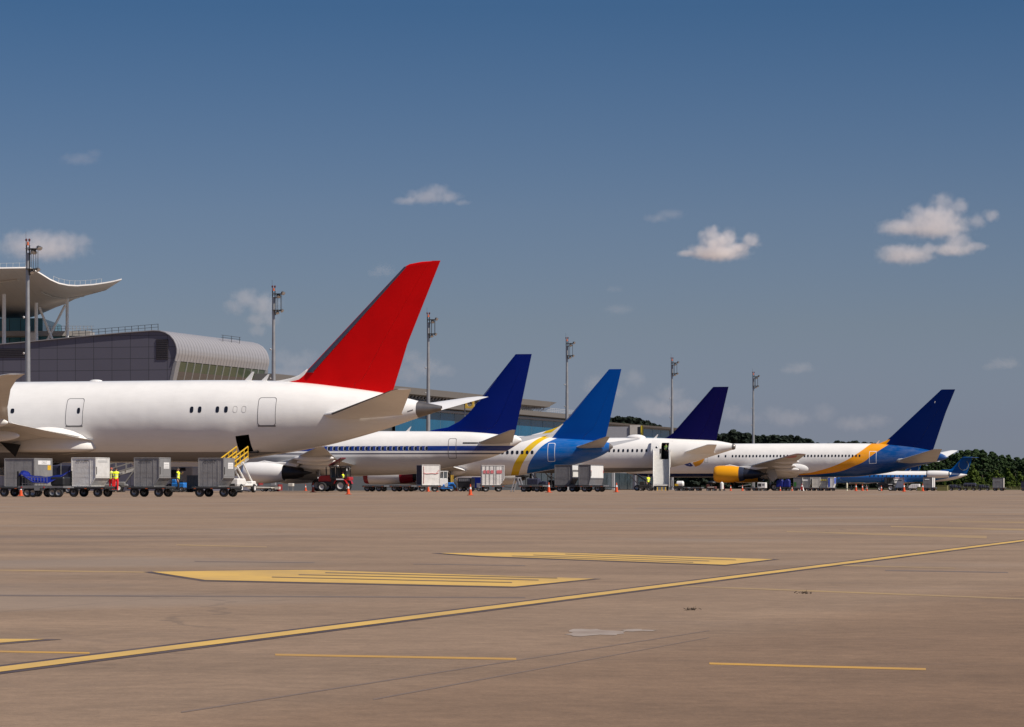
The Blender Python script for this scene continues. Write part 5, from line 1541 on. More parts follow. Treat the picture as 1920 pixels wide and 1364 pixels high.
    # light shrubs in front of the wood
    sp_ = [(tree(6, 1.9, .3, 1500, .26, 31, 'cone', LT, 'young_tree'), 6), (tree(6, 1.7, .3, 1400, .26, 32, 'col', LT, 'young_tree'), 6)]
    for (px, py) in ((1797, 896), (1813, 892), (1824, 874), (1833, 886), (1843, 897), (1856, 886), (1868, 883), (1878, 890), (1890, 880), (1900, 893), (1912, 886), (1925, 892), (1770, 899), (1785, 903), (1848, 905), (1884, 902), (1908, 902)):
        Y = rnd.uniform(800, 860); place(sp_, px, Y, (HZ - py) / F * Y + CH, 'light green young tree at the front edge of the wood', 'young trees in front of the wood', rnd)
    # dark tree line far beyond the terminal
    fp = [(tree(22, 4.2, .5, 1500, .8, 41, 'round', BK, 'distant_tree'), 22), (tree(22, 3.6, .5, 1400, .75, 42, 'col', BK, 'distant_tree'), 22), (tree(22, 4.4, .5, 1400, .8, 43, 'cone', BK, 'distant_tree'), 22)]
    def far(px): return lerp([(1140, 784), (1165, 783.5), (1190, 783), (1205, 789), (1225, 796), (1245, 803), (1300, 812), (1345, 814), (1362, 814), (1379, 808), (1390, 814.5), (1400, 812), (1410, 817), (1440, 817), (1470, 816.5), (1505, 820.5), (1525, 826), (1545, 834), (1558, 832), (1572, 828), (1600, 828.5), (1640, 831), (1665, 836), (1700, 840)], px)
    for row, Y in enumerate((1290, 1330, 1370)):
        px = 1128 + row * 4
        while px < 1690:
            h = (HZ - far(px) + rnd.uniform(-3.2, 1.0) - row * .6) / F * Y + CH
            place(fp, px, Y, h, 'dark tree in the far tree line beyond the terminal', 'far tree line', rnd)
            px += rnd.uniform(10, 15)

def build_verge():
    m = newmat('rough_grass', .9); x = NX(m)
    n = x.noise(.3, 6, None, .7)
    x.out(x.mix(x.op('ADD', x.op('MULTIPLY', x.op('SUBTRACT', n, .5), 2.0), .5, True), (.030, .040, .010), (.11, .095, .030)))
    b = MB(); pts = []
    for k in range(25):
        X = 92 + 200 * k / 24; pts.append((X, 700 + 5 * math.sin(k * 1.7)))
    b.grid([[(X, Y, .02) for X, Y in pts], [(X, Y + 6, .25) for X, Y in pts], [(X, 1500, .3) for X, Y in pts]])
    tag(b.build('grass_verge', m), kind='structure')
    r = random.Random(2); g = MB()
    for i in range(5200):
        X = r.uniform(92, 185); Y = r.uniform(699, 760); h = r.uniform(.4, 1.15)
        a = r.uniform(0, 3.14); w = .12; dx, dy = w * math.cos(a), w * math.sin(a); l_ = Vector((r.uniform(-.2, .2), r.uniform(-.2, .2), h))
        g.add([(X - dx, Y - dy, 0), (X + dx, Y + dy, 0), (X + l_.x, Y + l_.y, h)], [(0, 1, 2)])
    tag(g.build('tall_grass', m, smooth=False), 'tall rough grass along the apron edge before the wood', 'grass', kind='stuff')

build_gate_building()
build_hall()
build_concourse()
build_masts()
build_trees()
build_verge()
# ------------------------------------------------------------------ ground equipment, people, cones
def at(px, Y): return Vector(((px - 960.0) / F * Y, Y, gh(Y)))

def letters(txt, size, m, parent, loc, rot, name='lettering'):
    """each word a flat raised piece of its own, set in one line"""
    words = txt.split(); gap = size * .3; ws = []
    for wd in words:
        c = bpy.data.curves.new('t', 'FONT'); c.body = wd; c.size = size; c.align_y = 'CENTER'; c.extrude = .002
        o = bpy.data.objects.new('t', c); me = bpy.data.meshes.new_from_object(o); bpy.data.objects.remove(o)
        me.name = name; me.materials.clear(); me.materials.append(m)
        xs = [v.co.x for v in me.vertices]; ws.append((me, min(xs), max(xs) - min(xs)))
    tot = sum(w for _, _, w in ws) + gap * (len(ws) - 1); x = -tot / 2
    from mathutils import Euler
    E_ = Euler(rot).to_matrix()
    for me, x0, w in ws:
        o = bpy.data.objects.new(name, me); COL.objects.link(o); o.parent = parent
        o.location = Vector(loc) + E_ @ Vector((x - x0, 0, 0)); o.rotation_euler = rot; x += w + gap

INK = mat('dark_lettering', (.03, .03, .035), .6)
PLAC = mat('white_placard', (.72, .70, .67), .5, var=.05)
FOIL = mat('creased_bright_aluminium', (.74, .71, .66), .36, .2, var=.1, scale=2, bump=.9, bscale=1.6, dirt=.2, dirtc=(.3, .28, .25))
CANVAS = mat('white_canvas', (.66, .63, .59), .75, var=.07, scale=2.5, bump=.5, bscale=3.0, dirt=.3, dirtc=(.42, .37, .32))
CREAM = mat('cream_panel', (.60, .56, .48), .5, var=.06, dirt=.2)
NAVYC = mat('navy_canvas', (.018, .020, .045), .8, var=.2, bump=.4, bscale=5)
GREYC = mat('grey_canvas', (.16, .155, .16), .75, var=.1, bump=.3, bscale=4)
BLUET = mat('blue_tarpaulin', (.003, .010, .15), .5, var=.25, scale=2.5, bump=.8, bscale=3.5, spec=.4)

def make_container(label, w=1.56, wb=1.2, d=1.7, h=1.63, front=None, side=None, text=None, placard=True, sidelow=None, name='cargo_container', ribs=3, two=False):
    """origin: front lower left corner; x to the right, y inland. The right edge is chamfered below."""
    t = thing(name, label, 'cargo container')
    hc = .50 if wb < w else 0.0
    prof = [(0, 0), (wb, 0), (w, hc), (w, h), (0, h)] if hc else [(0, 0), (w, 0), (w, h), (0, h)]
    b = MB(); b.prism([Vector((x, 0, z)) for x, z in prof], (0, 0, 0), (0, d, 0)); b.build('shell', front, t, bevel=.02, smooth=False)
    e = MB(); r = .022
    n = len(prof)
    for y in (-.012, d + .012):
        for (a, c) in zip(prof, prof[1:] + prof[:1]): e.bar((a[0], y, a[1]), (c[0], y, c[1]), r * 2, r * 2)
    for a in prof: e.bar((a[0], 0, a[1]), (a[0], d, a[1]), r * 2, r * 2)
    e.build('edge_frame', front, t, smooth=False)
    f = MB()
    for k in range(1, ribs + 1):
        x = wb * k / (ribs + 1) if hc else w * k / (ribs + 1)
        f.b2(x - .012, x + .012, -.008, -.002, .05, h - .06)
    if hc: f.b2(wb - .025, wb + .025, -.014, -.002, .04, h - .05)
    f.b2(.05, wb - .05, -.006, -.002, h * .30, h * .30 + .02)
    f.build('front_ribs', front, t, smooth=False)
    p = MB(); z0 = hc + .05
    if two:
        p.b2(w + .002, w + .02, .05, d - .05, z0 - .02, z0 + (h - z0) * .46); p.b2(w + .002, w + .02, .05, d - .05, z0 + (h - z0) * .62, h - .03)
    else: p.b2(w + .002, w + .02, .05, d - .05, z0, h - .06)
    p.build('side_panel', side or ALU, t, smooth=False)
    if placard:
        q = MB(); q.b2(w + .022, w + .032, d * .38, d * .86, h * .62, h * .84); o = q.build('placard', PLAC, t, smooth=False)
        q = MB()
        for k in range(3): q.b2(w + .033, w + .036, d * .43, d * .81, h * (.65 + .055 * k), h * (.665 + .055 * k))
        q.build('print_lines', mat('grey_print', (.35, .34, .33), .6), o, smooth=False)
    if text: letters(text, .15, INK, t, (w * .45, -.022, h * .885), (R(90), 0, 0))
    if hc:
        s_ = MB(); s_.b2(w + .02, w + .05, .05, .10, h * .42, h * .68); s_.build('handle', DARKST, t, smooth=False)
    return t

def make_dolly(label, w=2.3, d=1.8, zt=.62, m=None, bare=False):
    t = thing('cargo_dolly', label, 'dolly')
    m = m or DARKST
    b = MB()
    for y in (.04, d - .04): b.b2(0, w, y - .05, y + .05, zt - .16, zt - .02)
    for k in range(6): b.b2(w * k / 5 - .04 if k else 0, w * k / 5 + .04 if k < 5 else w, .09, d - .09, zt - .13, zt - .05)
    b.b2(.1, w - .1, .12, d - .12, zt - .05, zt - .02)
    b.build('deck', m, t, smooth=False)
    r = MB()
    for k in range(9): r.tube((w * (k + .5) / 9, .1, zt - .02), (w * (k + .5) / 9, d - .1, zt - .02), .022, n=8)
    r.b2(0, w, -.03, -.012, zt - .09, zt - .03)
    r.build('roller', mat('worn_roller_steel', (.10, .098, .095), .5, .4, var=.2), t)
    rf = MB()
    for x in (.18, w * .5, w - .18): rf.b2(x - .07, x + .07, -.026, -.014, zt - .15, zt - .10)
    rf.build('reflector', mat('amber_reflector', (.40, .09, .03), .3), t, smooth=False)
    R_ = .27
    for (x, y) in ((.42, .16), (w - .52, .16), (.42, d - .16), (w - .52, d - .16)):
        c = MB(); c.lathe((x, y - .1, R_), (0, 1, 0), [(0, R_ * .5), (0, R_ * .9), (.03, R_), (.17, R_), (.2, R_ * .9), (.2, R_ * .5)], 20); o = c.build('wheel', RUBBER, t)
        h = MB(); h.lathe((x, y - .1, R_), (0, 1, 0), [(.05, .01), (.03, R_ * .3), (.0, R_ * .52), (.2, R_ * .52), (.17, .02)], 16); h.build('hub', STEEL, o)
        k = MB(); k.b2(x - .05, x + .05, y - .13, y + .13, R_, zt - .16); k.build('axle_bracket', DARKST, o, smooth=False)
    a = MB(); a.bar((w, d * .5, .40), (w + .75, d * .5, .34), .07, .07); a.bar((w, d * .3, .42), (w + .5, d * .5, .36), .05, .05); a.bar((w, d * .7, .42), (w + .5, d * .5, .36), .05, .05); a.lathe((w + .8, d * .5, .30), (0, 0, 1), [(0, .09), (.06, .09), (.06, .05), (0, .05)], 12); a.build('drawbar', DARKST, t, smooth=False)
    return t

def put(t, px, Y, z=0.0, yaw=YAW, dx=0.0):
    p = at(px, Y)
    t.location = (p.x + dx, p.y, p.z + z); t.rotation_euler = (0, 0, yaw); return t

def make_cone(label):
    t = thing('traffic_cone', label, 'traffic cone', group='orange traffic cones on the apron')
    b = MB(); b.lathe((0, 0, .03), (0, 0, 1), [(0, .125), (.62, .032), (.68, .03), (.68, .02)], 20, True)
    b.build('cone_body', ORANGE, t)
    c = MB(); c.box(0, 0, .018, .36, .36, .036); c.build('base', mat('cone_base_rubber', (.55, .07, .012), .7), t, bevel=.01, smooth=False)
    w = MB(); w.lathe((0, 0, .03), (0, 0, 1), [(.36, .0735), (.50, .0525)], 20); w.build('white_band', CONEW, t)
    return t

CONES = [  # px, height in px, label
 (39, 17, 'orange cone showing between the wheels of the blue tarp cart'),
 (573, 12, 'small orange cone under the white engine, leftmost of the pair by the tractor'),
 (587, 18, 'orange and white cone just in front of the tractor nose'),
 (653, 20.5, 'orange and white cone behind the rear wheel of the tractor'),
 (803, 9, 'orange cone half hidden under the white canvas cart, left one'),
 (817, 9, 'orange cone half hidden under the white canvas cart, right one'),
 (856, 13, 'orange cone just right of the blue and white belt truck'),
 (882, 21, 'large orange and white cone standing alone, nearest the camera'),
 (1029, 19, 'orange cone beside the black landing gear tyre'),
 (1156, 18, 'orange cone standing alone between the white containers and the stairs'),
 (1370, 11, 'orange cone just right of the white drum under the yellow engine'),
 (1392, 11, 'orange cone beneath the dark rear of the yellow engine'),
 (1463, 10, 'orange cone between the main wheels of the orange swoosh airliner'),
 (1485, 10, 'orange cone just right of the main wheels of the orange swoosh airliner'),
 (1605, 13.5, 'orange cone right of the cream marker post, leftmost of three'),
 (1617, 12, 'orange cone in the middle of the three by the cream marker post'),
 (1625.5, 9, 'shortest orange cone of the three right of the cream marker post'),
 (1652.5, 10.5, 'orange cone in front of the dark tractor'),
 (1695, 16, 'orange cone in front of the red and white printed container'),
 (1730, 14, 'orange cone left of the grey container with white side panels')]

def build_cones():
    c0 = None
    for (px, h, lab) in CONES:
        Y = F * .71 / h
        if px == 39: Y = 198
        if px in (803, 817): Y = 272
        if px in (1463, 1485): Y = 462
        p = at(px, Y)
        if c0 is None: c0 = make_cone(lab); c0.location = p
        else: dup(c0, p, random.uniform(0, 1.5), lab)

# ---- people
def make_person(label, pose, trousers, vest, cap, skin=(.42, .24, .16), shirt=(.03, .03, .045), vestcol=(.88, .98, .02)):
    """one continuous skinned body; clothing shells and head wear are its children"""
    J = {'pelvis': (0, 0, .96, .135), 'waist': (0, 0, 1.10, .125), 'chest': (0, .0, 1.30, .15), 'neck0': (0, 0, 1.46, .075), 'neck': (0, -.01, 1.53, .055), 'head': (0, -.02, 1.63, .088), 'crown': (0, -.02, 1.71, .075)}
    for s_, k in ((-1, 'L'), (1, 'R')):
        J['hip' + k] = (.10 * s_, 0, .90, .098); J['knee' + k] = (.11 * s_, -.02, .50, .066); J['ankle' + k] = (.11 * s_, .02, .09, .045); J['toe' + k] = (.12 * s_, -.15, .045, .036)
        J['sh' + k] = (.185 * s_, 0, 1.40, .066); J['el' + k] = (.25 * s_, .02, 1.13, .047); J['wr' + k] = (.25 * s_, -.06, .90, .034); J['palm' + k] = (.25 * s_, -.08, .83, .036)
    J.update(pose)
    for s_, k in ((-1, 'L'), (1, 'R')):
        w = Vector(J['wr' + k][:3]); p = Vector(J['palm' + k][:3]); d = (p - w).normalized(); sd = d.cross(Vector((s_, 0, 0)))
        sd = sd.normalized() if sd.length > .01 else Vector((0, 1, 0))
        for i, ln in enumerate((.075, .085, .08, .062)):
            a = p + sd * (.024 * (i - 1.5)) + d * .035
            J['f%d%s' % (i, k)] = (*a, .010); J['t%d%s' % (i, k)] = (*(a + d * ln + Vector((-s_ * .02, 0, 0))), .008)
        a = w + d * .03 - sd * .045; J['th' + k] = (*a, .011); J['tt' + k] = (*(a + d * .05 - sd * .015), .009)
    E = [('pelvis', 'waist'), ('waist', 'chest'), ('chest', 'neck0'), ('neck0', 'neck'), ('neck', 'head'), ('head', 'crown')]
    for k in 'LR':
        E += [('pelvis', 'hip' + k), ('hip' + k, 'knee' + k), ('knee' + k, 'ankle' + k), ('ankle' + k, 'toe' + k), ('chest', 'sh' + k), ('sh' + k, 'el' + k), ('el' + k, 'wr' + k), ('wr' + k, 'palm' + k), ('wr' + k, 'th' + k), ('th' + k, 'tt' + k)]
        for i in range(4): E += [('palm' + k, 'f%d%s' % (i, k)), ('f%d%s' % (i, k), 't%d%s' % (i, k))]
    names = list(J); idx = {n: i for i, n in enumerate(names)}
    me = bpy.data.meshes.new('person'); me.from_pydata([J[n][:3] for n in names], [(idx[a], idx[b]) for a, b in E], [])
    o = bpy.data.objects.new('body_tmp', me); COL.objects.link(o)
    sk = o.modifiers.new('s', 'SKIN'); sk.use_smooth_shade = True
    for n, v in zip(names, me.skin_vertices[0].data): v.radius = (J[n][3], J[n][3] * (.78 if n in ('chest', 'waist', 'pelvis') else 1)); v.use_root = (n == 'pelvis')
    sb = o.modifiers.new('u', 'SUBSURF'); sb.levels = 2
    dg = bpy.context.evaluated_depsgraph_get()
    body = bpy.data.meshes.new_from_object(o.evaluated_get(dg)); bpy.data.objects.remove(o); bpy.data.meshes.remove(me)
    body.name = 'person'
    ms = [mat('skin_%d' % int(skin[0] * 100), skin, .55), mat('cloth_%s' % trousers[0], trousers[1], .8), mat('cloth_shirt_%d' % int(shirt[2] * 1000), shirt, .8), mat('black_boots', (.015, .014, .013), .6)]
    body.materials.clear()
    for m in ms: body.materials.append(m)
    ctr = [Vector(J[n][:3]) for n in ('palmL', 'palmR')]
    hipz = J['pelvis'][2]
    leg = [(Vector(J['hip' + k][:3]), Vector(J['knee' + k][:3]), Vector(J['ankle' + k][:3])) for k in 'LR']
    def dseg(p, a, b): t = max(0, min(1, (p - a).dot(b - a) / (b - a).length_squared)); return (p - a - (b - a) * t).length
    nk = Vector(J['neck0'][:3]); sel = []
    for f in body.polygons:
        c = f.center; f.use_smooth = True
        if c.z > nk.z + .03: f.material_index = 0
        elif min((c - q).length for q in ctr) < .13: f.material_index = 0
        elif min((c - Vector(J['toe' + k][:3])).length for k in 'LR') < .17 or min((c - Vector(J['ankle' + k][:3])).length for k in 'LR') < .08: f.material_index = 3
        else:
            dl = min(min(dseg(c, a, b), dseg(c, b, d_)) for a, b, d_ in leg)
            dt = dseg(c, Vector(J['pelvis'][:3]) + Vector((0, 0, .08)), nk)
            f.material_index = 1 if (dl < dt and dl < .16) or c.z < hipz - .02 else 2
            if f.material_index == 2 and dt < .215: sel.append(f.index)
    r = bpy.data.objects.new('person', body); COL.objects.link(r); tag(r, label, 'person')
    if vest:
        vs = {}; V = []; Fc = []; mi = []
        wz = J['waist'][2]
        for i in sel:
            f = body.polygons[i]; q = []
            for k in f.vertices:
                if k not in vs: vs[k] = len(V); V.append(body.vertices[k].co + body.vertices[k].normal * .018)
                q.append(vs[k])
            Fc.append(q); mi.append(1 if abs(f.center.z - wz - .02) < .028 or abs(f.center.z - wz - .16) < .02 else 0)
        b = MB(); b.v = [tuple(v) for v in V]; b.f = [tuple(q) for q in Fc]; b.mi = mi
        b.build('hi_vis_vest', [mat('hi_vis_%d' % int(vestcol[0] * 100), vestcol, .6, var=.04), mat('reflective_band', (.55, .56, .50), .3)], r)
    hd = Vector(J['head'][:3])
    b = MB()
    n_ = 14; rs = []
    for j in range(6):
        ph = R(90 * j / 5); rr = .098 * math.cos(ph) + .001
        rs.append([(hd.x + rr * math.cos(2 * math.pi * i / n_), hd.y + .01 + rr * 1.12 * math.sin(2 * math.pi * i / n_), hd.z + .03 + .10 * math.sin(ph)) for i in range(n_)])
    b.rings(rs, True, True)
    if cap[0] == 'cap': b.b2(hd.x - .07, hd.x + .07, hd.y - .17, hd.y - .08, hd.z + .03, hd.z + .045)
    b.build(cap[0], mat('%s_%d' % (cap[0], int(cap[1][0] * 100)), cap[1], .7), r)
    fc = MB(); fy = hd.y - .088
    fc.ell((hd.x, fy - .004, hd.z - .02), .013, .022, .026, 8, 6); fc.build('nose', ms[0], r)
    for s_ in (-1, 1):
        e = MB(); e.ell((hd.x + s_ * .033, fy + .004, hd.z + .008), .011, .006, .007, 8, 6); e.build('eye', BLACKP, r)
        e = MB(); e.ell((hd.x + s_ * .09, hd.y, hd.z - .01), .012, .022, .033, 8, 6); e.build('ear', ms[0], r)
    m_ = MB(); m_.ell((hd.x, fy + .008, hd.z - .055), .024, .006, .006, 8, 6); m_.build('mouth', mat('lips', (.28, .10, .08), .5), r)
    return r

def build_people():
    red = ('red', (.78, .012, .016)); dark = ('dark', (.012, .012, .016))
    p = make_person('worker in pale yellow vest and red trousers, half behind the silver container', {'elL': (-.24, -.08, 1.14, .047), 'wrL': (-.12, -.24, 1.10, .034), 'palmL': (-.06, -.28, 1.12, .036)}, red, True, ('cap', (.40, .08, .05)), vestcol=(.90, .95, .22))
    q = at(208.5, 226); p.location = q; p.rotation_euler = (0, 0, R(160))
    p = make_person('worker in bright yellow vest and red trousers, back to the camera', {'elL': (-.27, .02, 1.15, .047), 'wrL': (-.20, -.20, 1.05, .034), 'palmL': (-.18, -.26, 1.04, .036)}, red, True, ('hair', (.02, .015, .012)))
    q = at(217.5, 225); p.location = q; p.rotation_euler = (0, 0, R(188))
    p = make_person('worker in yellow vest and black trousers bending an arm near the blue cart', {'chest': (.02, -.04, 1.30, .15), 'elR': (.27, -.06, 1.22, .047), 'wrR': (.22, -.22, 1.33, .034), 'palmR': (.20, -.27, 1.38, .036), 'kneeL': (-.12, -.10, .51, .066), 'ankleL': (-.13, .10, .10, .045), 'toeL': (-.13, -.06, .05, .036)}, dark, True, ('hair', (.05, .035, .025)))
    q = at(333.5, 227); p.location = q; p.rotation_euler = (0, 0, R(75))
    p = make_person('worker in yellow vest standing left of the passenger stairs', {'wrR': (.12, -.24, 1.12, .034), 'palmR': (.08, -.30, 1.13, .036), 'elR': (.24, -.06, 1.14, .047)}, dark, True, ('hair', (.03, .02, .015)))
    q = at(1215.5, 352); p.location = q; p.rotation_euler = (0, 0, R(35))
    pl = PL['indigo']; x0, x1, z0, z1 = pl.door
    p = make_person('crew member in dim green vest standing inside the open rear door', {'wrL': (-.14, -.2, 1.0, .034), 'palmL': (-.1, -.26, .98, .036)}, dark, True, ('hair', (.02, .015, .012)), vestcol=(.20, .34, .05))
    M = pl.root; v = Vector(((x0 + x1) / 2 + .05, -1.15, z0 + .2)); c, s_ = math.cos(-TH), math.sin(-TH)
    p.location = (M.location.x + c * v.x - s_ * v.y, M.location.y + s_ * v.x + c * v.y, M.location.z + v.z); p.rotation_euler = (0, 0, R(-10)); p.scale = (.93, .93, .93)

# ---- vehicles
def wheel_part(t, x, y, r, w, hub=STEEL, name='wheel'):
    c = MB(); c.lathe((x, y - w / 2, r), (0, 1, 0), [(0, r * .55), (0, r * .88), (w * .15, r * .98), (w * .35, r), (w * .65, r), (w * .85, r * .98), (w, r * .88), (w, r * .55)], 24); o = c.build(name, RUBBER, t)
    h = MB(); h.lathe((x, y - w / 2, r), (0, 1, 0), [(w * .3, .02), (w * .25, r * .25), (w * .08, r * .48), (w * .02, r * .58), (w * .98, r * .58), (w * .7, .02)], 18); h.build('rim', hub, o)
    return o

def make_tractor(label, red=REDP, roof=True):
    """faces -x; y inland"""
    t = thing('tractor', label, 'tractor')
    WH = mat('pale_wheel_rim', (.50, .48, .46), .5)
    for y in (.15, 1.55):
        wheel_part(t, 2.25, y, .50, .36, WH); wheel_part(t, .55, y + (.05 if y < 1 else -.05), .40, .28, WH)
    b = MB(); b.prism([Vector((x, 0, z)) for x, z in ((.1, .85), (.12, 1.25), (.3, 1.36), (1.3, 1.42), (1.3, .85))], (0, .5, 0), (0, 1.2, 0)); b.build('bonnet', red, t, bevel=.05)
    g = MB(); g.b2(.07, .1, .55, 1.15, .9, 1.25); g.build('grille', BLACKP, t, smooth=False)
    b = MB(); b.b2(.2, 2.7, .5, 1.2, .5, .86); b.b2(1.3, 2.55, .35, 1.35, .6, 1.15); b.build('chassis', DARKST, t, bevel=.03, smooth=False)
    f = MB()
    for y in (-.05, 1.35):
        rs = []
        for k in range(9):
            a = R(15 + 150 * k / 8); rs.append([(2.25 + .6 * math.cos(a), y, .52 + .6 * math.sin(a)), (2.25 + .6 * math.cos(a), y + .4, .52 + .6 * math.sin(a)), (2.25 + .56 * math.cos(a), y + .4, .52 + .56 * math.sin(a)), (2.25 + .56 * math.cos(a), y, .52 + .56 * math.sin(a))])
        f.rings(rs, True, True)
    f.build('mudguard', red, t)
    f = MB(); f.b2(2.5, 2.95, .3, 1.4, .95, 1.25); f.build('rear_box', red, t, bevel=.04)
    c = MB()
    for (x0, x1) in ((1.2, 1.3), (1.85, 1.85), (2.62, 2.7)):
        for y in (.25, 1.45): c.bar((x0 + .1, y, 1.1), (x1 - .05, y, 2.1), .07, .07)
    c.b2(1.15, 2.72, .2, 1.5, 2.08, 2.16); c.bar((1.3, .25, 1.15), (2.7, .25, 1.15), .08, .1)
    c.build('cab_frame', BLACKP, t, smooth=False)
    gl = mat('cab_glass', (.10, .11, .115), .1, spec=.6)
    g = MB(); g.b2(1.3, 1.32, .3, 1.4, 1.2, 2.05); g.b2(1.35, 2.6, 1.43, 1.45, 1.2, 2.05); g.build('cab_window', gl, t, smooth=False)
    if roof:
        r = MB(); r.bar((1.1, .85, 2.22), (2.25, .85, 2.86), 1.2, .10); r.bar((2.0, .3, 2.12), (2.1, .3, 2.75), .03, .03); r.build('roof_hatch', mat('dark_red_roof', (.14, .012, .016), .4), t, bevel=.02)
    s_ = MB(); s_.tube((.8, .55, 1.35), (.8, .55, 2.1), .05, n=8); s_.build('exhaust_pipe', BLACKP, t)
    h = MB()
    for y in (.55, 1.1): h.lathe((.1, y, 1.15), (-1, 0, 0), [(0, .09), (.04, .09), (.05, .02)], 12, True)
    h.build('headlight', PLAC, t)
    p = MB(); p.b2(1.9, 2.55, -.06, -.052, .99, 1.1); p.build('side_plate', PLAC, t, smooth=False)
    l = MB(); l.tube((2.72, .3, 1.75), (2.72, .3, 1.95), .05, n=8); l.build('work_lamp', WHITEP, t)
    return t

def make_belt_loader(label, rails=YELP, body=WHITEP, zlo=.85, zhi=2.9, L0=-3.6, L1=2.4, w=.75, railf=.38, dy=0.0, rh=.98):
    """the belt climbs along +y"""
    t = thing('belt_loader', label, 'belt loader')
    b = MB(); b.b2(-.62, .62, dy - 3.3, dy + .6, .42, .62); b.b2(-.70, .62, dy - 3.3, dy - 1.7, .40, .98); b.b2(-.35, .62, dy - .4, dy + .4, .38, .8); b.build('chassis', body, t, bevel=.06)
    q = MB(); q.b2(-.45, .4, dy - 3.315, dy - 3.302, .45, .62); q.build('rear_bumper', DARKST, t, smooth=False)
    for (x, y) in ((-.6, dy - 2.7), (.6, dy - 2.7), (-.6, dy - .1), (.6, dy - .1)):
        c = MB(); c.lathe((x - .11, y, .30), (1, 0, 0), [(0, .16), (0, .27), (.04, .30), (.18, .30), (.22, .27), (.22, .16)], 20); o = c.build('wheel', RUBBER, t)
        c = MB(); c.lathe((x - .115, y, .30), (1, 0, 0), [(.02, .01), (0, .16), (.23, .16), (.21, .01)], 14); c.build('rim', PLAC, o)
    a = Vector((0, L0, zlo)); e = Vector((0, L1, zhi))
    c = MB()
    for x in (-w / 2, w / 2): c.bar(a + Vector((x, 0, 0)), e + Vector((x, 0, 0)), .08, .26)
    c.build('conveyor', mat('loader_side_frame', (.42, .41, .39), .5, .2, dirt=.4), t, smooth=False)
    k = MB(); k.bar(a + Vector((0, 0, .09)), e + Vector((0, 0, .09)), w - .1, .05); k.build('belt', BLACKP, t, smooth=False)
    s_ = MB()
    for x in (-.42, .42):
        m_ = a.lerp(e, .58); s_.bar((x, dy - 1.0, .6), m_ + Vector((x, 0, 0)), .09, .09); m_ = a.lerp(e, .78); s_.bar((x, dy + .3, .6), m_ + Vector((x, 0, 0)), .09, .09)
    s_.build('lift_arm', body, t, smooth=False)
    r = MB()
    for x in (-w / 2 - .05, w / 2 + .05):
        p0, p1 = a.lerp(e, railf), a.lerp(e, .97)
        for dz in (.2 * rh, .6 * rh, rh): r.bar(p0 + Vector((x, 0, dz)), p1 + Vector((x, 0, dz)), .055, .07)
        n = 4
        for i in range(n + 1): q = p0.lerp(p1, i / n) + Vector((x, 0, 0)); r.bar(q, q + Vector((0, 0, rh)), .055, .06)
    r.build('guard_rail', rails, t, smooth=False)
    d = MB(); d.b2(-.5, -.3, dy - 2.2, dy - 1.8, .98, 1.5); d.b2(-.55, -.2, dy - 1.7, dy - 1.65, .98, 1.6); d.build('driver_seat', BLACKP, t, bevel=.03)
    return t

def make_stairs(label, zt, w=1.72, L=5.6):
    """climbs along +y to a landing of height zt at y = 0"""
    t = thing('passenger_stairs', label, 'stairs')
    PANEL = mat('stair_side_panel', (.66, .64, .60), .45, var=.05, dirt=.2, dirtc=(.4, .37, .33))
    ST_ = mat('stair_tread', (.60, .585, .55), .5, var=.06, dirt=.25, dirtc=(.35, .32, .3))
    n = 18; z0 = .55; dz = (zt - z0) / n; dy = L / n
    s_ = MB()
    for k in range(n): s_.b2(-w / 2, w / 2, -L - .9 + dy * k, -.9, z0 + dz * k, z0 + dz * (k + 1) - .003 if k < n - 1 else zt)
    s_.b2(-w / 2, w / 2, -.9, .25, zt - .12, zt); s_.build('steps', ST_, t, smooth=False)
    for sd in (-1, 1):
        x = sd * (w / 2 + .03)
        p = MB(); p.prism([Vector((0, y, z)) for y, z in ((-L - 1.0, .42), (-L - 1.0, z0 + .95), (-L - .5, z0 + 1.1), (-.9, zt + 1.05), (.25, zt + 1.05), (.25, zt - .5), (-.9, zt - .5), (-L * .6, .42))], (x - .03, 0, 0), (x + .03, 0, 0))
        p.build('side_panel', PANEL, t, bevel=.01, smooth=False)
        h = MB(); h.path([(x + sd * .02, -L - 1.0, z0 + 1.05), (x + sd * .02, -L - .5, z0 + 1.2), (x + sd * .02, -.9, zt + 1.15), (x + sd * .02, .25, zt + 1.15)], .03, 8)
        h.build('handrail', PANEL, t)
    c = MB(); c.b2(-.75, .75, -L + .3, .2, .45, .7); c.bar((-.6, -.5, .6), (-.6, -.5, zt - .2), .12, .12); c.bar((.6, -.5, .6), (.6, -.5, zt - .2), .12, .12); c.bar((-.6, -2.2, .6), (.6, -.5, zt - .3), .08, .08); c.bar((.6, -2.2, .6), (-.6, -.5, zt - .3), .08, .08)
    c.build('chassis', DARKST, t, smooth=False)
    for (x, y) in ((-.7, -L + .9), (.7, -L + .9), (-.7, -.3), (.7, -.3)):
        q = MB(); q.lathe((x - .1, y, .33), (1, 0, 0), [(0, .18), (0, .29), (.04, .33), (.16, .33), (.2, .29), (.2, .18)], 18); q.build('wheel', RUBBER, t)
    k = MB()
    for x in (-.45, .05, .45): k.tube((x, -L - 1.1, .02), (x, -L - 1.1, .42), .05, n=8)
    k.build('jack_leg', YELP, t)
    g = MB(); g.path([(w / 2 + .16, .1, zt - .9), (w / 2 + .16, .1, zt + 1.1), (w / 2 + .16, -1.0, zt + 1.1), (w / 2 + .16, -1.0, zt - .6)], .045, 8); g.build('landing_gate', PANEL, t)
    return t

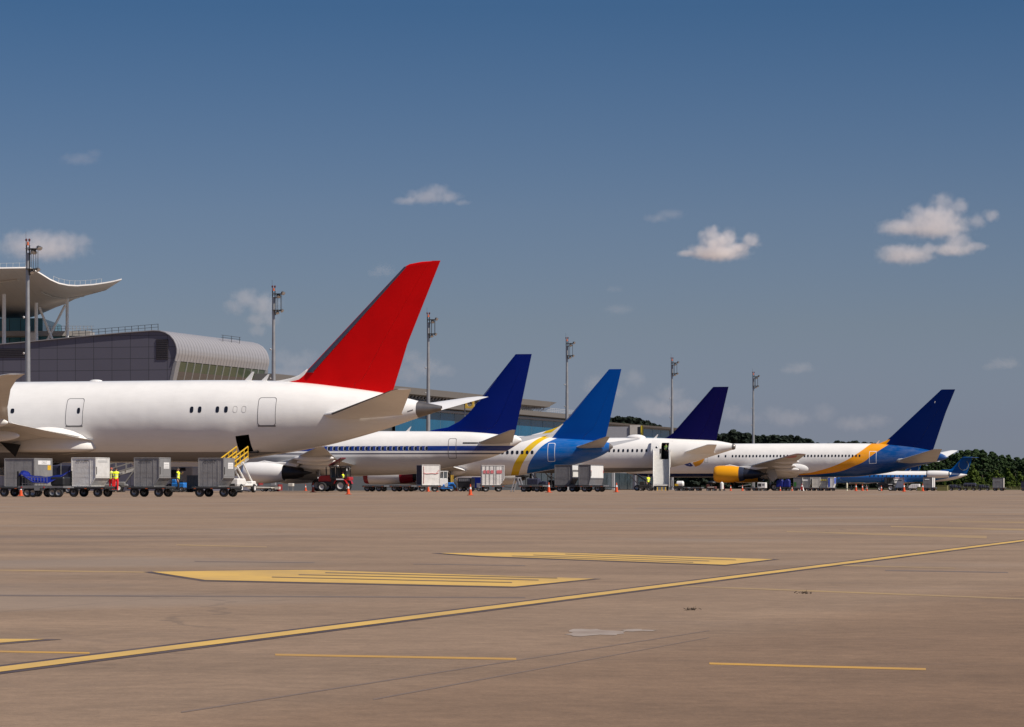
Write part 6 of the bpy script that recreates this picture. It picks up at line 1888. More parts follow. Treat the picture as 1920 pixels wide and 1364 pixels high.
def make_blue_truck(label):
    """small blue and white belt truck, cab to the left"""
    t = thing('service_truck', label, 'service truck')
    WC = WHITEP
    b = MB(); b.b2(-.15, .62, 0, 1.3, .45, 1.12); b.build('cab', WC, t, bevel=.03)
    c = MB()
    for (x0, x1) in ((-.12, -.02), (.25, .25), (.58, .6)):
        for y in (.04, 1.26): c.bar((x0, y, 1.1), (x1, y, 1.72), .05, .05)
    c.b2(-.08, .66, 0, 1.3, 1.70, 1.76); c.build('cab_frame', WC, t, smooth=False)
    g = MB(); g.b2(.28, .57, .02, .035, 1.14, 1.68); g.b2(-.1, .57, 1.25, 1.27, 1.14, 1.68); g.build('cab_window', mat('cab_glass', (.10, .11, .115), .1), t, smooth=False)
    h = MB(); h.tube((.5, -.01, .66), (.5, -.02, .66), .05, n=10); h.build('door_handle', DARKST, t)
    b = MB(); b.b2(.02, 1.05, -.12, 1.35, .22, .45); b.b2(.62, 1.15, -.05, 1.3, .30, .78); b.b2(.2, .35, -.12, .0, .3, .62); b.build('body', BLUEP, t, bevel=.04)
    g = MB(); g.b2(.36, .62, -.135, -.121, .34, .68); g.build('access_panel', mat('pale_panel', (.40, .40, .41), .5), t, smooth=False)
    a = MB()
    rs = []
    for k in range(9):
        an = R(180 * k / 8); rs.append([(.95 + r_ * math.cos(an), y, .36 + r_ * math.sin(an)) for (r_, y) in ((.36, -.18), (.36, .12), (.31, .12), (.31, -.18))])
    a.rings(rs, True, True); a.build('mudguard', BLUEP, t)
    for (x, y) in ((.3, .1), (.95, .0), (.3, 1.2), (.95, 1.2)): wheel_part(t, x, y, .26, .2)
    r = MB()
    for x in (.92, 1.06): r.tube((x, .1, .75), (x, .1, 1.42), .035, n=8)
    r.build('yellow_post', YELP, t)
    return t

def build_gse():
    DK = mat('dull_dark_container', (.275, .262, .252), .5, .15, var=.10, scale=2.2, bump=.3, bscale=3.1, dirt=.4, dirtc=(.07, .066, .064))
    Yc = 187.0
    # --- four containers on dollies, nearest row
    d0 = make_dolly('low dark dolly under the silver container', w=2.45)
    put(d0, 124, Yc); 
    t = make_container('bright silver container with creased foil walls, on the dolly beside the workers', 1.5, 1.16, 2.05, 1.66, FOIL, FOIL, 'AKE 4149 PS', placard=False, ribs=0)
    put(t, 134.5, Yc + .1, .625)
    p = MB(); p.b2(1.522, 1.53, .3, 1.7, 1.4, 1.52); p.build('placard', mat('faint_print', (.45, .44, .42), .5), t, smooth=False)
    dd = dup(d0, at(238, Yc), YAW, 'low dark dolly under the dull container right of the workers')
    t = make_container('dull grey container with a white placard, second from the yellow railed loader', 1.55, 1.2, 1.75, 1.66, DK, ALU, 'AKE 0245 PS', ribs=2)
    put(t, 252, Yc + .1, .625)
    dd = dup(d0, at(360, Yc), YAW, 'low dark dolly with orange reflectors under the container beside the loader')
    t = make_container('dull grey container with a white placard, right beside the yellow railed loader', 1.55, 1.2, 1.75, 1.64, DK, ALU, 'AKE 3107 PS', ribs=3)
    put(t, 372.5, Yc + .1, .625)
    dd = dup(d0, at(-6, Yc + 4), YAW, 'low dark dolly at the left edge under the square container')
    t = make_container('square dark container with a pale sign on its side, behind the blue tarpaulin', 1.9, 1.9, 2.6, 1.66, DK, ALU, None, placard=False, ribs=2)
    put(t, 9, Yc + 4, .62)
    q = MB(); q.b2(1.922, 1.932, .5, 2.3, 1.3, 1.54); o = q.build('placard', PLAC, t, smooth=False); letters('CARGO', .22, mat('grey_print', (.35, .34, .33), .6), o, (1.935, 1.4, 1.42), (R(90), 0, R(90)))
    q = MB(); q.b2(1.922, 1.93, 1.9, 2.4, .98, 1.26); q.build('yellow_tag', YELP, t, smooth=False)
    # --- blue tarpaulin cart
    Y = 181.0
    t = thing('baggage_cart', 'flat baggage cart with a low rail cage carrying a blue tarpaulin', 'baggage cart'); put(t, 36, Y)
    S_ = 6000 / Y
    lx = lambda px: (px - 36) / S_ / CT
    lz = lambda py: (HZ - py) / S_ + CH
    b = MB(); b.b2(lx(34), lx(122), 0, 1.5, .52, .64); b.b2(lx(40), lx(86), -.03, 0, .50, .66); b.build('deck', ALUD, t, smooth=False)
    b = MB(); b.b2(lx(66), lx(76), -.06, -.032, .38, .56); b.build('plate', ALU, t, smooth=False)
    b = MB()
    for k in range(9): x = lx(42 + 6.0 * k); b.tube((x, .02, .62), (x, .02, lz(895)), .014, n=6)
    for z in (.78, lz(895)): b.tube((lx(41), .02, z), (lx(91), .02, z), .018, n=6)
    b.build('rail_cage', STEEL, t)
    for (px_, y_, t_) in ((32, .1, 884), (32, 1.4, 884), (121, 1.2, 883)): b = MB(); b.bar((lx(px_), y_, .6), (lx(px_), y_, lz(t_)), .08, .08); b.build('post', BLACKP, t, smooth=False)
    b = MB(); b.b2(lx(33), lx(42), .2, 1.3, .64, lz(893)); b.build('end_board', BLACKP, t, smooth=False)
    b = MB(); b.b2(lx(93), lx(120), .25, 1.4, .64, 1.15); b.build('luggage', BLACKP, t, bevel=.08)
    b = MB()
    for px in (41, 85): b.tube((lx(px), -.05, .56), (lx(px), -.02, .56), .045, n=10)
    b.build('tail_lamp', mat('red_lens', (.45, .03, .03), .3), t)
    for (px, y) in ((51, .1), (62, .1), (74, 1.3), (100, .1), (112, .1), (90, 1.3)): wheel_part(t, lx(px), y, .26, .2)
    # tarpaulin
    top = [(27, 893, .9), (29, 886, .8), (32, 883, .7), (40, 882.3, .6), (45, 885, .55), (52, 890.5, .5), (60, 892.8, .6), (75, 893.3, .8), (90, 893, .9), (103, 890, 1.0), (113, 886, 1.1), (121, 882.5, 1.2)]
    bot = [(27, 894, .6), (29, 895, .3), (32, 894, .05), (40, 889, -.03), (46, 894, -.05), (54, 899, -.06), (62, 904, -.06), (76, 906, -.06), (92, 906.2, -.05), (103, 900.5, .2), (113, 892.5, .5), (121.5, 885, .8)]
    g = []
    for j in range(7):
        f = j / 6; row = []
        for i in range(12):
            a, c = top[i], bot[i]
            for k in range(2 if i < 11 else 1):
                a2, c2 = top[min(i + 1, 11)], bot[min(i + 1, 11)]; h = k / 2
                A_ = [a[q] + (a2[q] - a[q]) * h for q in range(3)]; C_ = [c[q] + (c2[q] - c[q]) * h for q in range(3)]
                x = A_[0] + (C_[0] - A_[0]) * f; y_ = A_[1] + (C_[1] - A_[1]) * f; d_ = A_[2] + (C_[2] - A_[2]) * f - .10 * math.sin(math.pi * f)
                row.append((lx(x) + .03 * math.sin(i * 2.1 + j), d_, lz(y_) + .02 * math.sin(i * 3.3 + j * 1.7)))
        g.append(row)
    tp = MB(); tp.grid(g); o = tp.build('tarpaulin', BLUET, None, angle=60)
    o.location = t.location; o.rotation_euler = t.rotation_euler
    sm = o.modifiers.new('t', 'SOLIDIFY'); sm.thickness = .012
    tag(o, 'crumpled blue tarpaulin sagging over the rail cage of the baggage cart', 'tarpaulin')
    # dark cart behind
    t = thing('baggage_cart', 'dark covered baggage cart in the shade behind the blue tarpaulin', 'baggage cart'); put(t, 92, 214)
    b = MB(); b.b2(0, 1.7, 0, 1.4, .5, .65); b.build('deck', DARKST, t, smooth=False)
    b = MB(); b.b2(.05, 1.65, .05, 1.35, .66, 1.9); b.build('cover', NAVYC, t, bevel=.06)
    b = MB()
    for x in (0.03, .85, 1.67): b.bar((x, 0, .6), (x, 0, 2.0), .05, .05)
    b.build('posts', ALUD, t, smooth=False)
    for x in (.35, 1.35):
        for y in (.1, 1.3): wheel_part(t, x, y, .25, .18)
    # --- loaders
    t = make_belt_loader('white belt loader with yellow guard rails raised to the open hold door', zlo=.95, zhi=2.42, L0=-3.4, L1=2.0, dy=2.6, rh=.85)
    put(t, 437, 223); t.rotation_euler = (0, 0, YAW)
    t = make_belt_loader('grey belt loader behind the two workers, its belt slanting up to the right', rails=STEEL, body=ALUD, zlo=.7, zhi=2.1, L0=-2.6, L1=2.2, railf=.3)
    put(t, 226, 250); t.rotation_euler = (0, 0, YAW - R(72))
    # --- grey van, blue cart, tank behind the third worker
    t = thing('box_van', 'grey box van parked under the belly of the red tailed airliner', 'van'); put(t, 318, 262)
    b = MB(); b.b2(.1, 2.0, 0, 1.7, .55, 2.05); b.build('body', mat('van_grey_paint', (.22, .20, .185), .5, dirt=.3), t, bevel=.06)
    b = MB(); b.b2(.85, 1.4, -.012, .0, 1.72, 1.98); b.b2(.1, .6, -.012, 0, 1.2, 1.8); b.build('side_window', GLASSD, t, smooth=False)
    for x in (.5, 1.6): wheel_part(t, x, .1, .3, .22); wheel_part(t, x, 1.6, .3, .22)
    b = MB(); b.b2(2.0, 2.1, .1, 1.6, .5, .7); b.build('bumper', DARKST, t, bevel=.02)
    t = thing('baggage_tug', 'blue baggage tug half hidden behind the worker in black trousers', 'tug'); put(t, 321, 246)
    b = MB(); b.b2(0, 1.05, 0, 1.1, .3, .72); b.b2(0, .38, .05, 1.05, .72, .98); b.build('body', BLUEP, t, bevel=.06)
    b = MB(); b.b2(.5, .62, .3, .8, .72, 1.25); b.b2(.5, .9, .3, .8, .72, .85); b.build('seat', BLACKP, t, bevel=.03)
    b = MB(); b.tube((.3, .55, .95), (.45, .55, 1.15), .02); b.lathe((.45, .55, 1.15), (.6, 0, .8), [(-.015, .14), (.015, .14), (.015, .17), (-.015, .17)], 16); b.build('steering_wheel', BLACKP, t)
    for x in (.2, .85): wheel_part(t, x, .08, .22, .16); wheel_part(t, x, 1.02, .22, .16)
    t = thing('equipment_box', 'blue grey ribbed equipment box left of the container by the loader', 'equipment box'); put(t, 350, 236)
    b = MB(); b.b2(0, 1.0, 0, .9, .25, 1.25); 
    for k in range(5): b.b2(.08 + .19 * k, .14 + .19 * k, -.03, 0, .3, 1.2)
    b.build('case', mat('blue_grey_case', (.10, .115, .125), .5, dirt=.2), t, bevel=.02, smooth=False)
    b = MB(); b.tube((.1, -.02, .12), (.1, .9, .12), .12, n=12); b.tube((.9, -.02, .12), (.9, .9, .12), .12, n=12); b.build('castor', RUBBER, t)
    # --- tow bars and small things under the striped airliner
    t = thing('tow_bar', 'cream tow bar lying on small wheels under the white engine', 'tow bar'); put(t, 470, 268)
    b = MB(); b.tube((0, 0, .35), (2.4, 0, .30), .08, n=10); b.bar((1.9, -.4, .3), (1.9, .4, .3), .1, .1); b.b2(2.2, 2.6, -.15, .15, .2, .42); b.b2(-.2, .35, -.25, .25, .25, .6); b.build('bar', CREAM, t, smooth=False)
    for y in (-.35, .35): wheel_part(t, 1.9, y, .16, .12)
    b = MB(); b.tube((.1, 0, .5), (.05, -.1, .95), .03, n=8); b.build('handle', REDP, t)
    t = thing('ground_power_cart', 'low flat power cart with red ends beneath the white engine', 'cart'); put(t, 486, 278)
    b = MB(); b.b2(0, 1.7, 0, 1.0, .42, .56); b.b2(.9, 1.5, .1, .9, .2, .42); b.build('deck', ALUD, t, bevel=.02, smooth=False)
    b = MB(); b.b2(-.08, 0, 0, 1.0, .35, .75); b.b2(1.7, 1.78, 0, 1.0, .1, .62); b.build('end_board', mat('dark_red_board', (.22, .02, .02), .5), t, smooth=False)
    for x in (.3, 1.4): wheel_part(t, x, .1, .2, .14); wheel_part(t, x, .9, .2, .14)
    t = thing('chock_box', 'small white box on legs under the dark engine exhaust', 'box'); put(t, 540, 270)
    b = MB(); b.b2(0, .42, 0, .4, .45, .70); b.build('tray', CREAM, t, bevel=.02)
    b = MB()
    for x in (.04, .38):
        for y in (.04, .36): b.tube((x, y, 0), (x, y, .46), .02, n=6)
    b.build('legs', STEEL, t)
    # --- tractors
    t = make_tractor('small red tractor with black cab and its roof hatch tilted open'); put(t, 591, 272)
    dv = make_person('tractor driver in a yellow vest seated in the red tractor cab', {
        'pelvis': (0, 0, .5, .135), 'waist': (0, 0, .64, .125), 'chest': (0, 0, .84, .15), 'neck0': (0, 0, 1.0, .075), 'neck': (0, -.01, 1.07, .055), 'head': (0, -.02, 1.17, .088), 'crown': (0, -.02, 1.25, .075),
        **{k + s_: (sg * v[0], v[1], v[2], v[3]) for s_, sg in (('L', -1), ('R', 1)) for k, v in (('hip', (.1, -.04, .46, .098)), ('knee', (.12, -.44, .46, .066)), ('ankle', (.12, -.48, .09, .045)), ('toe', (.12, -.62, .05, .036)), ('sh', (.185, 0, .94, .066)), ('el', (.24, -.15, .72, .047)), ('wr', (.15, -.36, .78, .034)), ('palm', (.12, -.42, .80, .036)))}},
        ('dark', (.012, .012, .016)), True, ('cap', (.20, .02, .02)))
    c_, s_ = math.cos(YAW), math.sin(YAW); v = Vector((2.2, .85, .55))
    dv.location = (t.location.x + c_ * v.x - s_ * v.y, t.location.y + s_ * v.x + c_ * v.y, t.location.z + v.z); dv.rotation_euler = (0, 0, YAW - R(90)); dv.scale = (.9, .9, .9)
    t2 = make_tractor('dark tractor at the far right in front of the red and white printed container', mat('dark_tractor_paint', (.04, .038, .04), .5), False); put(t2, 1643, 500)
    # --- empty dollies
    for (px, lab) in ((679, 'empty dolly just behind the red tractor, under the red tipped engine'), (730, 'empty dolly in the middle under the red tipped engine'), (972, 'empty dolly between the trestle and the grey containers')):
        if px == 679: e0 = make_dolly(lab, 2.0, 1.7, .56, ALUD); put(e0, px, 276)
        else: dup(e0, at(px, 274 if px < 900 else 252), YAW, lab)
    for (px, Y, lab) in ((1262, 430, 'bare dolly in front of the terminal doors right of the stairs'), (1288, 434, 'bare dolly nearer the yellow engine, right of the stairs'), (1395, 455, 'bare dolly under the dark rear part of the yellow engine')):
        dup(e0, at(px, Y), YAW, lab)
    # --- canvas covered carts
    t = make_container('white canvas covered cart load with a dark blue curtain on its left', 1.55, 1.55, 1.4, 1.66, CANVAS, CANVAS, None, placard=False, ribs=0, name='canvas_load')
    put(t, 791.5, 266.5, .57, R(20))
    b = MB(); b.b2(-.03, -.012, .02, 1.38, .02, 1.63); b.build('curtain', NAVYC, t, bevel=.01, smooth=False)
    b = MB(); b.path([(.1, -.035, .98), (.4, -.04, .93), (.9, -.04, .96), (1.2, -.04, .93), (1.45, -.035, 1.0)], .022, 6); b.path([(.12, -.035, 1.55), (.16, -.04, .9), (.12, -.035, .1)], .018, 6); b.path([(1.5, -.035, 1.25), (1.2, -.04, .93)], .018, 6); b.build('red_cord', mat('faded_red_cord', (.50, .13, .12), .6), t)
    dup(e0, at(782.5, 266.5), R(3), 'dolly carrying the white canvas load with the dark blue curtain')
    t = make_blue_truck('small blue and white service truck with two yellow posts'); put(t, 826, 272, 0, R(8))
    t = make_container('white curtained cart load with a band of pink red print', 1.85, 1.5, 1.2, 1.60, CANVAS, CANVAS, None, placard=False, ribs=0, name='canvas_load')
    put(t, 903.5, 263, .57, R(4))
    b = MB()
    for x in (0.02, .34, .66, 1.02, 1.2, 1.72): b.b2(x - .014, x + .014, -.05, -.03, .03, 1.58)
    b.build('curtain_seams', ALU, t, smooth=False)
    PINK = mat('faded_red_print', (.55, .14, .15), .6, var=.1)
    for x in (.24, .52, .84, 1.42):
        w_ = .24 if x < 1.3 else .46
        b = MB(); b.b2(x - w_ / 2, x + w_ / 2, -.041, -.035, .94, 1.2); o = b.build('printed_panel', PINK, t, smooth=False)
        letters('FIRE' if w_ > .3 else 'RED', .09, PLAC, o, (x, -.043, 1.07), (R(90), 0, 0)) if False else None
    dup(e0, at(902, 263), R(4), 'dolly carrying the white load with pink red print')
    t = thing('ground_power_unit', 'black power unit with a grey grille between the service truck and the lone cone', 'power unit'); put(t, 858, 286)
    b = MB(); b.b2(0, 1.25, 0, 1.3, .35, 1.2); b.build('housing', BLACKP, t, bevel=.05)
    b = MB(); b.b2(.1, 1.15, -.02, -.005, .9, 1.12)
    for k in range(6): b.b2(.14 + .18 * k, .2 + .18 * k, -.04, -.02, .9, 1.12)
    b.build('grille', ALUD, t, smooth=False)
    for x in (.25, 1.0): wheel_part(t, x, .08, .22, .15); wheel_part(t, x, 1.2, .22, .15)
    t = thing('baggage_tug', 'bright blue tug with a red lamp behind the lone large cone', 'tug'); put(t, 884, 292)
    b = MB(); b.b2(0, 1.0, 0, 1.1, .6, 1.3); b.b2(-.5, .9, .05, 1.05, .3, .6); b.build('body', mat('deep_blue_enamel', (.006, .04, .42), .4), t, bevel=.05)
    b = MB(); b.b2(.5, .85, -.03, 0, .35, .75); b.build('white_panel', PLAC, t, smooth=False)
    b = MB(); b.tube((.92, -.05, .6), (.92, 0, .6), .06, n=10); b.build('tail_lamp', mat('red_lens', (.45, .03, .03), .3), t)
    for x in (-.25, .7): wheel_part(t, x, .08, .24, .16); wheel_part(t, x, 1.02, .24, .16)
    t = thing('baggage_cart', 'dark open baggage cart in the shade behind the trestle', 'baggage cart'); put(t, 985, 300)
    b = MB(); b.b2(0, 2.2, 0, 1.4, .42, .55); b.build('deck', DARKST, t, smooth=False)
    b = MB(); b.b2(.1, 1.2, .2, 1.2, .56, 1.2); b.b2(1.3, 2.0, .2, 1.1, .56, .95); b.build('luggage', NAVYC, t, bevel=.08)
    b = MB()
    for x in (.04, 2.16): b.bar((x, 0, .5), (x, 0, 1.5), .06, .06); b.bar((x, 1.4, .5), (x, 1.4, 1.5), .06, .06); b.bar((x, 0, 1.48), (x, 1.4, 1.48), .06, .06)
    b.build('end_rail', DARKST, t, smooth=False)
    for x in (.4, 1.8): wheel_part(t, x, .1, .24, .16); wheel_part(t, x, 1.3, .24, .16)
    # --- trestle
    t = thing('trestle', 'bright steel A shaped trestle standing under the yellow diagonal band', 'trestle'); put(t, 958, 258)
    b = MB()
    for y in (0, .8): b.bar((0, y, 0), (.36, y, 1.15), .07, .07); b.bar((.92, y, 0), (.56, y, 1.15), .07, .07); b.bar((.3, y, 1.15), (.62, y, 1.15), .08, .08)
    b.bar((.46, 0, 1.12), (.46, .8, 1.12), .08, .08); b.build('frame', mat('bright_steel', (.55, .54, .54), .35, .5), t, smooth=False)
    f = MB(); 
    for x in (0, .92):
        for y in (0, .8): f.b2(x - .07, x + .07, y - .07, y + .07, 0, .02)
    f.build('feet', DARKST, t, smooth=False)
    # --- grey and white pair
    t = make_container('grey container with two small white side panels, left one of the white sided pair', 1.42, 1.15, 1.9, 1.58, GREYC, WHITEP, None, placard=False, ribs=0, two=True); put(t, 1040.5, 256, .57)
    t = make_container('grey container with one large white side panel, right one of the pair', .95, .80, 4.2, 1.58, GREYC, WHITEP, None, placard=False, ribs=0); put(t, 1085.5, 254, .57)
    RT = mat('red_tab', (.42, .06, .06), .5)
    for c_ in (t,):
        b = MB(); b.b2(.972, .99, .06, .16, .95, 1.15); b.b2(.972, .99, 4.05, 4.15, .95, 1.15); b.build('red_tab', RT, c_, smooth=False)
    dup(e0, at(1039, 256), YAW, 'dolly under the grey container with two small white panels')
    dup(e0, at(1086, 254), YAW, 'dolly under the grey container with one large white panel')
    # --- stairs
    pl = PL['indigo']; x0, x1, z0, z1 = pl.door
    w_ = pl.surf((x0 + x1) / 2, z0, -1, 0)
    M = pl.root; c, s_ = math.cos(-TH), math.sin(-TH); v = Vector(((x0 + x1) / 2 - .32, w_.y - .45, 0))
    t = make_stairs('white passenger stairs leading up to the open rear door of the indigo tailed airliner', z0 - .02)
    t.location = (M.location.x + c * v.x - s_ * v.y, M.location.y + s_ * v.x + c * v.y, gh(355)); t.rotation_euler = (0, 0, -.047)
    # --- things between the stairs and the far gear
    t = thing('belt_loader', 'dark loader arm slanting beside the worker at the passenger stairs', 'loader'); put(t, 1197, 372)
    b = MB(); b.b2(0, 1.6, 0, 1.2, .3, .7); b.b2(.1, .7, .1, 1.1, .7, 1.1); b.build('chassis', DARKST, t, bevel=.05)
    b = MB(); b.bar((-.35, .5, 1.95), (1.5, .5, .75), .5, .16); b.build('arm', BLACKP, t, smooth=False)
    for x in (.3, 1.3): wheel_part(t, x, .05, .24, .18); wheel_part(t, x, 1.15, .24, .18)
    t = thing('tank_trailer', 'white rounded tank with a yellow hazard panel right of the stairs', 'tank trailer'); put(t, 1265, 426)
    b = MB(); b.lathe((.1, .5, 1.0), (1, 0, 0), [(0, .05), (.04, .28), (.16, .38), (.9, .38), (1.02, .28), (1.06, .05)], 24, True); b.build('tank', WHITEP, t)
    b = MB(); b.b2(0, .45, .05, .11, .72, .98); b.build('hazard_panel', YELP, t, bevel=.01)
    b = MB(); b.b2(-.1, 1.2, .1, .9, .42, .6); b.tube((.6, .5, .5), (.6, .5, .7), .2, n=10); b.build('chassis', DARKST, t, smooth=False)
    for x in (.2, .9): wheel_part(t, x, .1, .22, .15); wheel_part(t, x, .9, .22, .15)
    t = thing('baggage_tug', 'dark baggage tug with a canopy just left of the yellow engine', 'tug'); put(t, 1324, 440)
    b = MB(); b.b2(0, 1.3, 0, 1.1, .3, .68); b.b2(0, .45, .05, 1.05, .68, .95); b.build('body', mat('tug_dark_red', (.10, .03, .02), .5), t, bevel=.06)
    b = MB(); b.ell((.7, .55, 1.2), .6, .55, .24, 16, 10); b.build('canopy', BLACKP, t)
    b = MB(); b.b2(.5, .62, .3, .8, .68, 1.2); b.build('seat', BLACKP, t, bevel=.02)
    b = MB(); b.b2(.2, 1.1, -.03, 0, .52, .62); b.build('trim', CREAM, t, smooth=False)
    for x in (.25, 1.05): wheel_part(t, x, .05, .24, .18); wheel_part(t, x, 1.05, .24, .18)
    t = thing('fire_extinguisher_cart', 'upright white drum cart standing under the yellow engine', 'drum cart'); put(t, 1353.5, 430)
    b = MB(); b.lathe((.0, 0, .3), (0, 0, 1), [(0, .1), (.02, .24), (.78, .24), (.9, .14), (.96, .05)], 18, True); b.build('drum', WHITEP, t)
    b = MB(); b.tube((-.3, .15, .1), (-.15, .15, 1.1), .03); b.tube((.3, .15, .1), (.15, .15, 1.1), .03); b.tube((-.15, .15, 1.1), (.15, .15, 1.1), .03); b.build('handle', REDP, t)
    for x in (-.3, .3): wheel_part(t, x, .1, .16, .08)
    t = thing('ground_power_unit', 'white power unit trailer between the yellow engine and the main wheels', 'power unit'); put(t, 1420, 480)
    b = MB(); b.b2(0, 1.25, 0, 1.2, .45, 1.3); b.build('housing', WHITEP, t, bevel=.05)
    b = MB(); b.b2(.12, .6, -.012, 0, .7, 1.15); b.build('vent', DARKST, t, smooth=False)
    b = MB(); b.b2(.75, 1.1, -.012, 0, .85, 1.1); b.build('control_panel', ALUD, t, smooth=False)
    for x in (.25, 1.0): wheel_part(t, x, .1, .22, .15); wheel_part(t, x, 1.1, .22, .15)
    b = MB(); b.bar((-2.2, .6, .3), (0, .6, .5), .08, .08); b.bar((-3.0, .6, .7), (-1.2, .6, 1.0), .5, .1); b.build('cable_arm', ALU, t, smooth=False)
    # --- row of containers beyond the swoosh airliner
    YG = mat('olive_cover', (.03, .14, .025), .7)
    row = [(1488, .0, GREYC, FOIL, 'grey container with a green patch, first past the main wheels of the swoosh airliner', 1.3),
           (1504, 0, ALU, ALU, 'dull silver container with a pale label under the orange swoosh', 1.2),
           (1523, 0, CREAM, CREAM, 'cream container with a chamfered side under the orange swoosh', 1.15),
           (1537.5, 0, ALUD, ALUD, 'dull container with yellow print under the navy belly', 1.15),
           (1551.5, 0, PLAC, mat('blue_panel', (.03, .08, .42), .5), 'narrow container with a blue and white face under the navy belly', 1.0)]
    dprev = None
    for (px, _, f, sd, lab, w) in row:
        t = make_container(lab, w, w * .82, 1.5, 1.50, f, sd, None, placard=False, ribs=1); put(t, px, 480, .56)
        if 'green' in lab: b = MB(); b.b2(.0, .42, -.03, -.022, .15, .8); b.build('green_patch', YG, t, smooth=False)
        if 'pale label' in lab: b = MB(); b.b2(.15, .85, -.03, -.022, .95, 1.2); b.build('placard', PLAC, t, smooth=False)
        if 'yellow print' in lab:
            b = MB()
            for q in (.15, .45, .75): b.b2(q, q + .22, -.03, -.022, 1.0, 1.25)
            b.build('yellow_print', mat('dull_yellow_print', (.42, .34, .05), .6), t, smooth=False)
        if 'blue and' in lab: b = MB(); b.b2(.12, .38, -.03, -.022, .05, 1.45); b.build('blue_stripe', MATS['blue_panel'], t, smooth=False)
        dup(e0, at(px - 2, 480), YAW, lab.split(' container')[0] + ' container\'s dolly, ' + ('in the row under the swoosh' if px < 1530 else 'in the row under the navy belly'), scale=(.62 * w, .9, 1))
    for (px, lab) in ((1455, 'blue covered cart seen between the main wheels, left one'), (1468, 'blue covered cart seen between the main wheels, right one')):
        t = thing('baggage_cart', lab, 'baggage cart'); put(t, px, 500)
        b = MB(); b.b2(0, 1.0, 0, 1.2, .5, .6); b.build('deck', DARKST, t, smooth=False)
        b = MB(); b.prism([Vector((x, 0, z)) for x, z in ((0, .62), (1.0, .62), (1.0, 1.6), (.75, 1.9), (.1, 1.6))], (0, 0, 0), (0, 1.2, 0)); b.build('cover', BLUET, t, bevel=.05)
        for x in (.2, .8): wheel_part(t, x, .1, .22, .15); wheel_part(t, x, 1.1, .22, .15)
    t = thing('marker_post', 'cream marker post standing alone left of three orange cones', 'post'); put(t, 1588, 420)
    b = MB(); b.lathe((0, 0, 0), (0, 0, 1), [(0, .16), (.08, .16), (.1, .1), (.9, .12), (1.05, .09), (1.12, .02)], 14, True); b.build('post', mat('cream_post', (.58, .54, .38), .6), t)
    b = MB(); b.lathe((0, 0, .3), (0, 0, 1), [(0, .118), (.1, .118)], 14); b.build('band', ALUD, t)
    t = thing('barrier', 'small red and white folding barrier under the orange swoosh', 'barrier'); put(t, 1500, 400)
    b = MB()
    for (x0, x1) in ((.0, .22), (.5, .28)): b.bar((x0, -.15, 0), (x1, 0, .8), .10, .04); b.bar((x0, .15, 0), (x1, 0, .8), .10, .04)
    b.build('legs', PLAC, t, smooth=False)
    b = MB(); b.b2(.1, .4, -.16, -.12, .15, .55); b.b2(.2, .3, -.06, .06, .55, .9); b.build('red_board', mat('red_board', (.45, .03, .02), .5), t, smooth=False)
    # --- far right
    t = make_container('white container with red printed edges beside the dark tractor', 1.75, 1.45, 1.0, 1.55, CANVAS, CANVAS, None, placard=False, ribs=0); put(t, 1675, 505, .56, R(8))
    b = MB(); b.path([(.05, -.03, .8), (.05, -.03, 1.5), (1.7, -.03, 1.5), (1.7, -.03, .85)], .04, 6); b.build('red_edge', RT, t)
    b = MB(); b.b2(.3, 1.35, -.035, -.02, 1.02, 1.14); b.build('dark_print', INK, t, smooth=False)
    dup(e0, at(1674, 505), R(8), 'dolly under the white container with red printed edges')
    t = thing('box_van', 'small white van beyond the orange cone, under the small blue jet', 'van'); put(t, 1703, 560)
    b = MB(); b.prism([Vector((x, 0, z)) for x, z in ((0, .4), (1.9, .4), (1.9, 1.15), (.6, 1.15), (.1, .85))], (0, 0, 0), (0, 1.5, 0)); b.build('body', WHITEP, t, bevel=.05)
    b = MB()
    for x in (.8, 1.15, 1.5): b.b2(x - .01, x + .01, -.01, 0, .5, 1.1)
    b.build('panel_seams', ALUD, t, smooth=False)
    for x in (.35, 1.5): wheel_part(t, x, .08, .24, .18); wheel_part(t, x, 1.42, .24, .18)
    t = make_container('grey container with two white side panels left of the olive box', 1.35, 1.35, 3.2, 1.55, GREYC, WHITEP, None, placard=False, ribs=1); put(t, 1731, 490, .56)
    b = MB(); b.b2(.25, .95, -.03, -.022, 1.15, 1.3); b.build('placard', PLAC, t, smooth=False)
    b = MB(); b.b2(1.372, 1.38, 1.4, 1.75, .05, 1.5); b.build('dark_gap', BLACKP, t, smooth=False)
    dup(e0, at(1730, 490), YAW, 'dolly under the grey container beside the olive box')
    OL = mat('olive_plywood', (.16, .145, .045), .8, var=.15, dirt=.3)
    t = thing('sand_box', 'square olive green box on the ground right of the grey container', 'box'); put(t, 1757, 470)
    b = MB(); b.b2(0, 1.5, 0, 1.2, 0, .82); b.build('case', OL, t, bevel=.02, smooth=False); b = MB(); b.b2(-.03, 1.53, -.03, 1.23, .825, .88); b.build('lid', OL, t, smooth=False)
    t = thing('sand_box', 'narrow olive green box left of the orange cone', 'box'); put(t, 1719.5, 470)
    b = MB(); b.b2(0, .58, 0, .8, 0, .62); b.build('case', OL, t, bevel=.02, smooth=False); b = MB(); b.b2(-.02, .6, -.02, .82, .625, .66); b.build('lid', OL, t, smooth=False)
    c0 = None
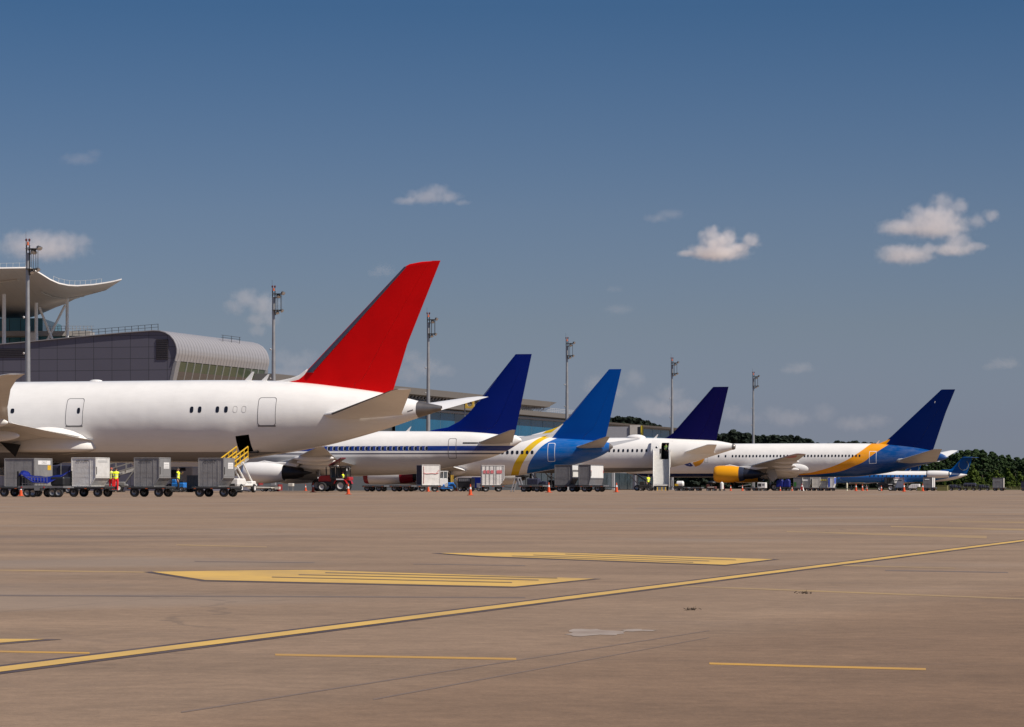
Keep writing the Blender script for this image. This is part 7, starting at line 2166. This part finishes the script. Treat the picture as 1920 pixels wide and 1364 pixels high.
    for (px, lab, cov) in ((1779, 'dark open baggage cart, leftmost of the train beside the trees', None), (1806, 'baggage cart with a navy cover, second in the train beside the trees', NAVYC), (1832, 'dark open baggage cart, rightmost of the train beside the trees', None)):
        t = thing('baggage_cart', lab, 'baggage cart'); put(t, px, 560)
        b = MB(); b.b2(0, 2.2, 0, 1.4, .42, .52); b.build('deck', DARKST, t, smooth=False)
        b = MB()
        for x in (.04, .75, 1.45, 2.16): b.bar((x, 0, .5), (x, 0, 1.25 if cov else 1.05), .05, .05)
        b.bar((0, 0, 1.05), (2.2, 0, 1.05), .05, .05); b.build('side_rail', mat('cart_rail_steel', (.14, .14, .14), .6, .3), t, smooth=False)
        if cov: b = MB(); b.b2(.05, 2.15, .05, 1.35, .7, 1.35); b.build('cover', cov, t, bevel=.12)
        else: b = MB(); b.b2(.2, 1.1, .3, 1.2, .53, 1.0); b.b2(1.2, 1.9, .3, 1.1, .53, .85); b.build('luggage', NAVYC, t, bevel=.06)
        for x in (.4, 1.8): wheel_part(t, x, .1, .24, .16); wheel_part(t, x, 1.3, .24, .16)
    t = make_container('grey container with a pale right side, alone before the light green trees', 1.65, 1.65, 1.1, 1.55, ALUD, CREAM, None, placard=False, ribs=2); put(t, 1861.5, 500, .5)
    b = MB(); b.b2(.4, 1.25, -.03, -.022, 1.0, 1.14); b.build('placard', ALU, t, smooth=False)
    dup(e0, at(1860, 500), YAW, 'dolly under the lone grey container before the light green trees')
    t = make_container('dark container cut off by the right edge of the photo', 1.6, 1.6, 1.5, 1.1, NAVYC, ALUD, None, placard=False, ribs=1); put(t, 1915, 505, .45)
    dup(e0, at(1913, 505), YAW, 'dolly at the right edge of the photo under the dark container')

def build_debris():
    r = random.Random(8); m = mat('dry_twig', (.055, .035, .018), .9)
    for (px, py, lab) in ((1297, 1143.5, 'small dark tuft of dry twigs on the concrete, left of two'), (1505, 1113, 'small dark tuft of dry twigs on the concrete, right of two')):
        p = G(px, py); b = MB(); s_ = p.y / 6000.0
        for i in range(26):
            x = r.gauss(0, 8) * s_; y = r.uniform(-.12, .12); h = abs(r.gauss(0, 1.6)) * s_ + .002; dx = r.uniform(-7, 7) * s_
            b.tube((x, y, .002), (x + dx, y + r.uniform(-.05, .05), h), .6 * s_, .3 * s_, n=5)
        b.tube((4 * s_, 0, 0), (9 * s_, .03, 7 * s_), .5 * s_, .25 * s_, n=5)
        o = b.build('twig_tuft', m); o.location = p; tag(o, lab, 'twigs')

build_debris()
build_cones()
build_people()
build_gse()
